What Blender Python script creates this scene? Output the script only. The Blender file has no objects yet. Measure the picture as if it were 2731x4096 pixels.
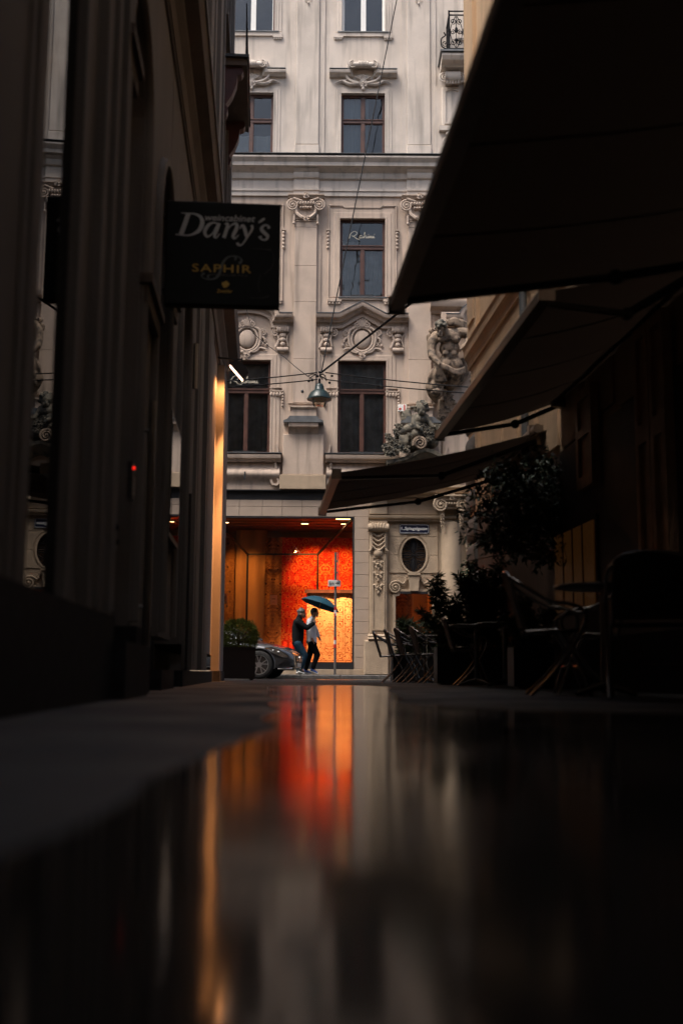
import bpy, bmesh, math, random
from mathutils import Vector, Matrix, noise
random.seed(7)
R = math.radians
sc = bpy.context.scene
C = sc.collection

# ---------------------------------------------------------------- camera
F, CX, CY, HC = 4500.0, 1365.5, 2048.0, 0.14        # focal length and centre measured in photograph pixels
PIT, ROLL = math.atan(646 / 4500), 0.0065
_cp, _sp = math.cos(PIT), math.sin(PIT)
_rt, _up, FW = Vector((1, 0, 0)), Vector((0, -_sp, _cp)), Vector((0, _cp, _sp))
RT = _rt * math.cos(ROLL) + _up * math.sin(ROLL)
UP = _up * math.cos(ROLL) - _rt * math.sin(ROLL)
cd = bpy.data.cameras.new('camera')
cam = bpy.data.objects.new('camera', cd); C.objects.link(cam)
cd.sensor_fit = 'VERTICAL'; cd.sensor_height = 36; cd.sensor_width = 24
cd.lens = 36 * F / 4096
cd.clip_start = 0.02; cd.clip_end = 500
cam.matrix_world = Matrix((( RT.x, UP.x, -FW.x, 0), (RT.y, UP.y, -FW.y, 0), (RT.z, UP.z, -FW.z, HC), (0, 0, 0, 1)))
cd.dof.use_dof = True; cd.dof.focus_distance = 29.0; cd.dof.aperture_fstop = 1.45
sc.camera = cam

# ---------------------------------------------------------------- sky, sun, exposure
SUN_EL, SUN_ROT = R(64), R(232)
w = bpy.data.worlds.new("World"); sc.world = w; w.use_nodes = True
nt = w.node_tree; nt.nodes.clear()
sky = nt.nodes.new('ShaderNodeTexSky'); sky.sky_type = 'NISHITA'; sky.sun_disc = False
sky.sun_elevation = SUN_EL; sky.sun_rotation = SUN_ROT; sky.dust_density = 6; sky.air_density = 1.2; sky.ozone_density = 0.6
bg = nt.nodes.new('ShaderNodeBackground'); bg.inputs['Strength'].default_value = 0.14
wo = nt.nodes.new('ShaderNodeOutputWorld')
nt.links.new(sky.outputs[0], bg.inputs[0]); nt.links.new(bg.outputs[0], wo.inputs[0])
sl = bpy.data.lights.new('sun', 'SUN'); sl.energy = 2.4; sl.angle = R(28); sl.color = (1, .95, .9)
so = bpy.data.objects.new('sun', sl); C.objects.link(so)
_a = SUN_ROT; _sd = Vector((math.sin(_a) * math.cos(SUN_EL), math.cos(_a) * math.cos(SUN_EL), math.sin(SUN_EL)))
so.rotation_euler = _sd.to_track_quat('Z', 'Y').to_euler(); so.location = (0, 0, 40)
sc.view_settings.view_transform = 'Standard'; sc.view_settings.look = 'None'
sc.view_settings.exposure = 0.75; sc.view_settings.gamma = 1.0; sc.view_settings.use_curve_mapping = False
sc.render.engine = 'CYCLES'
sc.cycles.use_denoising = True; sc.cycles.use_adaptive_sampling = True; sc.cycles.adaptive_threshold = .02
sc.cycles.max_bounces = 10; sc.cycles.diffuse_bounces = 5; sc.cycles.glossy_bounces = 5; sc.cycles.transparent_max_bounces = 12
sc.cycles.caustics_reflective = False; sc.cycles.caustics_refractive = False
sc.cycles.sample_clamp_indirect = 6

# ---------------------------------------------------------------- places
def ray(px, py):
    return RT * ((px - CX) / F) + UP * ((CY - py) / F) + FW
def at(px, py, Y):                       # the point of the street plane y = Y seen at a photograph pixel
    r = ray(px, py); t = Y / r.y
    return Vector((r.x * t, Y, HC + r.z * t))
def gnd(px, py, z=0.0):                  # the point of the ground seen at a pixel
    r = ray(px, py); t = (z - HC) / r.z
    return Vector((r.x * t, r.y * t, z))
DF = 31.0                                # the facade's distance
def fx(px, py, d=0.0):                   # facade plane: local x, z (d = how far proud)
    p = at(px, py, DF - d)
    return p.x, p.z
TH = math.atan((1365 - 1055) / 4500)     # the alley runs a little to the left of the view axis
_el, _ea = Vector((math.cos(TH), math.sin(TH), 0)), Vector((-math.sin(TH), math.cos(TH), 0))
def alley(lat, along, z=0.0):            # alley coordinates -> world
    v = _el * lat + _ea * along; v.z = z
    return v
def al(px, py, lat):                     # pixel -> (along, z) on the wall plane at lat
    r = ray(px, py); t = lat / r.dot(_el)
    return r.dot(_ea) * t, HC + r.z * t
def ad(px, py, along):                   # pixel -> (lat, z) on the cross plane at along
    r = ray(px, py); t = along / r.dot(_ea)
    return r.dot(_el) * t, HC + r.z * t

# ---------------------------------------------------------------- scene helpers
def thing(name, label, cat, loc=(0, 0, 0), rotz=0.0, group=None):
    o = bpy.data.objects.new(name, None); C.objects.link(o)
    o.location = loc; o.rotation_euler = (0, 0, rotz); o.empty_display_size = .1
    return tag(o, label, cat, group)
def tag(o, label=None, cat=None, group=None, kind=None):
    if label: o['label'] = label
    if cat: o['category'] = cat
    if group: o['group'] = group
    if kind: o['kind'] = kind
    return o
def link(me, name, parent=None, loc=None, rot=None, scale=None):
    o = bpy.data.objects.new(name, me); C.objects.link(o)
    if parent: o.parent = parent
    if loc is not None: o.location = loc
    if rot is not None: o.rotation_euler = rot
    if scale is not None: o.scale = scale
    return o
def copy_tree(o, parent=None):
    c = o.copy(); C.objects.link(c); c.parent = parent
    for ch in list(o.children): copy_tree(ch, c)
    return c
def eval_mesh(o):
    bpy.context.view_layer.update()
    dg = bpy.context.evaluated_depsgraph_get()
    return bpy.data.meshes.new_from_object(o.evaluated_get(dg), depsgraph=dg)

class MB:
    """collects vertices and faces of ONE mesh"""
    def __init__(s): s.v = []; s.f = []
    def add(s, vs, fs):
        n = len(s.v); s.v += [tuple(p) for p in vs]; s.f += [tuple(i + n for i in f) for f in fs]
        return s
    def box(s, x0, x1, y0, y1, z0, z1):
        x0, x1 = min(x0, x1), max(x0, x1); y0, y1 = min(y0, y1), max(y0, y1); z0, z1 = min(z0, z1), max(z0, z1)
        return s.add([(x, y, z) for z in (z0, z1) for y in (y0, y1) for x in (x0, x1)],
                     [(0, 2, 3, 1), (4, 5, 7, 6), (0, 1, 5, 4), (2, 6, 7, 3), (0, 4, 6, 2), (1, 3, 7, 5)])
    def cham(s, x0, x1, y0, y1, z0, z1, c=.02):
        """box with its four front (-y) edges chamfered"""
        a = [(x0 + c, y0, z0 + c), (x1 - c, y0, z0 + c), (x1 - c, y0, z1 - c), (x0 + c, y0, z1 - c)]
        b = [(x0, y0 + c, z0), (x1, y0 + c, z0), (x1, y0 + c, z1), (x0, y0 + c, z1)]
        d = [(x0, y1, z0), (x1, y1, z0), (x1, y1, z1), (x0, y1, z1)]
        fs = [(0, 1, 2, 3)]
        for k in (0, 4):
            for i in range(4):
                j = (i + 1) % 4; fs.append((k + i, k + 4 + i, k + 4 + j, k + j))
        fs.append((11, 10, 9, 8))
        return s.add(a + b + d, fs)
    def bar(s, a, b, wx, wy=None, up=(0, 0, 1)):
        a, b = Vector(a), Vector(b); wy = wy or wx
        d = (b - a).normalized(); u = Vector(up)
        if abs(d.dot(u)) > .98: u = Vector((1, 0, 0))
        p = d.cross(u).normalized() * wx / 2; q = p.cross(d).normalized() * wy / 2
        vs = [e + p * i + q * j for e in (a, b) for i, j in ((-1, -1), (1, -1), (1, 1), (-1, 1))]
        return s.add(vs, [(3, 2, 1, 0), (4, 5, 6, 7)] + [(i, (i + 1) % 4, 4 + (i + 1) % 4, 4 + i) for i in range(4)])
    def tube(s, pts, r, n=8, cap=True):
        pts = [Vector(p) for p in pts]; m = len(pts)
        rs = r if isinstance(r, (list, tuple)) else [r] * m
        vs = []; u = None
        for i, p in enumerate(pts):
            d = (pts[min(i + 1, m - 1)] - pts[max(i - 1, 0)])
            d = d.normalized() if d.length > 1e-9 else Vector((0, 0, 1))
            if u is None:
                u = d.orthogonal().normalized()
            else:
                u = (u - d * u.dot(d))
                u = u.normalized() if u.length > 1e-6 else d.orthogonal().normalized()
            q = d.cross(u)
            for k in range(n):
                a = 2 * math.pi * k / n
                vs.append(p + (u * math.cos(a) + q * math.sin(a)) * rs[i])
        fs = [(i * n + k, i * n + (k + 1) % n, (i + 1) * n + (k + 1) % n, (i + 1) * n + k) for i in range(m - 1) for k in range(n)]
        if cap: fs += [tuple(range(n - 1, -1, -1)), tuple((m - 1) * n + k for k in range(n))]
        return s.add(vs, fs)
    def ball(s, c, r, n=10, m=7, M=None):
        c = Vector(c); r = (r, r, r) if not hasattr(r, '__len__') else r
        vs = []; fs = []
        for i in range(m + 1):
            t = math.pi * i / m
            for k in range(n):
                a = 2 * math.pi * k / n
                p = Vector((r[0] * math.sin(t) * math.cos(a), r[1] * math.sin(t) * math.sin(a), r[2] * math.cos(t)))
                if M: p = M @ p
                vs.append(c + p)
        for i in range(m):
            for k in range(n):
                a, b = i * n + k, i * n + (k + 1) % n
                if i == 0: fs.append((a, a + n, b + n))
                elif i == m - 1: fs.append((a, a + n, b))
                else: fs.append((a, a + n, b + n, b))
        return s.add(vs, fs)
    def capsule(s, a, ra, b, rb, n=10):
        a, b = Vector(a), Vector(b); d = (b - a); L = d.length
        if L < 1e-6: return s.ball(a, ra)
        d /= L; pts = []; rs = []
        for t in (-90, -60, -30, 0): pts.append(a + d * ra * math.sin(R(t))); rs.append(max(ra * math.cos(R(t)), ra * .02))
        for t in (0, 30, 60, 90): pts.append(b + d * rb * math.sin(R(t))); rs.append(max(rb * math.cos(R(t)), rb * .02))
        return s.tube(pts, rs, n)
    def chain(s, pts, rs, n=10):
        for i in range(len(pts) - 1): s.capsule(pts[i], rs[i], pts[i + 1], rs[i + 1], n)
        return s
    def prism(s, poly, y0, y1):
        """polygon in x,z extruded from y0 to y1"""
        n = len(poly)
        vs = [(x, y0, z) for x, z in poly] + [(x, y1, z) for x, z in poly]
        return s.add(vs, [tuple(range(n)), tuple(range(2 * n - 1, n - 1, -1))] + [(i, i + n, (i + 1) % n + n, (i + 1) % n) for i in range(n)])
    def lathe(s, prof, n=20, c=(0, 0, 0)):
        m = len(prof); c = Vector(c)
        vs = [c + Vector((r * math.cos(2 * math.pi * k / n), r * math.sin(2 * math.pi * k / n), z)) for r, z in prof for k in range(n)]
        fs = [(i * n + k, i * n + (k + 1) % n, (i + 1) * n + (k + 1) % n, (i + 1) * n + k) for i in range(m - 1) for k in range(n)]
        fs += [tuple(range(n - 1, -1, -1)), tuple((m - 1) * n + k for k in range(n))]
        return s.add(vs, fs)
    def sweep(s, path, prof, closed=False):
        """profile (out, n) swept along an x,z path; out = towards the street (-y), n = to the left of the path"""
        P = [Vector((p[0], p[1])) for p in path]; m = len(P); k = len(prof); vs = []
        for i, p in enumerate(P):
            a = P[i - 1] if (i > 0 or closed) else None
            b = P[(i + 1) % m] if (i < m - 1 or closed) else None
            d0 = (p - a).normalized() if a is not None else (b - p).normalized()
            d1 = (b - p).normalized() if b is not None else d0
            n0, n1 = Vector((-d0.y, d0.x)), Vector((-d1.y, d1.x))
            nn = (n0 + n1); nn = nn.normalized() if nn.length > 1e-6 else n0
            sc_ = 1 / max(nn.dot(n0), .35)
            for o, h in prof: vs.append((p.x + nn.x * h * sc_, -o, p.y + nn.y * h * sc_))
        fs = []
        for i in range(m if closed else m - 1):
            j = (i + 1) % m
            for q in range(k - 1): fs.append((i * k + q, j * k + q, j * k + q + 1, i * k + q + 1))
        if not closed: fs += [tuple(range(k)), tuple((m - 1) * k + q for q in range(k - 1, -1, -1))]
        return s.add(vs, fs)
    def volute(s, cx, cz, r, y, turns=2.2, flip=1, th=.22, start=90, n=6, up=1):
        pts = []; rs = []; N = int(22 * turns)
        for i in range(N + 1):
            t = i / N; rr = r * (1 - .86 * t); a = R(start) + flip * t * turns * 2 * math.pi
            pts.append((cx + rr * math.cos(a), y - .25 * r * t, cz + up * rr * math.sin(a))); rs.append(max(r * th * (1 - .6 * t), .004))
        s.tube(pts, rs, n); return s.ball((cx, y - .2 * r, cz), r * .2, 8, 5)
    def rosette(s, c, r, n=5):
        c = Vector(c); s.ball(c + Vector((0, -.34 * r, 0)), (r * .24, r * .24, r * .24), 7, 5)
        for ring, rr, q, dy in ((n, .62, .52, .0), (n - 2, .30, .36, -.22)):
            for i in range(ring):
                a = 2 * math.pi * i / ring + .5 + ring
                M = Matrix.Rotation(-a, 3, 'Y') @ Matrix.Rotation(R(-28), 3, 'Z')
                s.ball(c + Vector((math.cos(a) * r * rr, dy * r, math.sin(a) * r * rr)), (r * q * .95, r * .13, r * q), 8, 5, M)
        return s
    def mesh(s, name, mats, smooth=None):
        me = bpy.data.meshes.new(name); me.from_pydata(s.v, [], s.f)
        bm = bmesh.new(); bm.from_mesh(me); bmesh.ops.recalc_face_normals(bm, faces=bm.faces); bm.to_mesh(me); bm.free()
        for m in (mats if isinstance(mats, (list, tuple)) else [mats]): me.materials.append(m)
        if smooth is not None:
            me.polygons.foreach_set('use_smooth', [True] * len(me.polygons))
            if smooth < 180: me.set_sharp_from_angle(angle=R(smooth))
        me.update(); return me
    def obj(s, name, mats, parent=None, smooth=None, loc=None, rot=None):
        return link(s.mesh(name, mats, smooth), name, parent, loc, rot)
    def merged(s, name, mat, voxel, smooth=6, parent=None):
        """the overlapping solids grown together into one continuous skin"""
        me = s.mesh('tmp', mat, 180); o = link(me, 'tmp')
        m = o.modifiers.new('r', 'REMESH'); m.mode = 'VOXEL'; m.voxel_size = voxel; m.use_smooth_shade = True
        if smooth:
            m = o.modifiers.new('s', 'SMOOTH'); m.iterations = smooth; m.factor = .5
        out = eval_mesh(o); bpy.data.objects.remove(o); bpy.data.meshes.remove(me)
        out.name = name
        if not out.materials: out.materials.append(mat)
        out.polygons.foreach_set('use_smooth', [True] * len(out.polygons))
        return link(out, name, parent)

def catmull(pts, n=6):
    out = []; P = [pts[0]] + list(pts) + [pts[-1]]
    for i in range(1, len(P) - 2):
        for k in range(n):
            t = k / n; p0, p1, p2, p3 = P[i - 1], P[i], P[i + 1], P[i + 2]
            out.append(tuple(.5 * (2 * b + (c - a) * t + (2 * a - 5 * b + 4 * c - d) * t * t + (3 * b - a - 3 * c + d) * t ** 3)
                             for a, b, c, d in zip(p0, p1, p2, p3)))
    out.append(tuple(pts[-1])); return out
def ribbon(mb, pts, y, n=6, th=.004):
    """pen stroke (x, z, width) as a thin raised ribbon"""
    P = catmull(pts, n); m = len(P); vs = []
    for i, (x, z, wd) in enumerate(P):
        a = P[max(i - 1, 0)]; b = P[min(i + 1, m - 1)]; dx, dz = b[0] - a[0], b[1] - a[1]; L = math.hypot(dx, dz) or 1
        nx, nz = -dz / L * wd / 2, dx / L * wd / 2
        vs += [(x + nx, y, z + nz), (x - nx, y, z - nz), (x + nx, y - th, z + nz), (x - nx, y - th, z - nz)]
    fs = []
    for i in range(m - 1):
        a, b = 4 * i, 4 * i + 4
        fs += [(a + 2, a + 3, b + 3, b + 2), (a, a + 2, b + 2, b), (a + 1, b + 1, b + 3, a + 3)]
    return mb.add(vs, fs)
def text_obj(s, name, mat, width, height, center, parent, y, shear=0.0, bold=0.0, spacing=1.0, both=None, th=.002):
    cu = bpy.data.curves.new('t', 'FONT'); cu.body = s; cu.shear = shear; cu.offset = bold; cu.space_character = spacing
    cu.extrude = .01; cu.resolution_u = 3
    o = link(cu, 't'); me = eval_mesh(o); bpy.data.objects.remove(o); bpy.data.curves.remove(cu)
    xs = [v.co.x for v in me.vertices]; zs = [v.co.y for v in me.vertices]
    sx = width / (max(xs) - min(xs)); sz = height / (max(zs) - min(zs)); mx, mz = (max(xs) + min(xs)) / 2, (max(zs) + min(zs)) / 2
    for v in me.vertices:
        X, Z, E = v.co
        v.co = (center[0] + (X - mx) * sx, y - th * (1 if E > 0 else 0), center[1] + (Z - mz) * sz)
    me.materials.clear(); me.materials.append(mat); me.name = name
    return link(me, name, parent)

# ---------------------------------------------------------------- materials
MATS = {}
def mat(name, col, rough=.8, var=.12, scale=2.5, bump=.15, bscale=60, metal=0.0, spec=.5, streak=0.0, emit=None, coat=0.0, fine=0.0, dirt=None):
    m = bpy.data.materials.new(name); m.use_nodes = True; t = m.node_tree; N = t.nodes; L = t.links
    b = N['Principled BSDF']; b.inputs['Roughness'].default_value = rough; b.inputs['Metallic'].default_value = metal
    b.inputs['Specular IOR Level'].default_value = spec; b.inputs['Coat Weight'].default_value = coat
    tc = N.new('ShaderNodeTexCoord')
    def mixc(fac, a, bb):
        x = N.new('ShaderNodeMix'); x.data_type = 'RGBA'
        if hasattr(fac, 'links'): L.new(fac, x.inputs['Factor'])
        else: x.inputs['Factor'].default_value = fac
        for i, q in ((6, a), (7, bb)):
            if hasattr(q, 'links'): L.new(q, x.inputs[i])
            else: x.inputs[i].default_value = (*q, 1)
        return x.outputs[2]
    def nz(sc_, det=5, vec=None, lo=.3, hi=.7):
        n = N.new('ShaderNodeTexNoise'); n.inputs['Scale'].default_value = sc_; n.inputs['Detail'].default_value = det
        if vec is None: L.new(tc.outputs['Object'], n.inputs['Vector'])
        else:
            mp = N.new('ShaderNodeMapping'); mp.inputs['Scale'].default_value = vec; L.new(tc.outputs['Object'], mp.inputs[0]); L.new(mp.outputs[0], n.inputs['Vector'])
        r = N.new('ShaderNodeMapRange'); r.inputs[1].default_value = lo; r.inputs[2].default_value = hi; L.new(n.outputs['Fac'], r.inputs[0])
        return r.outputs[0]
    c0 = tuple(max(0, x * (1 - var)) for x in col); c1 = tuple(min(1, x * (1 + var)) for x in col)
    c = mixc(nz(scale), c0, c1) if var else None
    if c is not None and streak:
        c = mixc(nz(1, 6, (5, 5, .45), .52, .75), c, tuple(x * (1 - streak) for x in col))
        c = mixc(nz(.55, 6, None, .55, .75), c, tuple(x * (1 - streak * .7) for x in col))
    if c is not None and fine:
        c = mixc(nz(90, 3, None, .56, .68), c, tuple(x * (1 - fine) for x in col))
    if c is not None and dirt:
        c = mixc(nz(7, 8, None, .48, .62), c, dirt)
    if c is not None: L.new(c, b.inputs['Base Color'])
    else: b.inputs['Base Color'].default_value = (*col, 1)
    if bump:
        n = N.new('ShaderNodeTexNoise'); n.inputs['Scale'].default_value = bscale; n.inputs['Detail'].default_value = 4; L.new(tc.outputs['Object'], n.inputs['Vector'])
        bp = N.new('ShaderNodeBump'); bp.inputs['Strength'].default_value = bump; bp.inputs['Distance'].default_value = .02
        L.new(n.outputs['Fac'], bp.inputs['Height']); L.new(bp.outputs[0], b.inputs['Normal'])
    if emit:
        b.inputs['Emission Color'].default_value = (*emit[0], 1); b.inputs['Emission Strength'].default_value = emit[1]
    MATS[name] = m; return m
def glass_mat(name, tint=(.75, .78, .8), ior=1.5, rough=.0, wav=.0, refl=1.0):
    """thin pane: fresnel mix of a mirror and clear view"""
    m = bpy.data.materials.new(name); m.use_nodes = True; t = m.node_tree; N = t.nodes; L = t.links; N.clear()
    o = N.new('ShaderNodeOutputMaterial'); mx = N.new('ShaderNodeMixShader'); fr = N.new('ShaderNodeFresnel'); fr.inputs[0].default_value = ior
    g = N.new('ShaderNodeBsdfGlossy'); g.inputs['Roughness'].default_value = rough; g.inputs['Color'].default_value = (refl, refl, refl, 1)
    tr = N.new('ShaderNodeBsdfTransparent'); tr.inputs[0].default_value = (*tint, 1)
    L.new(fr.outputs[0], mx.inputs[0]); L.new(tr.outputs[0], mx.inputs[1]); L.new(g.outputs[0], mx.inputs[2]); L.new(mx.outputs[0], o.inputs[0])
    if wav:
        tc = N.new('ShaderNodeTexCoord'); n = N.new('ShaderNodeTexNoise'); n.inputs['Scale'].default_value = 1.3; L.new(tc.outputs['Object'], n.inputs['Vector'])
        bp = N.new('ShaderNodeBump'); bp.inputs['Strength'].default_value = wav; bp.inputs['Distance'].default_value = .05
        L.new(n.outputs['Fac'], bp.inputs['Height']); L.new(bp.outputs[0], g.inputs['Normal'])
    MATS[name] = m; return m

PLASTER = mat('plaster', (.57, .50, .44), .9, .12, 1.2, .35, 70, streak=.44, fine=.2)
PLASTER_WARMLIT = mat('plaster_warmlit', (.52, .41, .33), .9, .13, 1.2, .35, 70, streak=.5, fine=.22)  # same plaster, with the lower storeys' warmer, dimmer light mixed into its colour
STONE = mat('stone', (.39, .295, .205), .85, .16, 2.5, .5, 45, streak=.3, fine=.2)
STONE_DARK = mat('weathered_stone', (.11, .094, .068), .8, .4, 5, .6, 40, dirt=(.020, .020, .016))
STONE_CARVED = mat('carved_stone', (.215, .155, .108), .82, .35, 4, .5, 40, dirt=(.05, .036, .026))
SLATE = mat('lead_flashing', (.10, .105, .11), .5, .25, 5, .3, 30)
TILE = mat('shop_tile', (.385, .30, .235), .5, .06, 3, .1, 120, fine=.1)
GROUT = mat('grout', (.10, .085, .07), .9)
BLACKM = mat('black_metal', (.018, .018, .02), .45, .2, 8, .1, 80)
IRON = mat('wrought_iron', (.010, .010, .012), .8, .2, 10, .2, 60, spec=.15)
WOOD = mat('brown_wood', (.075, .030, .020), .45, .3, 6, .2, 60)
WOODL = mat('ochre_wood', (.16, .085, .04), .55, .25, 5, .3, 50)
WHITE = mat('white_paint', (.78, .77, .74), .45, .04, 5, .05, 80)
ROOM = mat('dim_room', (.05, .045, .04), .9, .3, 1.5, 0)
CURTAIN = mat('grey_curtain', (.60, .55, .48), .9, .3, 2, .2, 30)
CURTAINW = mat('white_curtain', (.62, .62, .60), .9, .08, 3, .1, 30)
GLASS = glass_mat('window_glass', wav=.3)
SHOPGLASS = glass_mat('shop_glass', (.97, .97, .96), 1.35)
LETTER = mat('cream_lettering', (.62, .56, .44), .5, .05, 5, 0)
# ================================================================ ground, street, pavement, puddle
def asphalt(name, col, rlo, rhi, bump, wet=1.3):
    m = bpy.data.materials.new(name); m.use_nodes = True; t = m.node_tree; N = t.nodes; L = t.links; b = N['Principled BSDF']
    tc = N.new('ShaderNodeTexCoord')
    n1 = N.new('ShaderNodeTexNoise'); n1.inputs['Scale'].default_value = wet; n1.inputs['Detail'].default_value = 7
    n2 = N.new('ShaderNodeTexNoise'); n2.inputs['Scale'].default_value = 140; n2.inputs['Detail'].default_value = 3
    v = N.new('ShaderNodeTexVoronoi'); v.inputs['Scale'].default_value = 90
    for n in (n1, n2, v): L.new(tc.outputs['Object'], n.inputs['Vector'])
    r = N.new('ShaderNodeMapRange'); r.inputs[1].default_value = .38; r.inputs[2].default_value = .62; r.inputs[3].default_value = rlo; r.inputs[4].default_value = rhi
    L.new(n1.outputs['Fac'], r.inputs[0]); L.new(r.outputs[0], b.inputs['Roughness'])
    cr = N.new('ShaderNodeMix'); cr.data_type = 'RGBA'; cr.inputs[6].default_value = (*[c * .6 for c in col], 1); cr.inputs[7].default_value = (*[c * 1.5 for c in col], 1)
    L.new(n2.outputs['Fac'], cr.inputs['Factor']); L.new(cr.outputs[2], b.inputs['Base Color'])
    bp = N.new('ShaderNodeBump'); bp.inputs['Strength'].default_value = bump; bp.inputs['Distance'].default_value = .004
    L.new(v.outputs['Distance'], bp.inputs['Height']); L.new(bp.outputs[0], b.inputs['Normal'])
    b.inputs['Specular IOR Level'].default_value = .35
    return m
ASPH = asphalt('damp_asphalt', (.018, .0195, .021), .5, .8, .7)
ASPHW = asphalt('wet_asphalt', (.030, .028, .027), .08, .4, .25, .9)
PAVE = asphalt('wet_paving', (.045, .04, .037), .08, .35, .2, 1.2)
KERB = mat('kerb_granite', (.10, .095, .09), .35, .3, 12, .3, 90)
tag(MB().add([(-260, -260, 0), (260, -260, 0), (260, 260, 0), (-260, 260, 0)], [(0, 1, 2, 3)]).obj('ground', ASPH), kind='structure')
# street sheet
s0 = MB(); s0.add([(-70, 24.2, .004), (70, 24.2, .004), (70, 28.8, .004), (-70, 28.8, .004)], [(0, 1, 2, 3)])
tag(s0.obj('street', ASPHW), kind='structure')
SW = .10
pv = MB().box(-70, 70, 29.0, 34.9, -.2, SW); tag(pv.obj('pavement', PAVE), kind='structure')
kb = tag(MB().box(-70, 70, 28.8, 29.0, -.2, SW - .012).obj('kerb', GROUT), kind='structure')
for i in range(46):
    x = -23 + i * 1.0
    MB().cham(x + .006, x + .994, 28.79, 28.998, 0, SW + .003, .012).obj('kerb_stone', KERB, kb, None)

def puddle_mat():
    m = bpy.data.materials.new('puddle_water'); m.use_nodes = True; t = m.node_tree; N = t.nodes; L = t.links; N.clear()
    o = N.new('ShaderNodeOutputMaterial'); mx = N.new('ShaderNodeMixShader'); fr = N.new('ShaderNodeFresnel'); fr.inputs[0].default_value = 1.17
    g = N.new('ShaderNodeBsdfGlossy'); g.inputs['Roughness'].default_value = .085; g.inputs['Color'].default_value = (.9, .9, .9, 1)
    d = N.new('ShaderNodeBsdfDiffuse'); d.inputs[0].default_value = (.012, .011, .010, 1)
    tc = N.new('ShaderNodeTexCoord'); n = N.new('ShaderNodeTexNoise'); n.inputs['Scale'].default_value = 3.0; n.inputs['Detail'].default_value = 2
    L.new(tc.outputs['Object'], n.inputs['Vector'])
    bp = N.new('ShaderNodeBump'); bp.inputs['Strength'].default_value = .10; bp.inputs['Distance'].default_value = .02
    n3 = N.new('ShaderNodeTexNoise'); n3.inputs['Scale'].default_value = 1.4; n3.inputs['Detail'].default_value = 5; L.new(tc.outputs['Object'], n3.inputs['Vector'])
    mr = N.new('ShaderNodeMapRange'); mr.inputs[1].default_value = .35; mr.inputs[2].default_value = .65; mr.inputs[3].default_value = .06; mr.inputs[4].default_value = .15; L.new(n3.outputs['Fac'], mr.inputs[0]); L.new(mr.outputs[0], g.inputs['Roughness'])
    L.new(n.outputs['Fac'], bp.inputs['Height']); L.new(bp.outputs[0], g.inputs['Normal'])
    L.new(fr.outputs[0], mx.inputs[0]); L.new(d.outputs[0], mx.inputs[1]); L.new(g.outputs[0], mx.inputs[2]); L.new(mx.outputs[0], o.inputs[0])
    return m
edge = [(1065, 2746), (1078, 2780), (1084, 2826), (1092, 2910), (1040, 2945), (993, 2966), (871, 3015), (700, 3085), (430, 3190), (120, 3360), (-500, 3650)]
pl = [gnd(*p) for p in edge]
pl += [Vector((-1.0, .42, 0)), Vector((-1.0, -.9, 0)), Vector((2.6, -.9, 0))]
pl += [gnd(*p) for p in ((3600, 2895), (2731, 2862), (2200, 2850), (1900, 2838), (1640, 2822), (1590, 2800), (1575, 2775), (1560, 2748), (1400, 2742), (1200, 2743))]
pts = []
for i, p in enumerate(pl):                       # uneven water's edge
    q = pl[(i + 1) % len(pl)]; k = max(2, int((q - p).length / .09))
    for j in range(k):
        v = p.lerp(q, j / k); nn = (q - p).orthogonal().normalized() if False else Vector((-(q - p).y, (q - p).x, 0)).normalized()
        v = v + nn * (noise.noise(v * 1.3) * .07 + noise.noise(v * 5) * .02)
        pts.append((v.x, v.y, .004))
bmp = bmesh.new(); vs_ = [bmp.verts.new(p) for p in pts]; bmp.faces.new(vs_); bmesh.ops.triangulate(bmp, faces=bmp.faces)
mep = bpy.data.meshes.new('puddle'); bmp.to_mesh(mep); bmp.free(); mep.materials.append(puddle_mat())
tag(link(mep, 'puddle'), kind='structure')

# ================================================================ the baroque building across the street
FB = thing('baroque_building', 'pale grey baroque town house with carved stonework above a lit carpet shop', 'building', (0, DF, 0))
def rect(px0, py0, px1, py1, d=0.0):
    x0, z1 = fx((px0), py0, d); x1, z0 = fx(px1, py1, d)
    xa, _ = fx(px0, py1, d); xb, _ = fx(px1, py0, d)
    return (x0 + xa) / 2, (x1 + xb) / 2, z0, z1
BX = fx(1447, 1630)[0]; DXB = BX - fx(984, 1630)[0]          # bay centre and bay spacing
WINR = {                                                       # window rows: half width, z0, z1
    3: (rect(1366, -330, 1537, 130)), 2: rect(1362, 375, 1537, 642), 1: rect(1356, 875, 1537, 1190), 0: rect(1350, 1443, 1544, 1818)}
BAYS = [BX - 2 * DXB, BX - DXB, BX, BX + 1.12 * DXB]
def holes_wall(x0, x1, z0, z1, holes, depth):
    m = MB(); xs = sorted({x0, x1} | {h[0] for h in holes} | {h[1] for h in holes}); zs = sorted({z0, z1} | {h[2] for h in holes} | {h[3] for h in holes})
    inh = lambda x, z: any(h[0] < x < h[1] and h[2] < z < h[3] for h in holes)
    for a, b in zip(xs, xs[1:]):
        for c, d in zip(zs, zs[1:]):
            if not inh((a + b) / 2, (c + d) / 2): m.add([(a, 0, c), (b, 0, c), (b, 0, d), (a, 0, d)], [(0, 1, 2, 3)])
    for a, b, c, d in holes:
        for p in (((a, c), (b, c)), ((b, c), (b, d)), ((b, d), (a, d)), ((a, d), (a, c))):
            (xa, za), (xb, zb) = p; m.add([(xa, 0, za), (xa, depth, za), (xb, depth, zb), (xb, 0, zb)], [(0, 1, 2, 3)])
    return m
ZC = rect(885, 645, 1765, 790)                    # main cornice
Z_BAND1, Z_BAND0 = fx(1100, 1961)[1], fx(1100, 2000)[1]      # black band over the shop
Z_SH1, Z_SH0 = fx(1150, 2066)[1], fx(1150, 2648)[1]          # shop window
X_SH0, X_SH1 = fx(890, 2400)[0] - 2.2, fx(1415, 2400)[0]
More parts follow.
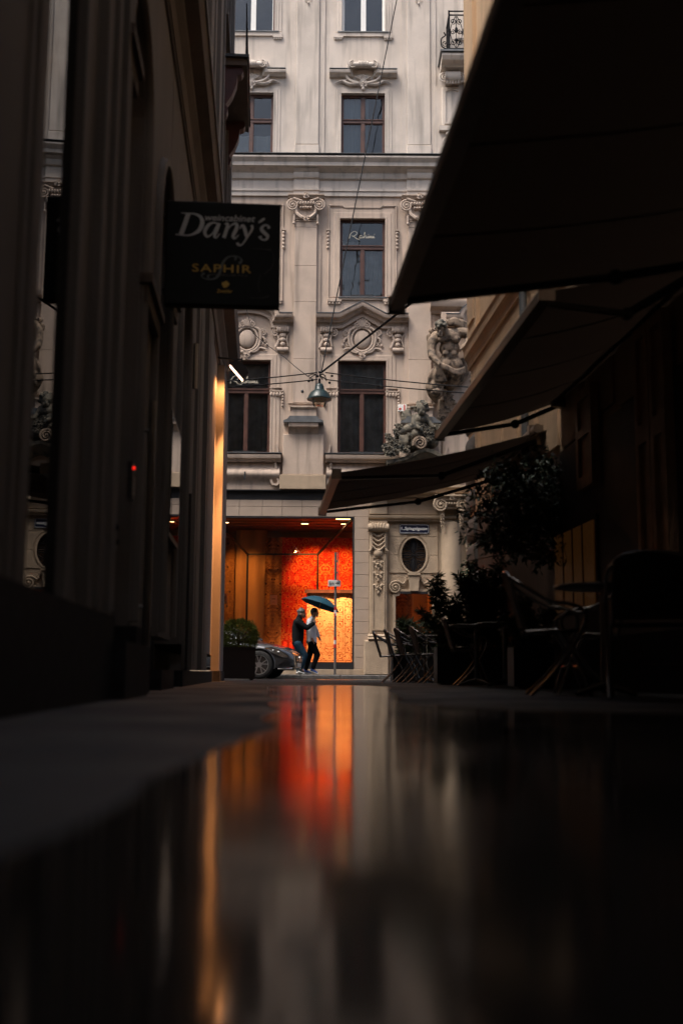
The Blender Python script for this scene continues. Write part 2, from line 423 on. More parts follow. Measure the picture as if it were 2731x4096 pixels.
X_P0, X_P1 = fx(1476, 2300)[0], fx(1547, 2300)[0]            # portal pilaster
holes = []
for bi, bx in enumerate(BAYS):
    for r_, (a, b, c, d) in WINR.items():
        hw = (b - a) / 2; holes.append((bx - hw, bx + hw, c, d))
xs0, xs1, zs0, zs1 = rect(1581, 2371, 1728, 2560)            # little portal window
holes_up = [h for h in holes]
XA, XB = -17.0, 17.0
holes_wall(XA, XB, ZC[2] + .3, 26.0, [h for h in holes_up if h[2] > ZC[2]], .22).obj('wall', PLASTER, FB)
holes_wall(XA, XB, Z_BAND1, ZC[2] + .3, [h for h in holes_up if h[2] < ZC[2]], .22).obj('wall', PLASTER_WARMLIT, FB)
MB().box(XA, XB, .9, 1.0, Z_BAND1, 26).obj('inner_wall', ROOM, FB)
# shop front wall right of the window, with the portal wall
ov_x, ov_z = fx(1654, 2220); ov_a = (fx(1707, 2220)[0] - fx(1601, 2220)[0]) / 2; ov_b = (fx(1654, 2148)[1] - fx(1654, 2292)[1]) / 2
holes_wall(X_SH1, XB, SW, Z_BAND1, [(xs0, xs1, zs0, zs1), (ov_x - ov_a - .12, ov_x + ov_a + .12, ov_z - ov_b - .12, ov_z + ov_b + .12)], .25).obj('portal_wall', STONE, FB)
holes_wall(XA, X_SH1, SW, Z_BAND1, [(X_SH0, X_SH1 - .002, Z_SH0 - .18, Z_SH1)], .12).obj('shop_wall', GROUT, FB)

# --- windows
def window(bx, row, style, sub=True):
    a, b, z0, z1 = WINR[row]; hw = (b - a) / 2; x0, x1 = bx - hw, bx + hw; y = .10
    fm = MB(); t = .055
    fm.box(x0, x0 + t, y, y + .09, z0, z1).box(x1 - t, x1, y, y + .09, z0, z1).box(x0 + t, x1 - t, y, y + .09, z0, z0 + t).box(x0 + t, x1 - t, y, y + .09, z1 - t, z1)
    zt = {3: None, 2: fx(1450, 480)[1], 1: fx(1450, 986)[1], 0: fx(1450, 1564)[1]}[row]
    if zt:
        fm.box(x0 + t, x1 - t, y - .02, y + .08, zt - .06, zt + .06)
        fm.box(x0 + t, x1 - t, y - .04, y - .02, zt + .03, zt + .055)
    cells = [(x0 + t, x1 - t, z0 + t, z1 - t)] if not zt else [(x0 + t, x1 - t, z0 + t, zt - .06), (x0 + t, x1 - t, zt + .06, z1 - t)]
    wo_ = fm.obj('window', WHITE if row == 3 and style == 'w' else WOOD, FB)
    for ci, (p, q, u, v) in enumerate(cells):
        split = not (ci == 1 and row in (1, 0))
        xm = (p + q) / 2; parts = [(p, xm - .045, u, v), (xm + .045, q, u, v)] if split else [(p, q, u, v)]
        if split:
            mm = MB(); mm.box(xm - .045, xm + .045, y - .015, y + .07, u, v)
            if row == 3: mm.box(xm - .075, xm + .075, y - .02, y - .016, u, v)
            mm.obj('mullion', WHITE if row == 3 else WOOD, wo_)
        for (p2, q2, u2, v2) in parts:
            MB().box(p2, q2, y + .035, y + .04, u2, v2).obj('pane', GLASS, wo_)
            sh = MB(); s = .022
            sh.box(p2, p2 + s, y + .01, y + .03, u2, v2).box(q2 - s, q2, y + .01, y + .03, u2, v2).box(p2 + s, q2 - s, y + .01, y + .03, v2 - s, v2).box(p2 + s, q2 - s, y + .01, y + .03, u2, u2 + s)
            sh.obj('sash', WHITE if row == 3 else WOOD, wo_)
    # what hangs behind the panes
    cm = MB(); n = 44; top = z1 if row != 0 else z1
    rr = random.Random(int(bx * 100) + row)
    def drape(xa, xb, za, zb, amp, mat_, nm):
        d = MB(); vs = []
        for i in range(n + 1):
            tt = i / n; x = xa + (xb - xa) * tt; yy = .26 + amp * .6 * math.sin(tt * 26 + rr.random()) + .02 * rr.random()
            vs += [(x, yy, za), (x + .03 * math.sin(tt * 9), yy + .02, zb)]
        d.add(vs, [(2 * i, 2 * i + 1, 2 * i + 3, 2 * i + 2) for i in range(n)])
        d.obj(nm, mat_, wo_, 180)
    if row == 2 and style == 'left':
        drape(x0, x1, z0, z0 + (z1 - z0) * .42, .03, CURTAINW, 'cafe_curtain')
    elif row == 2: drape(x0, x0 + .62 * (x1 - x0), z0, z0 + (z1 - z0) * .98, .02, CURTAINB, 'curtain')
    elif row == 1:
        drape(x0, x0 + .45 * (x1 - x0), z0, z0 + .75 * (z1 - z0), .05, CURTAIN, 'curtain'); drape(x1 - .42 * (x1 - x0), x1, z0, z0 + .7 * (z1 - z0), .05, CURTAIN, 'curtain')
    elif row == 0:
        drape(x0, x1, z0, z1, .06, CURTAIN2, 'curtain')
    return wo_
CURTAINB = mat('blue_grey_blind', (.30, .36, .38), .8, .1, 2, .1, 30)
CURTAIN2 = mat('patterned_drape', (.64, .58, .50), .9, .3, 3.5, .2, 30)
WN = {}
for bi, bx in enumerate(BAYS):
    for row in WINR: WN[bi, row] = window(bx, row, 'left' if bi == 1 else ('w' if row == 3 else ''))

# --- stone trim shared by every bay
def trim(name, mb, m=PLASTER, sm=35, parent=FB): return mb.obj(name, m, parent, sm)
PR_SUR = [(0, 0), (.05, 0), (.05, .03), (.035, .035), (.035, .1), (.02, .11), (.02, .17), (0, .17)]
def surround(bx, row, wid):
    a, b, z0, z1 = WINR[row]; hw = (b - a) / 2; m = MB(); k = wid / .17
    m.sweep([(bx + hw, z0), (bx + hw, z1), (bx - hw, z1), (bx - hw, z0)][::-1], [(o, h * k) for o, h in PR_SUR]); return m
for bi, bx in enumerate(BAYS):
    for row, wid in ((3, .2), (2, .2), (1, .28), (0, .26)): trim('window_surround', surround(bx, row, wid), PLASTER if row > 1 else PLASTER_WARMLIT)
    # top row sill with corner drops
    a, b, z0, z1 = WINR[3]; hw = (b - a) / 2
    m = MB().box(bx - hw - .12, bx + hw + .12, -.075, 0, z0 - .035, z0 - .001); trim('window_sill', m, SLATE)
    m = MB().box(bx - hw - .22, bx + hw + .22, -.052, 0, z0 - .15, z0 - .04); trim('sill_band', m)
    for sx in (-1, 1):
        m = MB(); xx = bx + sx * (hw + .1); m.box(xx - .14, xx + .14, -.06, 0, z0 - .2, z0 - .152)
        for q in range(4): m.box(xx - .12 + q * .062, xx - .08 + q * .062, -.05, 0, z0 - .25, z0 - .2)
        trim('sill_bracket', m)
    # row 2 hood
    zb = fx(1450, 309)[1]; zt_ = fx(1450, 286)[1]; zk = fx(1450, 262)[1]
    hx0 = (fx(1585, 300)[0] - fx(1316, 300)[0]) / 2; k = hx0 * .40; k2 = hx0 * .22
    path = [(bx - hx0, zb + .06), (bx - k, zb + .06), (bx - k, zk - .05), (bx - k2, zk - .05), (bx - k2 + .12, zk), (bx + k2 - .12, zk), (bx + k2, zk - .05), (bx + k, zk - .05), (bx + k, zb + .06), (bx + hx0, zb + .06)]
    m = MB().sweep(path, [(0, -.1), (.10, -.09), (.13, -.05), (.2, -.02), (.22, .03), (.22, .06), (0, .09)]); hd = trim('window_hood', m)
    fl = MB().box(bx - hx0, bx - k + .02, -.23, 0, zb + .152, zb + .168).box(bx + k - .02, bx + hx0, -.23, 0, zb + .152, zb + .168); fl.obj('flashing', SLATE, hd)
    m = MB(); m.tube([(bx - .30, -.24, zk - .12), (bx + .30, -.24, zk - .12)], .085, 10)
    for q in range(-2, 3): m.ball((bx + q * .06, -.27, zk - .1), (.045, .07, .1), 8, 5)
    m.volute(bx - .30, zk - .12, .12, -.27, 2, 1); m.volute(bx + .30, zk - .12, .12, -.27, 2, -1)
    zo = zb - .12
    for sx in (-1, 1):
        m.tube(catmull([(bx + sx * .42, -.06, zo + .34), (bx + sx * .5, -.09, zo + .12), (bx + sx * .36, -.1, zo - .05), (bx + sx * .12, -.12, zo - .13)], 5), .045, 6)
        m.tube(catmull([(bx + sx * .12, -.1, zo - .14), (bx + sx * .4, -.1, zo - .16), (bx + sx * .62, -.08, zo - .04), (bx + sx * .82, -.06, zo - .1)], 5), [.05] * 8 + [.045, .04, .035, .03, .025, .02, .02, .015], 6)
        m.volute(bx + sx * .60, zo - .05, .075, -.05, 1.5, sx)
        for q in range(3): m.ball((bx + sx * (.2 + .14 * q), -.06, zo - .08 + .04 * q), (.06, .05, .04), 7, 5)
    m.rosette((bx, -.1, zo - .12), .12, 6); m.ball((bx, -.08, zo - .28), (.05, .05, .07), 8, 5)
    for q in range(-3, 4): m.capsule((bx + q * .02, -.07, zo), .02, (bx + q * .065, -.09, zo + .14 - abs(q) * .02), .03, 7)
    trim('hood_carving', m, PLASTER, 60)

# --- pilasters on the upper floor and their panels
XP = [BX - 1.5 * DXB, BX - DXB * .5, BX + DXB * .5]
pw = (fx(1269, 400)[0] - fx(1175, 400)[0]) / 2
for x in XP:
    z0, z1 = ZC[3] + .02, 25.0
    zb = fx(1220, 582)[1]
    m = MB().cham(x - pw, x + pw, -.075, 0, zb, z1, .02); trim('pilaster', m, PLASTER, None)
    m = MB().cham(x - pw - .012, x + pw + .012, -.09, 0, z0, zb - .012, .012); trim('pilaster_foot', m, PLASTER, None)
    m = MB().box(x - pw - .16, x - pw - .004, -.03, 0, z0, z1); trim('pilaster_strip', m, PLASTER, None)
    m = MB().box(x + pw + .004, x + pw + .16, -.03, 0, z0, z1); trim('pilaster_strip', m, PLASTER, None)
    # hanging hook ornament at the very top
    m = MB(); zt = fx(1220, 8)[1]; m.volute(x - .03, zt, .07, -.09, 1.2, 1, .2); m.volute(x + .06, zt + .02, .05, -.09, 1.2, -1, .2); m.ball((x, -.1, zt - .09), (.03, .03, .05), 7, 5); trim('pilaster_pendant', m, PLASTER, 60)

# --- main cornice
zA, zB = ZC[3], ZC[2]; H = zA - zB
CPR = [(0, 0), (.06, 0), (.06, .12 * H), (.09, .13 * H), (.09, .2 * H), (.03, .22 * H), (.03, .45 * H), (.10, .48 * H), (.14, .56 * H), (.14, .62 * H), (.26, .70 * H), (.36, .74 * H), (.36, .84 * H), (.40, .88 * H), (.46, .94 * H), (.46, .985 * H), (0, 1.03 * H)]
trim('main_cornice', MB().sweep([(XA, zB), (XB, zB)], CPR), PLASTER, 30)
trim('cornice_flashing', MB().box(XA, XB, -.49, 0, zA + .038, zA + .052), SLATE, None)
for x in XP:                                        # the cornice steps out over each pilaster
    m = MB().sweep([(x - pw - .02, zB - .003), (x + pw + .02, zB - .003)], [(0, 0), (.13, 0), (.13, .12 * H), (.16, .13 * H), (.16, .2 * H), (.11, .22 * H), (.11, .45 * H), (.17, .48 * H), (.21, .56 * H), (.21, .62 * H), (.30, .69 * H), (0, .69 * H)]); trim('cornice_block', m, PLASTER, 30)

# --- first floor pilasters with capitals
zcap1, zcap0 = fx(1215, 790)[1], fx(1215, 885)[1]
pw1 = (fx(1258, 1050)[0] - fx(1169, 1050)[0]) / 2
z_top0 = zcap0; z_bot = fx(1210, 1615)[1]
joints = [fx(1215, p)[1] for p in (885, 915, 1069, 1213, 1440, 1614)]
CAPM = None
for x in XP:
    for za, zb in zip(joints, joints[1:]):
        trim('pilaster_block', MB().cham(x - pw1, x + pw1, -.12, 0, zb + .003, za - .003, .006), PLASTER_WARMLIT, None)
    trim('pilaster_backing', MB().box(x - pw1 - .12, x + pw1 + .12, -.04, 0, z_bot, zcap1), PLASTER_WARMLIT, None)
    if CAPM is None:
        m = MB(); h = zcap1 - zcap0; w_ = pw1
        m.sweep([(-w_ - .2, h - .1), (w_ + .2, h - .1)], [(0, 0), (.2, 0), (.22, .04), (.27, .07), (.27, .1), (0, .1)])
        for sx in (-1, 1):
            m.volute(sx * (w_ + .06), h * .55, .17, -.22, 2.3, -sx, .2)
            m.tube(catmull([(sx * (w_ + .05), -.25, h * .82), (sx * w_ * .6, -.24, h * .74), (sx * .12, -.22, h * .72)], 5), .035, 6)
            m.tube(catmull([(sx * (w_ - .03), -.2, h * .42), (sx * (w_ - .07), -.2, h * .2), (sx * .1, -.22, h * .02)], 5), [.05] * 5 + [.055] * 5 + [.05], 6)
            m.capsule((sx * (w_ + .01), -.16, h * .15), .04, (sx * (w_ + .02), -.16, -.1), .03, 7); m.ball((sx * (w_ + .02), -.17, -.13), .045, 8, 5)
        m.rosette((0, -.25, h * .95), .1, 5); m.rosette((0, -.22, h * .02), .085, 5)
        for q in range(-3, 4): m.ball((q * .075, -.24, h * .62), (.035, .05, .06), 7, 5)
        for q in range(-2, 3): m.ball((q * .07, -.22, h * .45), (.04, .05, .04), 7, 5)
        m.box(-w_, w_, -.14, 0, -.05, -.02); m.box(-w_ - .02, w_ + .02, -.15, 0, 0, h * .9)
        CAPM = m.mesh('capital', PLASTER_WARMLIT, 50)
    link(CAPM, 'capital', FB, (x, 0, zcap0))
    # pedestal below: small mouldings, capped block, base
    zm1, zm0 = fx(1210, 1615)[1], fx(1210, 1643)[1]
    trim('pedestal_moulding', MB().sweep([(x - pw1 - .06, zm0), (x + pw1 + .06, zm0)], [(0, 0), (.12, 0), (.15, .05), (.19, .06), (.19, .1), (.13, .11), (.13, .15), (.17, .17), (.17, .19), (0, .2)]), PLASTER_WARMLIT, 30)
    zc1, zc0 = fx(1205, 1675)[1], fx(1205, 1741)[1]; hc = zc1 - zc0; wc = (fx(1285, 1710)[0] - fx(1127, 1710)[0]) / 2
    trim('pedestal_neck', MB().box(x - pw1 - .03, x + pw1 + .03, -.13, 0, zc1, zm0 - .001), PLASTER_WARMLIT, None)
    m = MB().sweep([(x - wc + .14, zc0), (x + wc - .14, zc0)], [(0, 0), (.16, 0), (.18, .12 * hc), (.22, .2 * hc), (.24, .3 * hc), (.34, .38 * hc), (.36, .62 * hc), (0, .62 * hc)]); trim('pedestal_cap', m, PLASTER_WARMLIT, 30)
    cp = MB(); zz = zc0 + .62 * hc
    cp.prism([(x - wc, zz), (x + wc, zz), (x + wc, zz + .05), (x + pw1 + .12, zz + .10), (x + pw1 + .06, zc1), (x - pw1 - .06, zc1), (x - pw1 - .12, zz + .10), (x - wc, zz + .05)], -.38, 0); trim('pedestal_flashing', cp, SLATE, None)
    zd0 = fx(1205, 1903)[1]
    trim('pedestal', MB().cham(x - .55 * 1.0 * (pw1 / .31), x + .55 * (pw1 / .31), -.16, 0, zd0, zc0 - .001, .015), PLASTER_WARMLIT, None)
    trim('pedestal_base', MB().cham(x - .46 * (pw1 / .31) - .17, x + .46 * (pw1 / .31) + .17, -.2, 0, Z_BAND1 + .003, zd0 - .002, .015), STONE, None)
    for sx in (-1, 1):                               # scrolled cheeks
        cx_ = x + sx * (.46 * (pw1 / .31) + .22)
        m = MB().sweep(catmull([(cx_ + sx * .06, zc0 - .3), (cx_ + sx * .01, zc0 - .6), (cx_ + sx * .08, zc0 - .85), (cx_ - sx * .01, Z_BAND1 + .2), (cx_ + sx * .14, Z_BAND1 + .16), (cx_ + sx * .2, Z_BAND1 + .28)], 5), [(0, -.03), (.15, -.03), (.15, .03), (0, .03)]); trim('pedestal_scroll', m, PLASTER_WARMLIT, 40)

# --- first floor ears and sill drops, mezzanine hoods with carvings
def stroke(mb, pts, r0, r1, y, n=6):
    P = catmull([(p[0], y if len(p) < 3 else p[2], p[1]) for p in pts], n); mb.tube(P, [r0 + (r1 - r0) * i / (len(P) - 1) for i in range(len(P))], 6)
for bi, bx in enumerate(BAYS):
    a, b, z0, z1 = WINR[1]; hw = (b - a) / 2
    ze = fx(1450, 824)[1]; ho = (fx(1583, 1000)[0] - fx(1313, 1000)[0]) / 2; zl = fx(1450, 1222)[1]
    m = MB().sweep([(bx - ho, z0 - .2), (bx - ho, ze), (bx - .58, ze), (bx - .52, ze - .06), (bx + .52, ze - .06), (bx + .58, ze), (bx + ho, ze), (bx + ho, z0 - .2)], [(0, -.03), (.03, -.03), (.045, 0), (.03, .02), (0, .02)]); trim('window_panel_frame', m, PLASTER_WARMLIT, 30)
    for sx in (-1, 1):
        m = MB(); xx = bx + sx * (ho + .02)
        for q in range(5): m.ball((xx, -.03, z1 - .45 - q * .11), (.045, .05, .05), 7, 5)
        m.box(xx - .05, xx + .05, -.07, 0, z1 - .38, z1 - .33); trim('bell_drop', m, PLASTER_WARMLIT, 50)
        m = MB(); xx = bx + sx * (ho - .18); m.box(xx - .2, xx + .2, -.07, 0, zl + .1, zl + .16)
        for q in range(4): m.box(xx - .17 + q * .09, xx - .115 + q * .09, -.06, 0, zl + .03, zl + .1)
        trim('sill_bracket', m, PLASTER_WARMLIT, None)
    trim('window_sill', MB().box(bx - hw - .04, bx + hw + .04, -.08, .1, z0 - .03, z0 - .002), SLATE, None)
    trim('sill_band', MB().box(bx - ho, bx + ho, -.055, 0, zl + .16, z0 - .034), PLASTER_WARMLIT, None)
    trim('cable_box', MB().box(bx - .32, bx + .33, -.06, .09, z0 + .0, z0 + .06), BLACKM, None)
    # hood of the mezzanine window
    zb, zt2 = fx(1450, 1313)[1], fx(1450, 1280)[1]; hh = (fx(1629, 1300)[0] - fx(1265, 1300)[0]) / 2; zap = fx(1447, 1228)[1]
    PRH = [(0, -.14), (.07, -.13), (.09, -.08), (.17, -.06), (.20, .0), (.30, .03), (.33, .09), (.33, .14), (0, .15)]
    if bi == 1 or bi == 3:
        ra = hh * .60; path = [(bx - hh, zt2 - .05)] + [(bx - ra, zt2 - .05)] + [(bx + ra * math.cos(R(q)), zt2 - .02 + (zap - zt2 + .02) * math.sin(R(q)) ** .8) for q in range(168, 10, -12)] + [(bx + ra, zt2 - .05), (bx + hh, zt2 - .05)]
    else:
        path = [(bx - hh, zt2 - .05), (bx - hh * .48, zt2 - .05), (bx, zap - .1), (bx + hh * .48, zt2 - .05), (bx + hh, zt2 - .05)]
    hd = trim('mezzanine_hood', MB().sweep(path, PRH), PLASTER_WARMLIT, 30)
    MB().sweep(path, [(0, .152), (.35, .145), (.35, .165), (0, .172)]).obj('flashing', SLATE, hd)
    m = MB().sweep([(p[0] * .0 + bx + (p[0] - bx) * .93, p[1] - .17) for p in path], [(0, -.06), (.09, -.05), (.1, .02), (0, .03)]); trim('hood_bed_moulding', m, PLASTER_WARMLIT, 30)
    # cartouche
    cz = fx(1443, 1355)[1]; m = MB()
    m.ball((bx, -.03, cz), (.30, .16, .33), 18, 10)
    m.tube([(bx + .37 * math.cos(t), -.10, cz + .40 * math.sin(t)) for t in [2 * math.pi * q / 24 for q in range(25)]], .04, 6)
    for sx in (-1, 1):
        m.volute(bx + sx * .18, cz + .5, .12, -.14, 1.8, sx, .26); m.volute(bx + sx * .55, cz + .22, .11, -.06, 1.6, -sx, .28); m.volute(bx + sx * .5, cz - .14, .09, -.06, 1.5, sx, .28)
        stroke(m, [(bx + sx * .2, cz + .42), (bx + sx * .42, cz + .3), (bx + sx * .46, cz), (bx + sx * .36, cz - .3), (bx + sx * .12, cz - .45)], .06, .04, -.10)
        stroke(m, [(bx + sx * .1, cz - .46), (bx + sx * .32, cz - .42), (bx + sx * .46, cz - .30), (bx + sx * .66, cz - .36)], .06, .03, -.08)
        stroke(m, [(bx + sx * .45, cz + .12), (bx + sx * .6, cz + .02), (bx + sx * .62, cz - .1)], .05, .03, -.06)
        for q in range(4): m.ball((bx + sx * (.52 + .05 * q), -.05, cz + .32 - .17 * q), (.05, .04, .06), 7, 5)
        m.ball((bx + sx * .15, -.1, cz - .44), .06, 8, 5)
    for q in range(-2, 3): m.capsule((bx + q * .03, -.14, cz + .44), .035, (bx + q * .08, -.15, cz + .68 - abs(q) * .04), .04, 7)
    m.rosette((bx, -.12, cz - .52), .12, 5); m.ball((bx, -.08, cz - .66), (.05, .05, .06), 8, 5)
    m.v = [(bx + (v[0] - bx) * .82, v[1] * .6, cz - .04 + (v[2] - cz) * .86) for v in m.v]
    trim('cartouche', m, PLASTER_WARMLIT, 60)
    for sx in (-1, 1):                               # side consoles
        m = MB(); xx = bx + sx * (hh * .78); zc_ = fx(1450, 1362)[1]
        m.tube([(xx - .22, -.14, zc_ + .28), (xx + .22, -.14, zc_ + .28)], .08, 8)
        for q in range(5): m.ball((xx - .18 + q * .09, -.16, zc_ + .28), (.05, .09, .095), 8, 5)
        m.volute(xx - sx * .27, zc_ + .2, .12, -.1, 1.7, sx, .25); m.tube([(xx - .2, -.12, zc_ - .3), (xx + .2, -.12, zc_ - .3)], .07, 8)
        for q in range(3): m.ball((xx, -.1, zc_ + .12 - q * .13), (.14 - .02 * q, .07, .07), 9, 5)
        stroke(m, [(xx + .2, zc_ + .18), (xx + .14, zc_), (xx + .2, zc_ - .2)], .035, .035, -.07); stroke(m, [(xx - .22, zc_ + .15), (xx - .14, zc_), (xx - .26, zc_ - .24)], .045, .05, -.07)
        m.v = [(xx + (v[0] - xx) * .8, v[1] * .6, v[2]) for v in m.v]
        trim('hood_console', m, PLASTER_WARMLIT, 60)
    # mezzanine: fringe plaques beside the window, sill ledge, bulging apron
    a, b, z0, z1 = WINR[0]; hw = (b - a) / 2; zf = fx(1450, 1560)[1]
    for sx in (-1, 1):
        m = MB(); xx = bx + sx * (hw + .15); m.box(xx - .17, xx + .17, -.06, 0, zf + .03, zf + .06); m.box(xx - .18, xx + .18, -.05, 0, zf - .07, zf - .04)
        for q in range(4): m.ball((xx - .13 + q * .087, -.045, zf - .15), (.04, .03, .07), 7, 5)
        for q in range(6): m.ball((xx + sx * .2, -.03, zf - .05 - q * .085), (.035, .035, .045), 7, 5)
        trim('fringe_plaque', m, PLASTER_WARMLIT, 50)
    trim('cable_box', MB().box(bx - .33, bx + .33, -.05, .09, z0 + .0, z0 + .07), BLACKM, None)
    zl1, zl0 = fx(1450, 1822)[1], fx(1450, 1846)[1]; hl = DXB / 2 - .62
    m = MB().sweep([(bx - hl, zl0), (bx + hl, zl0)], [(0, -.06), (.18, -.05), (.2, 0), (.26, .03), (.28, .1), (.28, .14), (0, .17)]); led = trim('window_ledge', m, PLASTER_WARMLIT, 30)
    MB().box(bx - hl - .03, bx + hl + .03, -.3, .1, zl0 + .172, zl0 + .19).obj('flashing', SLATE, led)
    hz = zl0 - .07 - Z_BAND1
    pr = [(0, 0), (.05, 0), (.05, .16 * hz), (.045, .2 * hz)] + [(.05 + .16 * math.sin(R(q)) ** 2, .2 * hz + .75 * hz * q / 180) for q in range(20, 180, 16)] + [(.06, .98 * hz), (0, .98 * hz)]
    trim('apron', MB().sweep([(bx - hl + .03, Z_BAND1 + .002), (bx + hl - .03, Z_BAND1 + .002)], pr), PLASTER_WARMLIT, 40)
# a hole with a peg, and the little fixings on the wall
p_ = fx(1209, 1566, .1); trim('wall_anchor', MB().ball((p_[0], -.11, p_[1]), (.045, .03, .05), 10, 6), BLACKM, 50)
p_ = fx(980, 1902, .2); trim('drain_spout', MB().tube([(p_[0], -.26, p_[1] - .12), (p_[0], -.25, p_[1] + .1)], .022, 8), BLACKM, 50)

# --- right edge: balcony bay
xb0 = fx(1723, 300)[0]; xb1 = xb0 + 2.6; zs1_, zs0_ = fx(1790, 256)[1], fx(1790, 308)[1]
m = MB().sweep([(xb0 + .25, zs0_), (xb1, zs0_)], [(0, 0), (.55, 0), (.6, .06), (.78, .1), (.85, .2), (.85, .27), (0, .3)]); bal = trim('balcony_slab', m, PLASTER, 30)
MB().box(xb0 + .2, xb1, -.9, 0, zs0_ + .303, zs0_ + .36).obj('flashing', SLATE, bal)
zr0, zr1 = zs0_ + .36, fx(1800, 110)[1]; xr0 = fx(1783, 200)[0]; yr = -.86
def railing_panel(x0, x1, y0, y1, nm):
    g = MB(); L_ = math.hypot(x1 - x0, y1 - y0); ux, uy = (x1 - x0) / L_, (y1 - y0) / L_; Hh = zr1 - zr0
    P = lambda s, z: (x0 + ux * s, y0 + uy * s, zr0 + z)
    for z in (.03, Hh - .14, Hh - .02): g.bar(P(0, z), P(L_, z), .03, .03)
    for s in (0, L_): g.bar(P(s, 0), P(s, Hh), .035)
    n = max(1, round(L_ / .45))
    for i in range(n):
        s0_ = L_ * (i + .5) / n; wv = L_ / n * .5
        def spi(cs, cz, r, fl, st=90):
            g.tube([P(cs + r * (1 - .8 * t) * math.cos(R(st) + fl * t * 9), cz + r * (1 - .8 * t) * math.sin(R(st) + fl * t * 9)) for t in [q / 16 for q in range(17)]], .013, 5)
        for sx in (-1, 1):
            spi(s0_ + sx * wv * .45, Hh * .18, wv * .42, sx); spi(s0_ + sx * wv * .45, Hh * .72, wv * .42, -sx, -90); spi(s0_ + sx * wv * .5, Hh * .45, wv * .36, sx)
            g.tube([P(s0_ + sx * wv * (.1 + .7 * math.sin(t * math.pi)), Hh * (.05 + .8 * t)) for t in [q / 12 for q in range(13)]], .013, 5)
        g.bar(P(s0_, 0), P(s0_, Hh * .85), .018)
        g.ball(P(s0_, Hh * .5), (.05, .03, .1), 7, 5); g.ball(P(s0_, Hh * .25), (.06, .03, .05), 7, 5); g.ball(P(s0_ - wv, Hh * .5), (.03, .03, .06), 7, 5)
        g.bar(P(s0_ - wv, 0), P(s0_ - wv, Hh - .1), .016); g.bar(P(s0_ + wv, 0), P(s0_ + wv, Hh - .1), .016)
    g.obj(nm, IRON, bal)
railing_panel(xr0, xb1, yr, yr, 'railing_front'); railing_panel(xr0 + .02, xr0 + .02, yr + .04, -.02, 'railing_side')
g = MB(); g.tube(catmull([(xr0 - .03, yr + .03, zr0 + .02), (xr0 - .2, yr + .03, zr0 + .12), (xr0 - .21, yr + .03, zr0 + .35), (xr0 - .1, yr + .03, zr0 + .45), (xr0 - .14, yr + .03, zr0 + .55)], 6), .02, 6); g.volute(xr0 - .1, zr0 + .18, .09, yr + .03, 1.5, 1, .16); g.obj('railing_scroll', IRON, bal)
# console under the balcony and its panelled pilaster
xc, zc = fx(1804, 335); m = MB()
m.tube([(xc - .22, -.35, zc), (xc + .22, -.35, zc)], .17, 12); m.volute(xc - .24, zc - .03, .15, -.38, 2, 1, .2); m.volute(xc + .24, zc - .03, .15, -.38, 2, -1, .2)
for q in range(5): m.capsule((xc - .18 + q * .09, -.46, zc + .1), .035, (xc - .16 + q * .08, -.40, zc - .2), .03, 7)
m.box(xc - .2, xc + .2, -.3, 0, zc - .1, zc + .25); trim('balcony_console', m, PLASTER, 50)
zp0 = fx(1800, 515)[1]; m = MB().cham(xc - .3, xc + .3, -.16, 0, zp0, zc - .2, .03); trim('console_pilaster', m, PLASTER, None)
m = MB().sweep([(xc - .2, zp0 + .08), (xc - .2, zc - .32), (xc, zc - .26), (xc + .2, zc - .32), (xc + .2, zp0 + .08)], [(0, -.02), (.19, -.02), (.19, .02), (0, .02)], True); trim('console_panel', m, PLASTER, 30)
trim('console_backing', MB().box(xc - .5, xb1, -.06, 0, ZC[3] + .06, zc - .12), PLASTER, None)
m = MB().box(xc - .38, xc + .38, -.2, 0, zp0 - .14, zp0); trim('console_base', m, PLASTER, None)
m = MB()
for q in range(7): m.ball((xc + .05 * math.sin(q * 2), -.16, zp0 - .25 - q * .13), (.2 - .012 * q, .12, .1), 9, 6)
m.volute(xc - .16, zp0 - .5, .12, -.2, 1.6, 1); m.volute(xc + .14, zp0 - .8, .1, -.2, 1.6, -1); trim('console_carving', m, PLASTER, 60)
# wall pier behind the giant: side mouldings
zg1, zg0 = fx(1800, 1255)[1], fx(1800, 1980)[1]; xg0, xg1 = fx(1722, 1500)[0], fx(1722, 1500)[0] + 2.6
m = MB().sweep([(xg0 - .02, zg1 - .02), (xg1, zg1 - .02)], [(0, 0), (.1, 0), (.14, .08), (.3, .14), (.36, .26), (.36, .32), (0, .36)]); trim('pier_cornice', m, PLASTER_WARMLIT, 30)
m = MB().sweep([(xg0 - .06, zg1 - .62), (xg1, zg1 - .62)], [(0, 0), (.1, 0), (.13, .06), (.2, .08), (.2, .13), (0, .16)]); trim('pier_moulding', m, PLASTER_WARMLIT, 30)
m = MB().cham(xg0 + .28, xg0 + .95, -.28, 0, zg1 - .46, zg1 - .03, .03); trim('pier_block', m, PLASTER_WARMLIT, None)
m = MB().cham(xg0 + .3, xg1, -.1, 0, zg0, zg1 - .63, .03); trim('pier', m, PLASTER_WARMLIT, None)
# volute on the right of the giant
vx, vz = fx(1884, 1432, .25); m = MB(); m.volute(vx, vz, .15, -.2, 2.2, 1, .22); stroke(m, [(vx - .14, vz + .05), (vx - .1, vz + .4), (vx + .06, vz + .7), (vx + .15, vz + 1.0)], .06, .06, -.2)
for q in range(3): m.ball((vx, -.2, vz - .28 - q * .17), (.06, .05, .075), 8, 5)
trim('pier_volute', m, PLASTER_WARMLIT, 60)

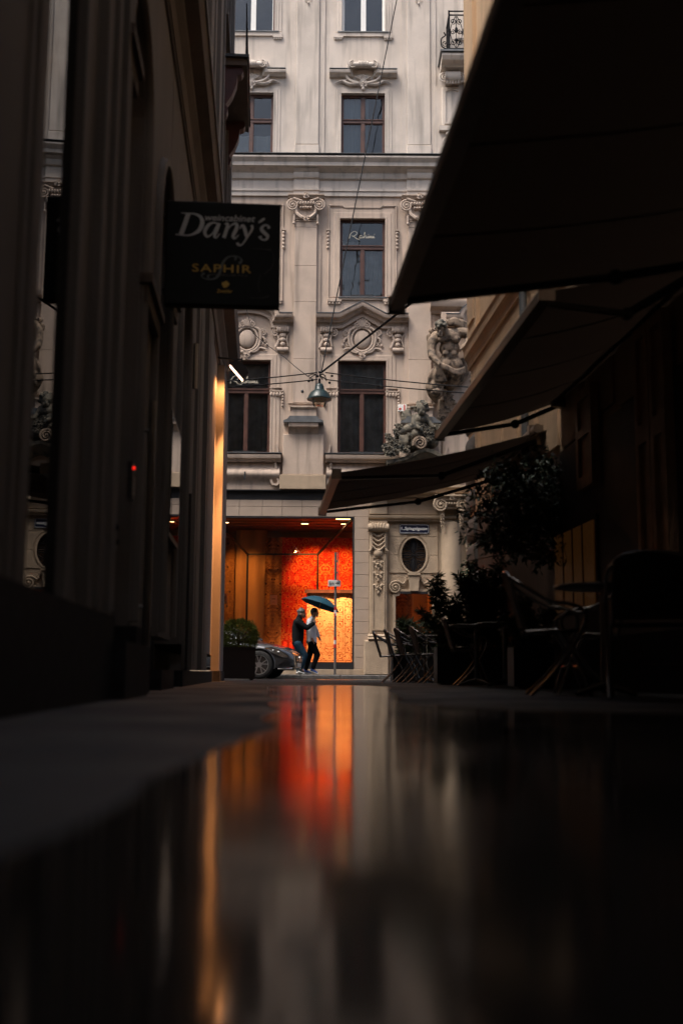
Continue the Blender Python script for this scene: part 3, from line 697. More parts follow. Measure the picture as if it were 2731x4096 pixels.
# ---------------------------------------------------------------- shop front
MB().box(XA, X_P0 - .02, -.03, 0, Z_BAND0, Z_BAND1 - .002).obj('sign_band', BLACKM, FB)
MB().box(XA, X_P0 + .02, -.14, 0, Z_BAND1 - .03, Z_BAND1 - .004).obj('band_flashing', BLACKM, FB)
zj = fx(1150, 2027)[1]; txs = [fx(q, 2030)[0] for q in (793, 876, 958, 1050, 1129, 1208, 1299, 1389)] + [fx(1476, 2200)[0]]
tw = txs[2] - txs[1]
txs = [txs[0] - tw * k for k in range(6, 0, -1)] + txs
for a, b in zip(txs, txs[1:]):
    MB().cham(a + .005, b - .005, -.03, 0, zj + .005, Z_BAND0 - .004, .004).obj('tile', TILE, FB)
    MB().cham(a + .005, min(b - .005, X_P0), -.03, 0, Z_SH1 + .003, zj - .005, .004).obj('tile', TILE, FB)
n_t = 13; zt0 = SW + .155; hh_ = (Z_SH1 - zt0) / n_t
for k in range(n_t):
    MB().cham(X_SH1 + .012, X_P0 - .01, -.03, 0, zt0 + k * hh_ + .005, zt0 + (k + 1) * hh_ - .005, .004).obj('tile', TILE, FB)
    MB().cham(X_SH0 - .6, X_SH0 - .012, -.03, 0, zt0 + k * hh_ + .005, zt0 + (k + 1) * hh_ - .005, .004).obj('tile', TILE, FB)
MB().cham(X_SH0 - .6, X_P0 - .01, -.05, 0, SW, zt0 - .004, .01).obj('plinth', STONE, FB)
fr_ = MB(); t = .045
fr_.box(X_SH0, X_SH0 + t, -.02, .06, Z_SH0, Z_SH1).box(X_SH1 - t, X_SH1 - .003, -.02, .06, Z_SH0, Z_SH1).box(X_SH0 + t, X_SH1 - t, -.02, .06, Z_SH1 - t, Z_SH1 - .002).box(X_SH0, X_SH1 - .003, -.045, .06, zt0, Z_SH0)
sw_ = fr_.obj('shop_window', BLACKM, FB)
MB().box(X_SH0 + t, X_SH1 - t, .02, .03, Z_SH0, Z_SH1 - t).obj('pane', SHOPGLASS, sw_)
# interior
SHWALL = mat('shop_plaster', (.50, .33, .17), .9, .1, 1.5, .1, 30)
SHCEIL = mat('shop_ceiling', (.22, .10, .045), .5, .15, 2, .05, 30)
SHFLOOR = mat('shop_floor', (.16, .07, .03), .6, .2, 4, .05, 30)
XI0, XI1, YI = X_SH0 - 1.4, X_SH1 + 2.6, 3.6
m = MB(); m.box(XI0, XI1, YI, YI + .1, Z_SH0 - .1, Z_SH1 + .1); m.box(XI0 - .1, XI0, .13, YI, Z_SH0 - .1, Z_SH1 + .1); m.box(XI1, XI1 + .1, .32, YI, Z_SH0 - .1, Z_SH1 + .1); m.obj('shop_room', SHWALL, FB)
MB().box(XI0, XI1, .13, YI, Z_SH1 + .02, Z_SH1 + .1).obj('shop_ceiling', SHCEIL, FB)
MB().box(XI0, XI1, .07, YI, Z_SH0 - .1, Z_SH0 - .02).obj('shop_floor', SHFLOOR, FB)
for yy in (.55, 1.1, 1.7, 2.35): MB().box(XI0 + .1, XI1 - .1, yy, yy + .05, Z_SH1 + .008, Z_SH1 + .019).obj('ceiling_groove', BLACKM, FB)
# dark glass-box frame inside
m = MB(); yb = 2.0
def ip(px, py, y): p = at(px, py, DF + y); return (p.x, y, p.z)
A0, A1, B0, B1 = ip(991, 2217, yb), ip(1271, 2217, yb), ip(991, 2640, yb), ip(1271, 2640, yb)
m.bar(A0, A1, .045); m.bar(A0, (A0[0], yb, Z_SH0), .055); m.bar(A1, (A1[0], yb, Z_SH0), .055)
m.bar(A1, (X_SH1 - .06, .08, Z_SH1 - .06), .055); m.bar(A0, ip(868, 2090, .12), .045)
m.obj('glass_box_frame', mat('slate_frame', (.006, .007, .009), .5, .1, 5, 0), FB)
# ---------------------------------------------------------------- stone portal right of the shop
# oval window
n = 40; ring = []; mo = MB()
ell = [(ov_x + ov_a * math.cos(2 * math.pi * k / n), ov_z + ov_b * math.sin(2 * math.pi * k / n)) for k in range(n)]
def sq(k):
    a = 2 * math.pi * k / n; c, s = math.cos(a), math.sin(a); q = max(abs(c), abs(s)); return ov_x + (ov_a + .121) * c / q, ov_z + (ov_b + .121) * s / q
vs = [(x, -.004, z) for x, z in ell] + [(*[sq(k)[0]], -.004, sq(k)[1]) for k in range(n)] + [(x, .2, z) for x, z in ell]
mo.add(vs, [(k, (k + 1) % n, n + (k + 1) % n, n + k) for k in range(n)] + [(k, 2 * n + k, 2 * n + (k + 1) % n, (k + 1) % n) for k in range(n)]); mo.obj('oval_spandrel', STONE, FB, 40)
ovw = MB().sweep(ell + [], [(-.01, -.02), (.035, -.02), (.035, .03), (-.01, .03)], True).obj('oval_window', STONE, FB, 40)
MB().add([(x, .14, z) for x, z in ell], [tuple(range(n))]).obj('pane', mat('oval_glass', (.12, .075, .048), .25, .3, 6, .2, 20), ovw)
g = MB(); u, v_ = ov_a, ov_b
def oc(pts, r=.016): g.tube(catmull([(ov_x + x * u, .06, ov_z + z * v_) for x, z in pts], 6), r, 5)
for s in (-1, 1):
    for t_ in (-1, 1):
        g.tube([(ov_x + s * u * .5 + u * .3 * (1 - .75 * q / 18) * math.cos(R(90) * t_ + s * t_ * q * .5), .06, ov_z + t_ * v_ * .6 + v_ * .2 * (1 - .75 * q / 18) * math.sin(R(90) * t_ + s * t_ * q * .5)) for q in range(19)], .015, 5)
        oc([(0, 0), (s * .35, t_ * .14), (s * .8, t_ * .1), (s * .98, t_ * .02)]); oc([(0, t_ * .1), (s * .22, t_ * .35), (s * .15, t_ * .75), (0, t_ * .98)]); oc([(s * .3, t_ * .3), (s * .6, t_ * .36), (s * .85, t_ * .3)])
    g.ball((ov_x, .06, ov_z + s * v_ * .55), (.06, .03, .2), 8, 6)
oc([(-.98, 0), (.98, 0)])
g.obj('iron_grille', IRON, ovw)
# panel joints as separate stones
xa_, xb_ = fx(1557, 2200)[0], fx(1750, 2200)[0]
zj_ = [fx(1600, p)[1] for p in (2098, 2146, 2220, 2292)]
for sx, (p0, p1) in ((-1, (xa_, ov_x)), (1, (ov_x, xb_))):
    for i in range(3):
        za, zb = zj_[i] - .006, zj_[i + 1] + .006
        pts_ = []
        if sx < 0: lo, hi = xa_, None
        N_ = 8; curve = []
        for k in range(N_ + 1):
            z = zb + (za - zb) * k / N_; tt = (z - ov_z) / (ov_b + .05); e = (ov_a + .07) * math.sqrt(max(0, 1 - tt * tt)); curve.append((ov_x + sx * max(e, .0 if i else .18), z))
        poly = ([(xa_ if sx < 0 else xb_, zb)] + curve + [(xa_ if sx < 0 else xb_, za)])
        MB().prism(poly, -.028, 0).obj('ashlar_block', STONE, FB)
MB().box(xa_, xb_, -.026, 0, fx(1650, 2371)[1] + .02, zj_[3] - .008).obj('ashlar_block', STONE, FB) if False else None
kx = ov_x; kz1, kz0 = fx(1656, 2294)[1], fx(1656, 2365)[1]
m = MB().prism([(kx - .16, kz1), (kx + .16, kz1), (kx + .11, kz0), (kx - .11, kz0)], -.16, 0); m.prism([(kx - .18, kz1), (kx + .18, kz1), (kx + .17, kz1 - .06), (kx - .17, kz1 - .06)], -.19, -.0); m.obj('keystone', STONE, FB)
for sx in (-1, 1):
    m = MB(); vx, vz = fx(1654 + sx * 74, 2350); m.volute(vx, vz, .17, -.05, 2.2, -sx, .2, 60 if sx < 0 else 120); m.volute(fx(1654 + sx * 33, 2316)[0], fx(1654, 2316)[1], .07, -.04, 1.6, sx, .22)
    stroke(m, [(vx - sx * .05, vz + .19), (vx - sx * .22, vz + .1), (vx - sx * .3, vz + .22)], .035, .03, -.05); m.obj('scroll', STONE, FB, 50)
m = MB(); c = .09
m.sweep([(xs0 - .02, zs0), (xs0 - .02, zs1 - c), (xs0 + c, zs1 - c + .03), (xs0 + c + .02, zs1 + .02), (xs1 - c - .02, zs1 + .02), (xs1 - c, zs1 - c + .03), (xs1 + .02, zs1 - c), (xs1 + .02, zs0)], [(0, -.02), (.05, -.02), (.05, .06), (0, .07)])
pw_ = m.obj('small_window', STONE, FB, 30)
MB().box(xs0, xs1, .08, .09, zs0, zs1).obj('pane', SHOPGLASS, pw_)
m = MB().box(fx(1600, 2371)[0], fx(1709, 2371)[0], -.07, .05, zs1 - .03, zs1 + .035); m.obj('lintel_bar', BLACKM, pw_)
# pilaster with console and carved drop
z1p, z0p = fx(1510, 2118)[1], fx(1510, 2537)[1]
MB().cham(X_P0, X_P1, -.16, 0, z0p, z1p, .025).obj('portal_pilaster', STONE, FB)
m = MB().sweep([(X_P0 + .09, z0p + .12), (X_P1 - .09, z0p + .12), (X_P1 - .09, z1p - .8), (X_P0 + .09, z1p - .8)], [(0, -.02), (.185, -.02), (.185, .02), (0, .02)], True); m.obj('pilaster_panel', STONE, FB, 30)
xm = (X_P0 + X_P1) / 2; m = MB()
m.tube([(X_P0 - .04, -.2, z1p + .02), (X_P1 + .04, -.2, z1p + .02)], .115, 12); m.box(X_P0 - .02, X_P1 + .02, -.2, 0, z1p, z1p + .14)
for q in range(5): m.capsule((xm - .16 + q * .08, -.28, z1p + .12), .035, (xm - .14 + q * .07, -.3, z1p + .02), .03, 7)
stroke(m, [(xm - .2, z1p - .08), (xm - .18, z1p - .5), (xm - .24, z1p - .62)], .04, .035, -.19); stroke(m, [(xm + .2, z1p - .08), (xm + .18, z1p - .5), (xm + .24, z1p - .62)], .04, .035, -.19)
for q in range(4): stroke(m, [(xm - .17, z1p - .12 - .12 * q), (xm, z1p - .22 - .13 * q), (xm + .17, z1p - .12 - .12 * q)], .028, .028, -.19 - .01 * q)
m.ball((xm, -.17, z1p - .68), (.13, .09, .14), 10, 6); m.volute(xm - .24, z1p - .62, .07, -.18, 1.3, -1); m.volute(xm + .24, z1p - .62, .07, -.18, 1.3, 1)
m.obj('pilaster_console', STONE, FB, 55)
m = MB()
for q, zz in enumerate((.98, 1.28, 1.62)):
    m.rosette((xm, -.18, z1p - zz), .12 - .012 * q, 5); m.ball((xm, -.17, z1p - zz - .14), (.04, .04, .07), 8, 5); m.ball((xm - .1, -.17, z1p - zz + .06), (.06, .03, .035), 7, 5); m.ball((xm + .1, -.17, z1p - zz + .06), (.06, .03, .035), 7, 5)
m.obj('carved_drop', STONE, FB, 60)
zpb = fx(1500, 2562)[1]
MB().sweep([(X_P0 - .03, zpb), (X_P1 + .03, zpb)], [(0, 0), (.26, 0), (.28, .04), (.24, .08), (.25, .12), (.2, .17), (0, .19)]).obj('pedestal_moulding', STONE, FB, 30)
MB().cham(X_P0 - .14, X_P1 + .04, -.25, 0, SW, zpb - .002, .03).obj('portal_plinth', STONE, FB)
MB().cham(X_P1 + .045, XB, -.10, 0, SW, zpb - .1, .03).obj('plinth', STONE, FB)
# entablature over the portal
zc1, zc0 = fx(1600, 1962)[1], fx(1600, 1992)[1]; ze1, ze0 = fx(1600, 2064)[1], fx(1600, 2095)[1]
MB().sweep([(X_P0 - .02, zc0), (XB, zc0)], [(0, 0), (.2, 0), (.22, .06), (.36, .1), (.40, .2), (.46, .24), (.46, .3), (0, .33)]).obj('portal_cornice', STONE, FB, 30)
MB().sweep([(X_P0 - .03, ze0 + .06), (XB, ze0 + .06)], [(0, 0), (.12, 0), (.12, .04), (.18, .07), (.2, .12), (.2, .15), (0, .17)]).obj('architrave', STONE, FB, 30)
MB().cham(X_P0, X_P1, -.17, 0, ze0 + .24, zc0 - .004, .015).obj('frieze_block', STONE, FB)
MB().cham(X_P1 + .006, XB, -.08, 0, ze0 + .24, zc0 - .004, .015).obj('frieze_block', STONE, FB)
MB().box(X_P0, X_P1, -.15, 0, z1p + .142, ze0 + .058).obj('pilaster_neck', STONE, FB)
# half column with ionic capital
xq0, xq1 = fx(1762, 2300)[0], fx(1841, 2300)[0]; xq = (xq0 + xq1) / 2; rq = (xq1 - xq0) / 2; zq1 = fx(1800, 2092)[1]
pr_ = []
m = MB(); nn = 20
for i in range(15):
    z = zpb + (zq1 - zpb) * i / 14; r_ = rq * (1.02 - .07 * (i / 14))
    for k in range(nn + 1):
        a = math.pi * k / nn; m.v.append((xq - r_ * math.cos(a), -.06 - r_ * math.sin(a), z))
for i in range(14):
    for k in range(nn): m.f.append((i * (nn + 1) + k, i * (nn + 1) + k + 1, (i + 1) * (nn + 1) + k + 1, (i + 1) * (nn + 1) + k))
m.obj('half_column', STONE, FB, 60)
m = MB(); zk = fx(1785, 2028)[1]
m.sweep([(xq - .46, zk + .17), (xq + .46, zk + .17)], [(0, 0), (.48, 0), (.5, .04), (.55, .06), (.55, .1), (0, .1)])
for sx in (-1, 1):
    m.volute(xq + sx * .3, zk, .2, -.45, 2.4, -sx, .2); m.tube([(xq + sx * .3, -.45, zk), (xq + sx * .3, -.1, zk)], .16, 12)
    for q in range(4): m.rosette((xq + sx * .26, -.42 + .02 * q, zk - .27 - .1 * q), .07 - .006 * q, 5)
m.tube(catmull([(xq - .28, -.46, zk + .17), (xq, -.44, zk + .13), (xq + .28, -.46, zk + .17)], 6), .04, 6)
for q in range(-2, 3): m.ball((xq + q * .07, -.45, zk + .03), (.035, .05, .055), 8, 5)
m.rosette((xq, -.5, zk + .22), .1, 5); m.box(xq - .3, xq + .3, -.4, 0, zk - .1, zk + .16)
m.obj('ionic_capital', STONE, FB, 55)
# spandrel and arched doorway beyond the column
xd = fx(1846, 2300)[0]; m = MB()
arc = [(xd + .32 + 1.5 - 1.5 * math.cos(R(q)), fx(1850, 2300)[1] + 1.35 * math.sin(R(q))) for q in range(0, 91, 6)]
m.sweep(arc, [(0, -.1), (.14, -.1), (.16, -.03), (.1, 0), (.1, .06), (.14, .09), (0, .12)]); m.obj('door_arch', STONE, FB, 40)
m = MB(); vx, vz = xd + .22, arc[0][1] + 1.15
m.volute(vx + .1, vz, .14, -.06, 1.8, 1); m.volute(vx - .04, vz - .45, .1, -.06, 1.8, -1); m.volute(vx + .06, vz - .26, .09, -.06, 1.5, 1)
stroke(m, [(vx + .1, vz + .15), (vx - .1, vz - .1), (vx - .08, vz - .5), (vx - .02, vz - .9)], .05, .03, -.05); m.obj('spandrel_carving', STONE, FB, 60)
MB().box(xd + .12, xd + .33, -.16, 0, SW, arc[0][1] - .14).obj('door_pier', STONE, FB)
MB().sweep([(xd + .08, arc[0][1] - .12), (xd + .37, arc[0][1] - .12)], [(0, 0), (.18, 0), (.22, .06), (.22, .12), (0, .12)]).obj('impost', STONE, FB, 30)
MB().box(xd + .36, xd + 3.0, -.012, 0, SW, arc[0][1] + 1.2).obj('door', WOOD, FB)
# broken pediment scroll base under the cherub
xh0, zh0 = fx(1560, 1935); xh1 = fx(1830, 1935)[0]
MB().sweep(catmull([(fx(1545, 1855)[0], fx(1545, 1855)[1] - .1), (fx(1620, 1850)[0], fx(1620, 1860)[1] + .05), (fx(1700, 1840)[0], fx(1700, 1850)[1] + .2), (fx(1790, 1880)[0], fx(1790, 1880)[1] + .1)], 6), [(0, -.25), (.35, -.22), (.45, -.1), (.55, 0), (.55, .1), (0, .12)]).obj('broken_pediment', STONE_DARK, FB, 40)
m = MB()
for q in range(8): m.ball((xh0 + .5 + q * .14, -.3, fx(1700, 1958)[1] + .05 * math.sin(q * 2.2)), (.1, .1, .09), 9, 6)
m.volute(xh0 + .45, fx(1700, 1950)[1] + .02, .13, -.34, 1.8, 1); m.obj('frieze_carving', STONE, FB, 60)
m = MB().cham(fx(1745, 1920)[0], fx(1836, 1920)[0], -.42, 0, zc1 + .03, fx(1790, 1890)[1], .05); m.obj('portal_block', STONE, FB)

# ---------------------------------------------------------------- sculptures
def sp(cx, cy, d): p = fx(1680 + cx * .1914, 1250 + cy * .1914, d); return Vector((p[0], -d, p[1]))
k = .1914 * DF / F                                   # metres per crop pixel
base = sp(600, 1900, 0)
ST = thing('giant_statue', 'carved stone giant bent under drapery with a rose garland hanging below, on the facade pier', 'statue', (base.x, DF - .1, base.z))
off = -Vector((base.x, -.1, base.z))
def S(cx, cy, d=.45): return sp(cx, cy, d) + off
b = MB()
b.ball(S(610, 520, .5), (250 * k, .26, 190 * k), 14, 9); b.ball(S(610, 760, .42), (225 * k, .25, 190 * k), 14, 9); b.ball(S(620, 960, .40), (205 * k, .24, 150 * k), 14, 9)
b.ball(S(480, 560, .62), (120 * k, .12, 90 * k)); b.ball(S(720, 560, .62), (120 * k, .12, 90 * k))          # chest
b.ball(S(610, 700, .63), (60 * k, .05, 110 * k)); b.ball(S(530, 860, .6), (80 * k, .06, 60 * k)); b.ball(S(700, 860, .6), (80 * k, .06, 60 * k))
b.capsule(S(520, 470, .6), .15, S(450, 340, .72), .15)                                                     # neck
b.ball(S(440, 330, .78), (115 * k, .16, 135 * k), 12, 9); b.ball(S(410, 410, .92), (28 * k, .05, 45 * k)); b.ball(S(410, 470, .86), (70 * k, .08, 60 * k))  # face, nose, beard
b.chain([S(330, 500, .5), S(250, 620, .55), S(225, 800, .6), S(250, 900, .66), S(370, 1050, .78)], [.16, .15, .115, .12, .075])  # arm held down
for q in range(4): b.chain([S(365 + 8 * q, 1030 - 3 * q, .80), S(385 + 7 * q, 1080, .86), S(372 + 6 * q, 1130, .84)], [.028, .024, .02], 7)
b.chain([S(390, 1010, .82), S(420, 1030, .86), S(425, 1075, .86)], [.028, .024, .02], 7)
b.chain([S(790, 420, .5), S(960, 430, .55), S(1050, 520, .55), S(1000, 640, .6), S(900, 730, .66)], [.17, .15, .13, .12, .08])  # raised arm
for q in range(4): b.chain([S(900 - 10 * q, 720 + 8 * q, .68), S(860 - 8 * q, 750 + 8 * q, .7), S(850 - 4 * q, 785 + 6 * q, .68)], [.028, .024, .02], 7)
b.chain([S(920, 700, .7), S(955, 715, .74), S(980, 705, .74)], [.028, .024, .02], 7)
b.chain([S(540, 1080, .4), S(400, 1300, .42), S(280, 1560, .40), S(330, 1680, .36)], [.25, .25, .24, .2])
b.chain([S(720, 1100, .4), S(740, 1300, .34), S(640, 1480, .26)], [.24, .22, .18])
b.merged('body', STONE_CARVED, .022, 3, ST)
h = MB()
for q in range(46):
    a, e = random.uniform(0, 6.28), random.uniform(-.3, 1.4); c_ = S(435, 300, .8); rr = 125 * k
    h.ball(c_ + Vector((rr * math.cos(a) * math.cos(e), .15 * math.sin(a) * math.cos(e), rr * 1.05 * math.sin(e))), random.uniform(.035, .06), 7, 5)
h.ball(S(435, 290, .78), (118 * k, .16, 118 * k)); h.merged('hair', STONE_DARK, .02, 1, ST)
dr = MB()
def fold(pts, r0, r1): P = catmull([tuple(S(*p)) for p in pts], 5); dr.tube(P, [r0 + (r1 - r0) * i / (len(P) - 1) for i in range(len(P))], 8)
for q in range(5): fold([(540 + 10 * q, 200 + 12 * q, .6), (700, 150 + 22 * q, .62), (860, 200 + 26 * q, .55), (1010, 290 + 22 * q, .45), (1100, 400 + 20 * q, .35)], .07, .08)
for q in range(4): fold([(1090 - 10 * q, 400 + 10 * q, .32), (1120 - 22 * q, 540, .28), (1080 - 22 * q, 690, .26), (1000 - 20 * q, 780, .25)], .09, .06)
for q in range(4): fold([(420 + 6 * q, 1080 + 22 * q, .72), (560, 1130 + 20 * q, .74), (720, 1210 + 24 * q, .68), (860, 1190 + 26 * q, .55), (920, 1150 + 26 * q, .4)], .06, .05)
for q in range(5): fold([(360 + 22 * q, 1080, .74), (350 + 20 * q, 1180, .72), (320 + 40 * q, 1320, .66), (330 + 50 * q, 1450, .6)], .05, .06)
for q in range(6): fold([(300 + 34 * q, 1180, .6), (210 + 42 * q, 1320, .58), (190 + 50 * q, 1500, .52), (220 + 44 * q, 1640, .46), (330 + 10 * q, 1800, .3)], .07, .05)
for q in range(3): fold([(840 + 24 * q, 960, .3), (890 + 24 * q, 1120, .26), (930 + 16 * q, 1250, .2), (880 + 10 * q, 1400, .2), (780, 1520, .2)], .08, .06)
fold([(190, 470, .3), (190, 560, .3), (240, 600, .35)], .09, .08); fold([(210, 400, .3), (270, 390, .35)], .1, .1)
fold([(190, 1560, .42), (230, 1720, .38), (350, 1880, .2)], .12, .06); dr.ball(S(330, 1660, .5), (130 * k, .16, 100 * k))
dr.merged('drapery', STONE_CARVED, .022, 2, ST)
ga = MB()
for i, (cx_, cy_, r_) in enumerate([(600, 1400, 50), (610, 1480, 55), (590, 1580, 50), (620, 1640, 45), (590, 1700, 50), (555, 1800, 62), (640, 1790, 40), (585, 1890, 72), (680, 1860, 45), (560, 2000, 60), (580, 2080, 62), (500, 2080, 45), (440, 2200, 78), (540, 2180, 60), (430, 2100, 40), (600, 2140, 50), (480, 2290, 60), (400, 2330, 55), (340, 2400, 60)]):
    ga.rosette(S(cx_, cy_, .2), r_ * k * 1.15, 5 + i % 2)
    a = i * 1.7; ga.ball(S(cx_ + 60 * math.cos(a), cy_ + 55 * math.sin(a), .16), (.09, .03, .04), 7, 5)
tag(ga.obj('garland', STONE_CARVED, ST, 70), kind='stuff')
MB().box(S(400, 1860, 0)[0], S(480, 1860, 0)[0], -.02, .095, S(400, 2300, 0)[2], S(400, 1850, 0)[2]).obj('backing_strip', STONE, ST)

def cp_(cx, cy, d): p = fx(1480 + cx * .2997, 1550 + cy * .2997, d); return Vector((p[0], -d, p[1]))
k2 = .2997 * DF / F; cb = cp_(600, 850, 0)
CH = thing('cherub_sculpture', 'dark weathered stone cherub reclining among roses and a big scroll on the portal', 'statue', (cb.x, DF - .3, cb.z))
off2 = -Vector((cb.x, -.3, cb.z))
def K(cx, cy, d=.5): return cp_(cx, cy, d) + off2
b = MB()
b.ball(K(685, 285, .62), (72 * k2, .15, 82 * k2), 12, 9); b.ball(K(680, 320, .76), (16 * k2, .04, 22 * k2)); b.ball(K(690, 345, .68), (50 * k2, .1, 35 * k2))
b.capsule(K(680, 360, .58), .1, K(670, 400, .55), .12)
b.ball(K(665, 430, .52), (95 * k2, .2, 80 * k2), 12, 9); b.ball(K(625, 510, .5), (90 * k2, .2, 75 * k2), 12, 9); b.ball(K(720, 400, .5), (55 * k2, .14, 45 * k2)); b.ball(K(600, 400, .5), (50 * k2, .14, 45 * k2))
b.chain([K(595, 400, .55), K(580, 480, .62), K(615, 530, .68), K(675, 550, .72)], [.1, .085, .075, .055])
for q in range(4): b.chain([K(675, 538 + 9 * q, .73), K(695, 545 + 9 * q, .78), K(700, 560 + 8 * q, .78)], [.026, .023, .02], 7)
b.chain([K(668, 525, .74), K(685, 512, .78), K(700, 515, .78)], [.024, .022, .018], 7)
b.chain([K(740, 395, .52), K(780, 460, .56), K(820, 520, .6), K(870, 530, .62)], [.1, .085, .07, .05])
for q in range(4): b.chain([K(870, 520 + 9 * q, .62), K(895, 524 + 9 * q, .64), K(905, 538 + 8 * q, .62)], [.024, .022, .018], 7)
b.chain([K(862, 512, .64), K(880, 500, .66), K(893, 503, .66)], [.024, .022, .018], 7)
b.chain([K(600, 530, .5), K(500, 560, .55), K(430, 590, .55), K(365, 650, .5), K(335, 690, .48), K(310, 700, .55)], [.17, .15, .12, .09, .06, .055])
b.chain([K(640, 560, .5), K(600, 620, .6), K(560, 680, .55)], [.16, .13, .1])
b.merged('body', STONE_DARK, .018, 3, CH)
h = MB()
for q in range(40):
    a, e = random.uniform(0, 6.28), random.uniform(-.1, 1.5); rr = 80 * k2
    h.ball(K(690, 262, .58) + Vector((rr * math.cos(a) * math.cos(e), .15 * math.sin(a) * math.cos(e), rr * math.sin(e))), random.uniform(.03, .05), 7, 5)
h.ball(K(690, 255, .58), (78 * k2, .15, 60 * k2)); h.ball(K(640, 205, .5), 32 * k2, 10, 7); h.ball(K(765, 290, .55), (.06, .07, .08)); h.merged('hair', STONE_DARK, .016, 1, CH)
m = MB()                                              # shell behind the shoulder
for q in range(7):
    a = R(100 + q * 24); m.capsule(K(530, 400, .3), .06, K(530, 400, .22) + Vector((95 * k2 * math.cos(a), 0, 95 * k2 * math.sin(a))), .07, 8)
m.merged('shell', STONE_DARK, .02, 2, CH)
m = MB()
for (cx_, cy_, r_) in [(245, 670, 45), (290, 720, 50), (210, 800, 55), (350, 755, 50), (260, 790, 60), (290, 870, 55), (340, 830, 60), (230, 870, 45), (390, 530, 45), (350, 610, 40), (705, 510, 40), (740, 600, 45), (785, 600, 45), (860, 530, 42), (905, 560, 45), (770, 560, 40), (700, 620, 40), (830, 610, 45), (590, 570, 40), (780, 680, 40), (850, 650, 40), (900, 520, 35), (600, 300, 26), (420, 790, 50), (470, 820, 60)]:
    m.rosette(K(cx_, cy_, .62), r_ * k2 * 1.1, 5); a = cx_ * .3; m.ball(K(cx_ + 45 * math.cos(a), cy_ + 45 * math.sin(a), .55), (.1, .04, .05), 7, 5)
tag(m.obj('roses', STONE_DARK, CH, 70), kind='stuff')
m = MB()
for q in range(5): m.chain([K(400 + 25 * q, 650, .6), K(410 + 20 * q, 730, .62), K(440 + 6 * q, 820, .6)], [.05, .055, .03], 8)
for q in range(4): m.chain([K(500 + 15 * q, 600 + 10 * q, .6), K(520 + 20 * q, 640, .62), K(560, 700 + 20 * q, .55)], [.06, .055, .05], 8)
m.ball(K(560, 760, .35), (150 * k2, .25, 110 * k2), 12, 8); m.ball(K(800, 730, .35), (120 * k2, .25, 90 * k2), 12, 8)
m.merged('drapery', STONE_DARK, .02, 2, CH)
m = MB(); c_ = K(665, 745, .72); m.volute(c_.x, c_.z, 90 * k2, c_.y, 2.4, -1, .26, 200); m.obj('scroll', STONE_CARVED, CH, 60)

# ---------------------------------------------------------------- alarm box, street name sign, lettering on glass
RED = mat('red_plastic', (.55, .04, .02), .4, .1, 5, .05, 60)
x0, x1, z0, z1 = rect(1592, 1618, 1626, 1646, .12)
AB = thing('alarm_box', 'small white alarm box with red stripe on the facade beside the mezzanine window', 'alarm box', ((x0 + x1) / 2, DF - .03, z0)); w_ = (x1 - x0) / 2; hh = z1 - z0
MB().cham(-w_, w_, -.09, .0, 0, hh, .012).obj('housing', WHITE, AB); MB().box(w_ * .3, w_ * .62, -.097, -.085, .01, hh - .01).obj('stripe', RED, AB); MB().box(-w_ * .85, -w_ * .3, -.097, -.085, hh * .25, hh * .5).obj('badge', RED, AB)
NAVY = mat('navy_enamel', (.012, .016, .04), .25, .1, 5, .03, 60)
x0, x1, z0, z1 = rect(1596, 2096, 1716, 2135, .06)
SS = thing('street_name_sign', 'navy enamel street name sign reading 1.,Spiegelgasse above the oval window', 'street sign', ((x0 + x1) / 2, DF - .035, z0)); w_ = (x1 - x0) / 2; hh = z1 - z0
MB().prism([(-w_ + .03, 0), (w_ - .03, 0), (w_, .03), (w_, hh - .03), (w_ - .03, hh), (-w_ + .03, hh), (-w_, hh - .03), (-w_, .03)], -.018, 0).obj('plate', NAVY, SS)
bd = MB(); bd.sweep([(-w_ + .045, .02), (w_ - .045, .02), (w_ - .02, .045), (w_ - .02, hh - .045), (w_ - .045, hh - .02), (-w_ + .045, hh - .02), (-w_ + .02, hh - .045), (-w_ + .02, .045)], [(.0185, -.004), (.020, -.004), (.020, .004), (.0185, .004)], True); bd.obj('border_line', WHITE, SS)
text_obj('1.,Spiegelgasse', 'lettering', WHITE, w_ * 1.72, hh * .42, (0, hh * .5), SS, -.0185, bold=.022)
def rahimi(x0, x1, z, name, lab):
    W = (x1 - x0); u = W / 10.0; o = thing(name, lab, 'lettering', ((x0 + x1) / 2, DF + .125, z)); m = MB(); t = .035
    st = [[(-5, -.3), (-4.7, 1.2), (-4, 2.2), (-3.1, 2.6), (-2.3, 2.2), (-2.5, 1.3), (-3.6, .7), (-4.2, .9)], [(-3.9, .7), (-3.0, .3), (-2.2, -.4), (-1.2, -.55)],
          [(-.4, .9), (-1.0, .95), (-1.3, .3), (-1.0, -.1), (-.5, .2), (-.35, .9), (-.4, .1), (-.1, -.1)], [(-.1, -.1), (.5, 1.2), (.75, 2.2), (.5, 2.0), (.35, -.1), (.7, .7), (1.1, .8), (1.1, -.05), (1.5, .1)],
          [(1.5, .1), (1.8, .8), (1.75, -.05), (2.1, .1)], [(2.0, 1.35), (2.1, 1.55)], [(2.1, .1), (2.4, .8), (2.35, -.05), (2.75, .75), (2.8, -.05), (3.2, .8), (3.25, -.05), (3.6, .1)], [(3.6, .1), (3.95, .8), (3.9, -.05), (4.4, .15)], [(4.15, 1.35), (4.3, 1.6)]]
    for s_ in st: ribbon(m, [(p[0] * u, p[1] * u * .95, u * (.24 if i in (0, 1) else .19)) for i, p in enumerate(s_)], 0, 5, .003)
    m.obj('script', LETTER, o); return o
xq_, zz = fx(1450, 945); a_ = fx(1397, 945)[0]; b_ = fx(1506, 945)[0]; rahimi(a_, b_, zz, 'window_lettering', 'cream script lettering reading Rahimi on the window beside the awning tip')
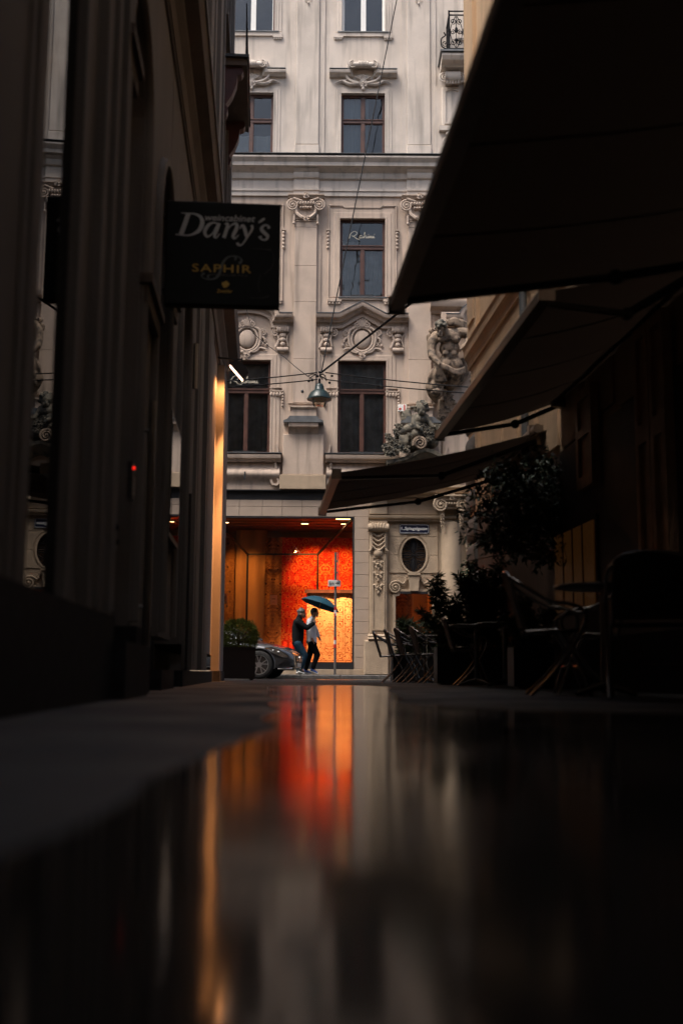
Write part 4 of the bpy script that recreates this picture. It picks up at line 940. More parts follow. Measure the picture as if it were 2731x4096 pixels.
a_ = fx(920, 1525)[0]; b_ = fx(1040, 1525)[0]; zz = fx(980, 1527)[1]; rahimi(a_, b_, zz, 'window_lettering', 'cream script lettering reading Rahimi on the window behind the floodlight')

# ---------------------------------------------------------------- carpets
def carpet_mat(name, ground, motif, dark, W, H, k=1.0, border=.0, cream=None):
    m = bpy.data.materials.new(name); m.use_nodes = True; t = m.node_tree; N = t.nodes; L = t.links; b = N['Principled BSDF']; b.inputs['Roughness'].default_value = .95; b.inputs['Specular IOR Level'].default_value = .05
    tc = N.new('ShaderNodeTexCoord'); sx = N.new('ShaderNodeSeparateXYZ'); L.new(tc.outputs['Generated'], sx.inputs[0])
    def mth(op, a, b_=None, clamp=False):
        n = N.new('ShaderNodeMath'); n.operation = op; n.use_clamp = clamp
        for i, q in enumerate((a, b_)):
            if q is None: continue
            if hasattr(q, 'links'): L.new(q, n.inputs[i])
            else: n.inputs[i].default_value = q
        return n.outputs[0]
    ax = mth('ABSOLUTE', mth('SUBTRACT', sx.outputs[0], .5)); X = mth('MULTIPLY', ax, W); Z = mth('PINGPONG', mth('MULTIPLY', sx.outputs[2], H), .75 / k)
    cv = N.new('ShaderNodeCombineXYZ'); L.new(X, cv.inputs[0]); L.new(Z, cv.inputs[1])
    def vor(s, feat='F1'):
        v = N.new('ShaderNodeTexVoronoi'); v.voronoi_dimensions = '2D'; v.feature = feat; v.inputs['Scale'].default_value = s; L.new(cv.outputs[0], v.inputs['Vector']); return v.outputs['Distance']
    def noi(s, det=2):
        v = N.new('ShaderNodeTexNoise'); v.noise_dimensions = '2D'; v.inputs['Scale'].default_value = s; v.inputs['Detail'].default_value = det; L.new(cv.outputs[0], v.inputs['Vector']); return v.outputs['Fac']
    d = vor(2.6 * k); ringm = mth('GREATER_THAN', mth('SINE', mth('MULTIPLY', d, 30.0)), .25); big = mth('MULTIPLY', ringm, mth('LESS_THAN', d, .33))
    d2 = vor(7.5 * k); small = mth('MULTIPLY', mth('GREATER_THAN', mth('SINE', mth('MULTIPLY', d2, 22.0)), .1), mth('LESS_THAN', d2, .30))
    vine = mth('LESS_THAN', mth('ABSOLUTE', mth('SUBTRACT', noi(7 * k), .5)), .022); vine2 = mth('LESS_THAN', mth('ABSOLUTE', mth('SUBTRACT', noi(13 * k, 1), .48)), .02)
    M_ = mth('MAXIMUM', mth('MAXIMUM', big, small), mth('MAXIMUM', vine, vine2)); dk = mth('MULTIPLY', mth('LESS_THAN', vor(5.0 * k, 'F1'), .12), .85)
    wear = N.new('ShaderNodeTexNoise'); wear.inputs['Scale'].default_value = 2.2; wear.inputs['Detail'].default_value = 8; L.new(tc.outputs['Object'], wear.inputs['Vector'])
    def mix(f, a, c):
        x = N.new('ShaderNodeMix'); x.data_type = 'RGBA'
        if hasattr(f, 'links'): L.new(f, x.inputs['Factor'])
        else: x.inputs['Factor'].default_value = f
        for i, q in ((6, a), (7, c)):
            if hasattr(q, 'links'): L.new(q, x.inputs[i])
            else: x.inputs[i].default_value = (*q, 1)
        return x.outputs[2]
    f = mth('MULTIPLY', M_, mth('ADD', mth('MULTIPLY', wear.outputs['Fac'], 1.3), -.05, True)); c = mix(f, ground, motif); c = mix(dk, c, dark)
    if border:
        e = mth('MINIMUM', mth('SUBTRACT', W / 2, X), mth('SUBTRACT', H / 2, mth('ABSOLUTE', mth('MULTIPLY', mth('SUBTRACT', sx.outputs[2], .5), H))))
        for lo, hi, col_ in ((.0, .03, dark), (.06, .075, dark), (.24, .255, dark), (.30, .31, dark)):
            c = mix(mth('MULTIPLY', mth('MULTIPLY', mth('GREATER_THAN', e, lo), mth('LESS_THAN', e, hi)), .7), c, col_)
        inb = mth('MULTIPLY', mth('GREATER_THAN', e, .075), mth('LESS_THAN', e, .24)); c = mix(mth('MULTIPLY', mth('MULTIPLY', inb, small), .8), c, dark)
    L.new(c, b.inputs['Base Color']); return m
def carpet(name, lab, px0, py0, px1, py1, y, m_args, rail=False, wav=.02, zfix=None, cat='carpet'):
    p0, p1 = at(px0, py0, DF + y), at(px1, py1, DF + y); W, H = p1.x - p0.x, p0.z - p1.z
    o = thing(name, lab, cat, ((p0.x + p1.x) / 2, DF + y, p1.z)); mm = carpet_mat(name, *m_args[:3], W, H, *m_args[3:]) if not hasattr(m_args, 'node_tree') else m_args
    g = MB(); nx, nz = 24, 10; vs = []
    for s_ in (0, .012):
        for j in range(nz + 1):
            for i in range(nx + 1):
                tx = i / nx; vs.append((-W / 2 + W * tx, wav * math.sin(tx * 13 + px0) + .01 * math.sin(j * .8) + s_, H * j / nz))
    q = (nx + 1) * (nz + 1); fs = []
    for j in range(nz):
        for i in range(nx):
            a = j * (nx + 1) + i; fs += [(a, a + 1, a + nx + 2, a + nx + 1), (q + a, q + a + nx + 1, q + a + nx + 2, q + a + 1)]
    g.add(vs, fs); g.obj('cloth', mm, o, 180)
    if rail: MB().box(-W / 2 - .05, W / 2 + .05, -.06, .06, H, H + .1).obj('rail', WOOD, o)
    return o
CG = (.50, .014, .010)
carpet('red_carpet', 'large red carpet with yellow flowers hung on the shop wall', 1124, 2150, 1480, 2600, 2.9, (CG, (.66, .27, .07), (.16, .01, .008), 1.05))
carpet('cream_carpet', 'brightly lit cream carpet with a flowered border hung from a rail', 1226, 2372, 1413, 2652, 1.25, ((.80, .55, .30), (.40, .10, .03), (.20, .035, .012), 1.15, .3), rail=True, wav=.012)
carpet('patterned_runner', 'narrow dark ochre runner with round motifs between the curtain and the red carpet', 1062, 2150, 1123, 2610, 2.5, ((.34, .15, .05), (.10, .03, .015), (.05, .012, .008), .8))
carpet('dark_carpet', 'worn brown carpet hung left of the ochre curtain', 850, 2150, 932, 2600, 2.5, ((.20, .085, .028), (.38, .17, .05), (.04, .02, .01), .8))
carpet('ochre_curtain', 'plain ochre curtain hanging in tall folds in the shop', 945, 2120, 1062, 2640, 2.65, mat('ochre_cloth', (.44, .22, .085), .9, .08, 2, .1, 40), wav=.035, cat='curtain')
carpet('folded_carpet', 'folded red carpet lying low behind the walking couple', 1128, 2566, 1180, 2640, 1.6, ((.5, .012, .01), (.5, .1, .03), (.2, .01, .01), 2.0))
carpet('spotted_carpet', 'dark spotted carpet seen through the small portal window', 1570, 2360, 1648, 2560, .9, ((.30, .12, .04), (.08, .02, .012), (.05, .012, .01), .9))
carpet('bright_curtain', 'narrow bright orange curtain at the edge of the small portal window', 1708, 2360, 1745, 2560, .7, mat('orange_cloth', (.75, .38, .12), .9, .08, 2, .1, 40), wav=.03, cat='curtain')
PAPER = mat('paper', (.72, .58, .42), .8, .05, 4, .05, 60)
_t = PAPER.node_tree; _tr = _t.nodes.new('ShaderNodeBsdfTranslucent'); _tr.inputs[0].default_value = (.75, .65, .5, 1); _mx = _t.nodes.new('ShaderNodeMixShader'); _mx.inputs[0].default_value = .6
_t.links.new(_t.nodes['Principled BSDF'].outputs[0], _mx.inputs[1]); _t.links.new(_tr.outputs[0], _mx.inputs[2]); _t.links.new(_mx.outputs[0], _t.nodes['Material Output'].inputs[0])
INK = mat('ink', (.05, .04, .035), .8, 0, 1, 0)
for (a, b_, c_, d_, lab) in ((882, 2375, 908, 2414, 'cream price notice taped inside the shop glass near the lit corner'), (1081, 2380, 1108, 2419, 'cream price notice taped inside the shop glass before the runner')):
    p0, p1 = at(a, b_, DF + .05), at(c_, d_, DF + .05); o = thing('paper_notice', lab, 'notice', ((p0.x + p1.x) / 2, DF + .05, p1.z)); W, H = p1.x - p0.x, p0.z - p1.z
    MB().box(-W / 2, W / 2, 0, .003, 0, H).obj('sheet', PAPER, o)
    m = MB()
    for zz, ww in ((.62, .25), (.54, .3), (.25, .2)):
        for q in range(5): m.box(-W * ww + q * W * ww * .4, -W * ww + q * W * ww * .4 + W * ww * .3, -.0015, -.0005, H * zz, H * zz + .012)
    m.obj('print', INK, o)
# lamps in the shop ceiling
LAMPG = mat('lamp_glow', (1, .8, .5), .5, 0, 1, 0, emit=((1, .62, .25), 5))
def downlight(px, py, y, w_, lab, target, power, size=80, col=(1, .44, .13)):
    p = at(px, py, DF + y); o = thing('ceiling_lamp', lab, 'lamp', (p.x, DF + y, Z_SH1 + .008), group='ceiling lamps in the shop')
    MB().box(-w_, w_, -.07, .07, -.03, .0).obj('housing', BLACKM, o); MB().box(-w_ + .02, w_ - .02, -.05, .05, -.036, -.0302).obj('diffuser', LAMPG, o)
    ld = bpy.data.lights.new('lamp_light', 'SPOT'); ld.energy = power; ld.color = col; ld.spot_size = R(size); ld.spot_blend = .8; ld.shadow_soft_size = .12
    lo = bpy.data.objects.new('lamp_light', ld); C.objects.link(lo); lo.parent = o; lo.location = (0, 0, -.08)
    d = Vector(target) - Vector((p.x, DF + y, Z_SH1 - .07)); lo.rotation_euler = d.to_track_quat('-Z', 'Y').to_euler()
cc = at(1320, 2520, DF + 1.25)
downlight(1372, 2090, .30, .22, 'long lit ceiling lamp nearest the tiled pier', (cc.x, cc.y, cc.z + .1), 1900, 62, (1, .45, .18))
rc = at(1230, 2300, DF + 2.7); downlight(1219, 2120, 1.35, .12, 'small lit ceiling lamp in the middle of the shop', (rc.x + .2, rc.y, rc.z), 330, 62, (1, .34, .09))
rc2 = at(1360, 2300, DF + 2.7); downlight(1378, 2121, 1.35, .12, 'small lit ceiling lamp behind the frame bar', (rc2.x, rc2.y, rc2.z), 300, 62, (1, .34, .09))
oc_ = at(1010, 2450, DF + 2.6); downlight(900, 2120, 1.2, .12, 'small ceiling lamp at the far left of the shop', (oc_.x, oc_.y, oc_.z), 150, 80, (1, .42, .1))
sw2 = at(1650, 2440, DF + .5); downlight(1640, 2120, 1.2, .1, 'ceiling lamp behind the small portal window', (sw2.x, sw2.y + .4, sw2.z), 420, 100)
# ================================================================ left building of the alley (local x = lateral, y = along)
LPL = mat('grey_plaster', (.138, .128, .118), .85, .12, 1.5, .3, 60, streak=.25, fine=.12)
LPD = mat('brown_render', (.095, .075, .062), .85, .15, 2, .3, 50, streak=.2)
PLINTH = mat('dark_granite', (.020, .020, .022), .85, .3, 14, .2, 80, spec=.15)
DGLASS = glass_mat('display_glass', (.03, .03, .03), 1.5, .006, refl=.6)
BRASS = mat('dull_chrome', (.30, .29, .27), .3, .15, 9, .05, 60, metal=1)
DRED = mat('oxblood_paint', (.05, .012, .010), .55, .2, 7, .2, 50)
LB = thing('corner_building', 'shadowed plaster building along the left of the alley with cornice, balconies and shop glass', 'building', (0, 0, 0), TH)
LL = -.82; LC = 20.3                                  # wall plane, corner
def lw(name, a0, a1, z0, z1, out=0.0, m=LPL, depth=.3): return MB().box(LL - depth, LL + out, a0, a1, z0, z1).obj(name, m, LB)
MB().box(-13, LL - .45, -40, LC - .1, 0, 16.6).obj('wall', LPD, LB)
TOPF = 5.2
MB().box(-13.2, 14, -17, -13, 0, 26).obj('unseen_rear_block', LPL, LB)  # unseen block added behind the camera to keep sky out of window reflections
OPEN = [(3.93, 4.53), (5.95, 7.0), (7.9, 8.95), (10.2, 11.3)]
edges = [-40] + [q for o in OPEN for q in o] + [LC]
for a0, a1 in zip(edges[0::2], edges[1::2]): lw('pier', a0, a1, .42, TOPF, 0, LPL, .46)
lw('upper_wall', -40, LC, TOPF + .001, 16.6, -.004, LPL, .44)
# plinth
for a0, a1 in zip(edges[0::2], edges[1::2]): lw('plinth', a0, a1 - .001, 0, .419, .05, PLINTH, .4) if a1 < 10 else lw('plinth', a0, a1 - .001, 0, .16, .04, PLINTH, .4)
lw('plinth', 3.9, 4.6, 0, .42, .05, PLINTH, .5) if False else None
MB().box(LL - .45, LL + .05, 3.93, 4.53, 0, .42).obj('window_stall', PLINTH, LB)
# display window
MB().box(LL - .018, LL - .008, 3.93, 4.53, .42, TOPF).obj('shop_pane', DGLASS, LB)
MB().box(LL - .44, LL - .42, 3.93, 4.53, .42, TOPF).obj('pane_backing', BLACKM, LB)
# moulded strips on the near pier
for a0, a1, o in ((4.53, 4.64, .035), (4.70, 4.76, .02), (5.02, 5.10, .05), (5.12, 5.30, .03), (5.33, 5.38, .055), (5.45, 5.62, .03), (5.66, 5.74, .06), (5.8, 5.93, .035)):
    MB().box(LL, LL + o, a0, a1, .43, TOPF - .01).obj('moulding', LPL, LB)
for a0, a1, o in ((3.60, 3.66, .012), (3.72, 3.8, .015)): MB().box(LL, LL + o, a0, a1, .43, TOPF - .01).obj('moulding', LPL, LB)
# arched heads of the three openings
for (a0, a1), zs_ in zip(OPEN[1:], (3.6, 3.4, 3.3)):
    r_ = (a1 - a0) / 2; am = (a0 + a1) / 2; N_ = 14
    arc = [(am + r_ * math.cos(R(180 * k / N_)), zs_ + r_ * 1.1 * math.sin(R(180 * k / N_))) for k in range(N_ + 1)]
    m = MB(); poly = [(a1, TOPF - .002)] + arc + [(a0, TOPF - .002)]
    n = len(poly); m.add([(LL - .002, y, z) for y, z in poly] + [(LL - .4, y, z) for y, z in poly], [tuple(range(n)), tuple(range(2 * n - 1, n - 1, -1))] + [(i, i + n, (i + 1) % n + n, (i + 1) % n) for i in range(n)])
    m.obj('arch_head', LPL, LB)
    m = MB(); m.tube([(LL + .01, y, z) for y, z in [(a1 + .06, .45)] + [(am + (r_ + .06) * math.cos(R(180 * k / N_)), zs_ + (r_ * 1.1 + .06) * math.sin(R(180 * k / N_))) for k in range(N_ + 1)] + [(a0 - .06, .45)]], .045, 6); m.obj('archivolt', LPL, LB, 60)
# door with step in the first arch, dark shop doors in the others
dr_ = MB().box(LL - .30, LL - .25, 5.95, 7.0, .3, 3.6).obj('door', WOODL, LB)
for zz0, zz1 in ((.5, 1.3), (1.45, 2.4), (2.55, 3.4)):
    for y0, y1 in ((6.03, 6.43), (6.52, 6.92)): MB().box(LL - .25, LL - .232, y0, y1, zz0, zz1).obj('door_panel', WOODL, dr_)
MB().tube([(LL - .2, 6.55, 1.0), (LL - .2, 6.55, 1.35)], .014, 8).obj('door_handle', BRASS, dr_, 60)
MB().box(LL - .44, LL + .12, 5.9, 7.05, 0, .3).obj('door_step', PLINTH, LB)
for o in OPEN[2:]:
    MB().box(LL - .30, LL - .28, o[0], o[1], .16, 4.5).obj('shop_pane', DGLASS, LB); MB().box(LL - .44, LL - .42, o[0], o[1], .16, 4.6).obj('pane_backing', BLACKM, LB)
    m = MB()
    for y in (o[0] + .03, (o[0] + o[1]) / 2, o[1] - .03): m.box(LL - .32, LL - .24, y - .03, y + .03, .16, 4.4)
    m.box(LL - .32, LL - .24, o[0], o[1], 2.6, 2.68); m.obj('shop_frame', BLACKM, LB)
# small capitals / ledges
for a0, a1, z in ((5.7, 6.2, 3.55), (7.0, 7.9, 2.62), (8.95, 9.4, 3.2)):
    MB().box(LL, LL + .08, a0, a1, z, z + .06).box(LL, LL + .05, a0 + .02, a1 - .02, z - .12, z - .001).obj('impost', LPD, LB)
# pilaster strips towards the corner
for a0, a1, o in ((11.6, 12.2, .03), (12.5, 12.75, .05), (13.2, 13.9, .03), (14.4, 14.7, .06), (15.3, 16.2, .035), ):
    MB().box(LL, LL + o, a0, a1, .17, TOPF - .01).obj('pilaster_strip', LPL, LB)
MB().box(LL, LL + .125, 18.2, 20.3, .17, TOPF - .01).obj('corner_pilaster', LPL, LB)
MB().box(LL, LL + .15, 18.15, 20.34, .0, .168).obj('corner_plinth', PLINTH, LB)
# cornice: near run and the deeper corner run
def yprof(name, a0, a1, z, prof, m):
    b = MB(); k = len(prof); vs = [(LL + o, a, z + h) for a in (a0, a1) for o, h in prof]
    b.add(vs, [tuple(range(k)), tuple(range(2 * k - 1, k - 1, -1))] + [(q, q + k, (q + 1) % k + k, (q + 1) % k) for q in range(k)]); return b.obj(name, m, LB)
yprof('cornice', -40, 15.2, 5.75, [(-.02, -.5), (.03, -.5), (.04, -.3), (.09, -.2), (.09, -.1), (.2, -.04), (.22, .12), (.23, .2), (-.02, .3)], LPD)
yprof('cornice_lip', -40, 15.2, 5.93, [(.18, 0), (.245, 0), (.245, .05), (.18, .06)], SLATE)
yprof('cornice', 15.21, LC, 5.75, [(-.02, -.5), (.05, -.5), (.06, -.3), (.14, -.2), (.14, -.1), (.30, -.04), (.32, .12), (.33, .2), (-.02, .3)], LPD)
yprof('frieze_band', -40, LC, 5.2, [(-.02, 0), (.02, 0), (.02, .04), (-.02, .05)], LPL)
# upper floors: strips, mouldings and the balconies near the corner
for a0, a1, o in ((8.6, 8.9, .05), (9.7, 10.3, .06), (11.4, 11.8, .05), (13.0, 13.6, .07), (14.4, 14.7, .05), (15.0, 15.6, .09), (16.3, 16.5, .05), (16.6, 16.8, .08), (19.5, 19.62, .05), (19.7, 19.8, .08), (19.85, 20.3, .10)):
    MB().box(LL - .004, LL + o, a0, a1, 6.06, 16.5).obj('pilaster_strip', LPL, LB)
for z0_ in (9.95, 13.9):
    bl = MB().box(LL, LL + .42, 17.2, 19.5, z0_, z0_ + .12).obj('balcony_slab', LPD, LB)
    MB().box(LL, LL + .45, 17.15, 19.55, z0_ + .121, z0_ + .17).obj('balcony_edge', BLACKM, bl)
    m = MB(); m.box(LL + .38, LL + .40, 17.2, 19.5, z0_ + 1.05, z0_ + 1.09)
    for q in range(22): m.box(LL + .385, LL + .395, 17.22 + q * .108, 17.235 + q * .108, z0_ + .17, z0_ + 1.05)
    m.obj('balcony_railing', IRON, bl)
    for y_ in (17.35, 19.2):
        m = MB(); P = [(0, 0), (.34, 0), (.36, -.07), (.33, -.13), (.26, -.15), (.25, -.3), (.18, -.5), (.08, -.66), (.12, -.74), (.1, -.82), (.04, -.86), (0, -.86)]
        k_ = len(P); m.add([(LL + x, y, z0_ - .002 + z) for y in (y_ - .1, y_ + .1) for x, z in P], [tuple(range(k_)), tuple(range(2 * k_ - 1, k_ - 1, -1))] + [(q, q + k_, (q + 1) % k_ + k_, (q + 1) % k_) for q in range(k_)]); m.obj('scroll_bracket', DRED, bl)
    MB().box(LL - .002, LL + .012, 17.7, 18.95, z0_ - 2.6, z0_ - .3).obj('balcony_window', DGLASS, LB)
    m = MB()
    for y_ in (17.62, 18.95): m.box(LL, LL + .07, y_, y_ + .08, z0_ - 2.7, z0_ - .25)
    m.box(LL, LL + .08, 17.62, 19.03, z0_ - 2.8, z0_ - 2.7); m.obj('window_surround', LPL, LB)
MB().box(LL - .45, LL + .3, 18.0, LC - .1, 16.55, 16.7).obj('eaves', LPD, LB)
# street side of the building
for q in range(5): MB().box(-3 - q * 2.4, -2.0 - q * 2.4, LC - .104, LC - .05, 6.5, 8.9).obj('street_window', DGLASS, LB)
MB().box(-13, LL - .30, LC - .12, LC - .02, 5.5, 5.9).obj('street_cornice', LPD, LB)

# things fixed to the left wall
WL = lambda a, z, out=0.0: alley(LL + out, a, z)
def athing(name, lab, cat, lat, along, z, group=None): return thing(name, lab, cat, alley(lat, along, z), TH, group)
a_, z_ = al(527, 1920, LL + .02); KP = athing('keypad', 'small black door keypad with a glowing red light on the left wall', 'keypad', LL + .002, a_, z_ - .12)
MB().box(0, .03, -.07, .07, 0, .22).obj('housing', BLACKM, KP)
m = MB()
for i in range(3):
    for j in range(4): m.box(.03, .034, -.05 + i * .035, -.03 + i * .035, .03 + j * .03, .05 + j * .03)
m.obj('buttons', BRASS, KP); tag(KP.children[-1], kind='stuff')
MB().ball((.034, -.045, .185), .010, 8, 6).obj('status_light', mat('red_led', (.8, .02, .01), .5, 0, 1, 0, emit=((1, .02, .01), .8)), KP, 180)
for py in (2110, 2168):
    a_, z_ = al(452, py, LL + .03); o = athing('door_bell', 'round black bell push, %s of two beside the keypad' % ('upper' if py < 2130 else 'lower'), 'door bell', LL + .03, a_, z_, group='bell pushes')
    MB().tube([(0, 0, 0), (.02, 0, 0)], .035, 12).obj('rose', BLACKM, o, 60); MB().ball((.022, 0, 0), (.012, .018, .018), 8, 6).obj('button', IRON, o, 60)
a0, z1 = al(600, 1605, LL + .06); _, z0 = al(598, 2630, LL + .06)
o = athing('door_bar', 'tall dark metal pull bar standing off the left wall', 'handle', LL, a0, .3); m = MB(); m.tube([(.08, 0, 0), (.08, 0, z1 - .3)], .022, 10); m.obj('bar', BRASS, o, 60)
MB().tube([(0, 0, z1 - .5), (.08, 0, z1 - .5)], .012, 8).obj('stand_off', BRASS, o, 60); MB().tube([(0, 0, .25), (.08, 0, .25)], .012, 8).obj('stand_off', BRASS, o, 60)
a0, z1 = al(672, 1660, LL); a1, z0 = al(690, 2245, LL); a0, a1 = 9.1, 10.05
o = athing('menu_case', 'shallow glazed menu case on the left wall reflecting the facade', 'display case', LL + .002, (a0 + a1) / 2, z0 + .1); hh = z1 - z0 - .1; wy = (a1 - a0) / 2
MB().box(0, .05, -wy, wy, 0, hh).obj('case', BLACKM, o); MB().box(.052, .056, -wy + .04, wy - .04, .04, hh - .04).obj('pane', glass_mat('case_glass', (.02, .02, .02), 2.0), o)
a0, z1 = al(745, 1975, LL); o = athing('drain_pipe', 'thin dark drain pipe running down the left wall', 'pipe', LL, a0, .16); MB().tube([(.04, 0, 0), (.04, 0, z1 - .16)], .022, 8).obj('pipe', BLACKM, o, 60); MB().box(0, .06, -.03, .03, z1 - .5, z1 - .46).obj('clip', BLACKM, o)
a0, z1 = al(765, 1375, LL); o = athing('cable_conduit', 'short pale conduit high on the left wall below the hanging sign', 'conduit', LL, a0, z1 - .5); MB().tube([(.05, 0, 0), (.05, 0, .5)], .03, 8).obj('conduit', BRASS, o, 60)

# hanging wine-bar sign
SGA = 8.55
l0, zt = ad(650, 800, SGA); l1, zb = ad(1118, 1228, SGA); l0 = max(l0, LL + .012); Wd, Hd = l1 - l0, zt - zb
SGB = mat('sign_black', (.006, .008, .008), .7, .2, 3, .02, 40, spec=.2); SGW = mat('sign_white', (.50, .53, .53), .5, .04, 3, 0); SGY = mat('sign_gold', (.55, .36, .07), .5, .05, 3, 0); SGG = mat('sign_grey', (.11, .13, .13), .5, .05, 3, 0); SGG2 = mat('sign_faint', (.05, .055, .055), .5, .05, 3, 0)
SG = athing('hanging_sign', "black projecting wine bar sign with Dany's in white script", 'sign', l0, SGA, zb)
MB().cham(0, Wd, 0, .09, 0, Hd, .008).obj('panel', SGB, SG)
m = MB(); m.bar((-.1, .045, Hd - .12), (.01, .045, Hd - .12), .03); m.bar((-.1, .045, .12), (.01, .045, .12), .03); m.obj('bracket', BLACKM, SG)
PXM = Wd / 470.0                                        # sign art measured in photo pixels from the sign's lower left corner
def A(x, y): return (x - 650) * PXM, (1232 - y) * PXM
cpx = lambda x, y: A(600 + x * .3508, 760 + y * .3508)  # from the enlarged crop
def glyph(nm, strokes, m, y=-.0005):
    b = MB()
    for s_ in strokes: ribbon(b, [(*cpx(p[0], p[1]), p[2] * .3508 * PXM) for p in s_], y, 6, .002)
    return b.obj(nm, m, SG)
glyph('letter', [[(395, 228, 52), (350, 380, 54), (312, 495, 52)], [(310, 228, 8), (380, 232, 12), (470, 236, 20), (540, 275, 38), (558, 350, 50), (520, 440, 46), (430, 495, 20), (340, 502, 14), (250, 495, 10)]], SGW)
glyph('letter', [[(735, 350, 14), (690, 335, 18), (630, 370, 38), (590, 450, 40), (620, 510, 26), (680, 470, 14), (725, 380, 16)], [(755, 340, 40), (728, 430, 40), (705, 500, 34), (730, 518, 16), (770, 465, 8)]], SGW)
glyph('letter', [[(820, 348, 10), (855, 345, 30), (850, 400, 40), (815, 520, 40)], [(850, 430, 12), (900, 360, 16), (955, 340, 34), (965, 390, 42), (925, 490, 40), (945, 522, 20), (990, 475, 8)]], SGW)
glyph('letter', [[(1000, 400, 10), (1025, 360, 26), (1050, 380, 40), (1085, 500, 40)], [(1140, 350, 30), (1145, 400, 26), (1085, 510, 20), (1030, 595, 16), (990, 600, 26), (975, 575, 34)]], SGW)
glyph('letter', [[(1218, 318, 12), (1255, 290, 26), (1290, 262, 22)]], SGW)
glyph('letter', [[(1345, 385, 40), (1330, 350, 18), (1285, 350, 22), (1255, 395, 38), (1290, 440, 42), (1330, 480, 36), (1310, 525, 22), (1260, 522, 20), (1238, 485, 40)]], SGW)
text_obj('weincabinet', 'lettering', SGW, 590 * .3508 * PXM, 78 * .3508 * PXM, cpx(885, 272), SG, -.0005, shear=.25, bold=.010)
text_obj('SAPHIR', 'lettering', SGY, 690 * .3508 * PXM, 96 * .3508 * PXM, cpx(800, 898), SG, -.0035, bold=.006, spacing=1.15)
text_obj('PREMIUM PILS', 'lettering', SGG2, 420 * .3508 * PXM, 30 * .3508 * PXM, cpx(890, 976), SG, -.0005, bold=.004)
text_obj('Zwettler', 'lettering', SGY, 185 * .3508 * PXM, 42 * .3508 * PXM, cpx(838, 1172), SG, -.0005, shear=.2, bold=.015)
glyph('flourish', [[(1000, 830, 30), (1030, 790, 20), (990, 745, 10), (920, 740, 12), (850, 770, 22), (800, 850, 30), (780, 940, 32), (740, 1010, 24), (660, 1035, 14), (590, 1020, 10), (565, 985, 16), (600, 960, 26)], [(930, 745, 10), (965, 755, 18), (950, 790, 24)], [(650, 1020, 24), (640, 990, 18), (670, 975, 8)]], SGG, -.0012)
glyph('glass_outline', [[(1140, 640, 3), (1300, 645, 5), (1375, 652, 14)], [(1385, 670, 3), (1408, 760, 5), (1380, 870, 6), (1295, 945, 6)], [(1260, 955, 3), (1235, 1040, 5), (1235, 1120, 6), (1250, 1180, 4)], [(1130, 1240, 3), (1230, 1245, 6), (1320, 1232, 8), (1355, 1212, 10)]], SGG2)
b = MB(); cx_, cz_ = cpx(845, 1095); q_ = .3508 * PXM
for dx, dz, r_ in ((0, 0, 34), (-22, 10, 22), (24, 8, 22), (10, 24, 22), (-8, -18, 20)): b.tube([(cx_ + dx * q_, -.0005, cz_ + dz * q_), (cx_ + dx * q_, -.0025 - .0004 * r_ / 10, cz_ + dz * q_)], r_ * q_, 10)
b.obj('emblem', SGY, SG)

# ---------------------------------------------------------------- floodlight at the corner
ORG = (1, .37, .11)
fl_al = 17.9; l_, z_ = ad(950, 1490, fl_al)
FLD = athing('floodlight', 'glowing floodlight on a bracket arm at the lit left corner', 'floodlight', l_, fl_al, z_)
FS = .75; FLD.scale = (FS, FS, FS); xw = (LL - l_) / FS
m = MB(); _, zt_ = ad(900, 1432, fl_al); arm_z = (zt_ - z_) / FS
m.bar((xw, 0, arm_z), (.09, 0, arm_z - .03), .035); m.bar((.09, 0, arm_z + .02), (.09, 0, arm_z - .22), .035); m.obj('arm', BLACKM, FLD)
hb = MB(); hp = [(-.16, .16), (.13, -.17), (.24, -.02), (.18, .12), (-.02, .27)]
n = len(hp); hb.add([(x, y, z) for y in (-.08, .08) for x, z in hp], [tuple(range(n)), tuple(range(2 * n - 1, n - 1, -1))] + [(i, i + n, (i + 1) % n + n, (i + 1) % n) for i in range(n)]); hb.obj('housing', BLACKM, FLD)
d_ = Vector((-.33, 0, -.29)).normalized(); nrm = Vector((-.75, 0, -.66))
le = MB(); o2 = Vector((-.02, 0, -.018)); a, b = Vector((-.155, 0, .155)) + o2, Vector((.125, 0, -.165)) + o2
le.add([(a.x, -.06, a.z), (b.x, -.06, b.z), (b.x, .06, b.z), (a.x, .06, a.z), (a.x + .018, -.06, a.z + .016), (b.x + .018, -.06, b.z + .016), (b.x + .018, .06, b.z + .016), (a.x + .018, .06, a.z + .016)], [(0, 1, 2, 3), (4, 5, 6, 7), (0, 1, 5, 4), (1, 2, 6, 5), (2, 3, 7, 6), (3, 0, 4, 7)])
le.obj('lens', mat('lamp_lens', (1, .9, .8), .5, 0, 1, 0, emit=((1, .60, .40), 4)), FLD)
MB().tube(catmull([(xw + .1, -.03, arm_z), (xw + .2, -.04, arm_z - .2), (xw + .24, -.04, arm_z - .33), (-.14, -.02, .2)], 6), .008, 6).obj('cable', BLACKM, FLD, 60)
def flood(loc, d, power, size, blend, soft):
    ld = bpy.data.lights.new('flood_light', 'SPOT'); ld.energy = power; ld.color = ORG; ld.spot_size = R(size); ld.spot_blend = blend; ld.shadow_soft_size = soft
    lo = bpy.data.objects.new('flood_light', ld); C.objects.link(lo); lo.parent = FLD; lo.location = loc; lo.rotation_euler = Vector(d).to_track_quat('-Z', 'Y').to_euler()
flood((-.12, 0, -.12), (-.12, .15, -1), 75, 172, .6, .04)              # spill
flood((-.08, .05, -.16), (-.30, .28, -2.2), 1900, 22, .9, .03); flood((-.08, .05, -.16), (-.30, .26, -4.0), 6200, 11, .9, .03)      # the beams down the corner

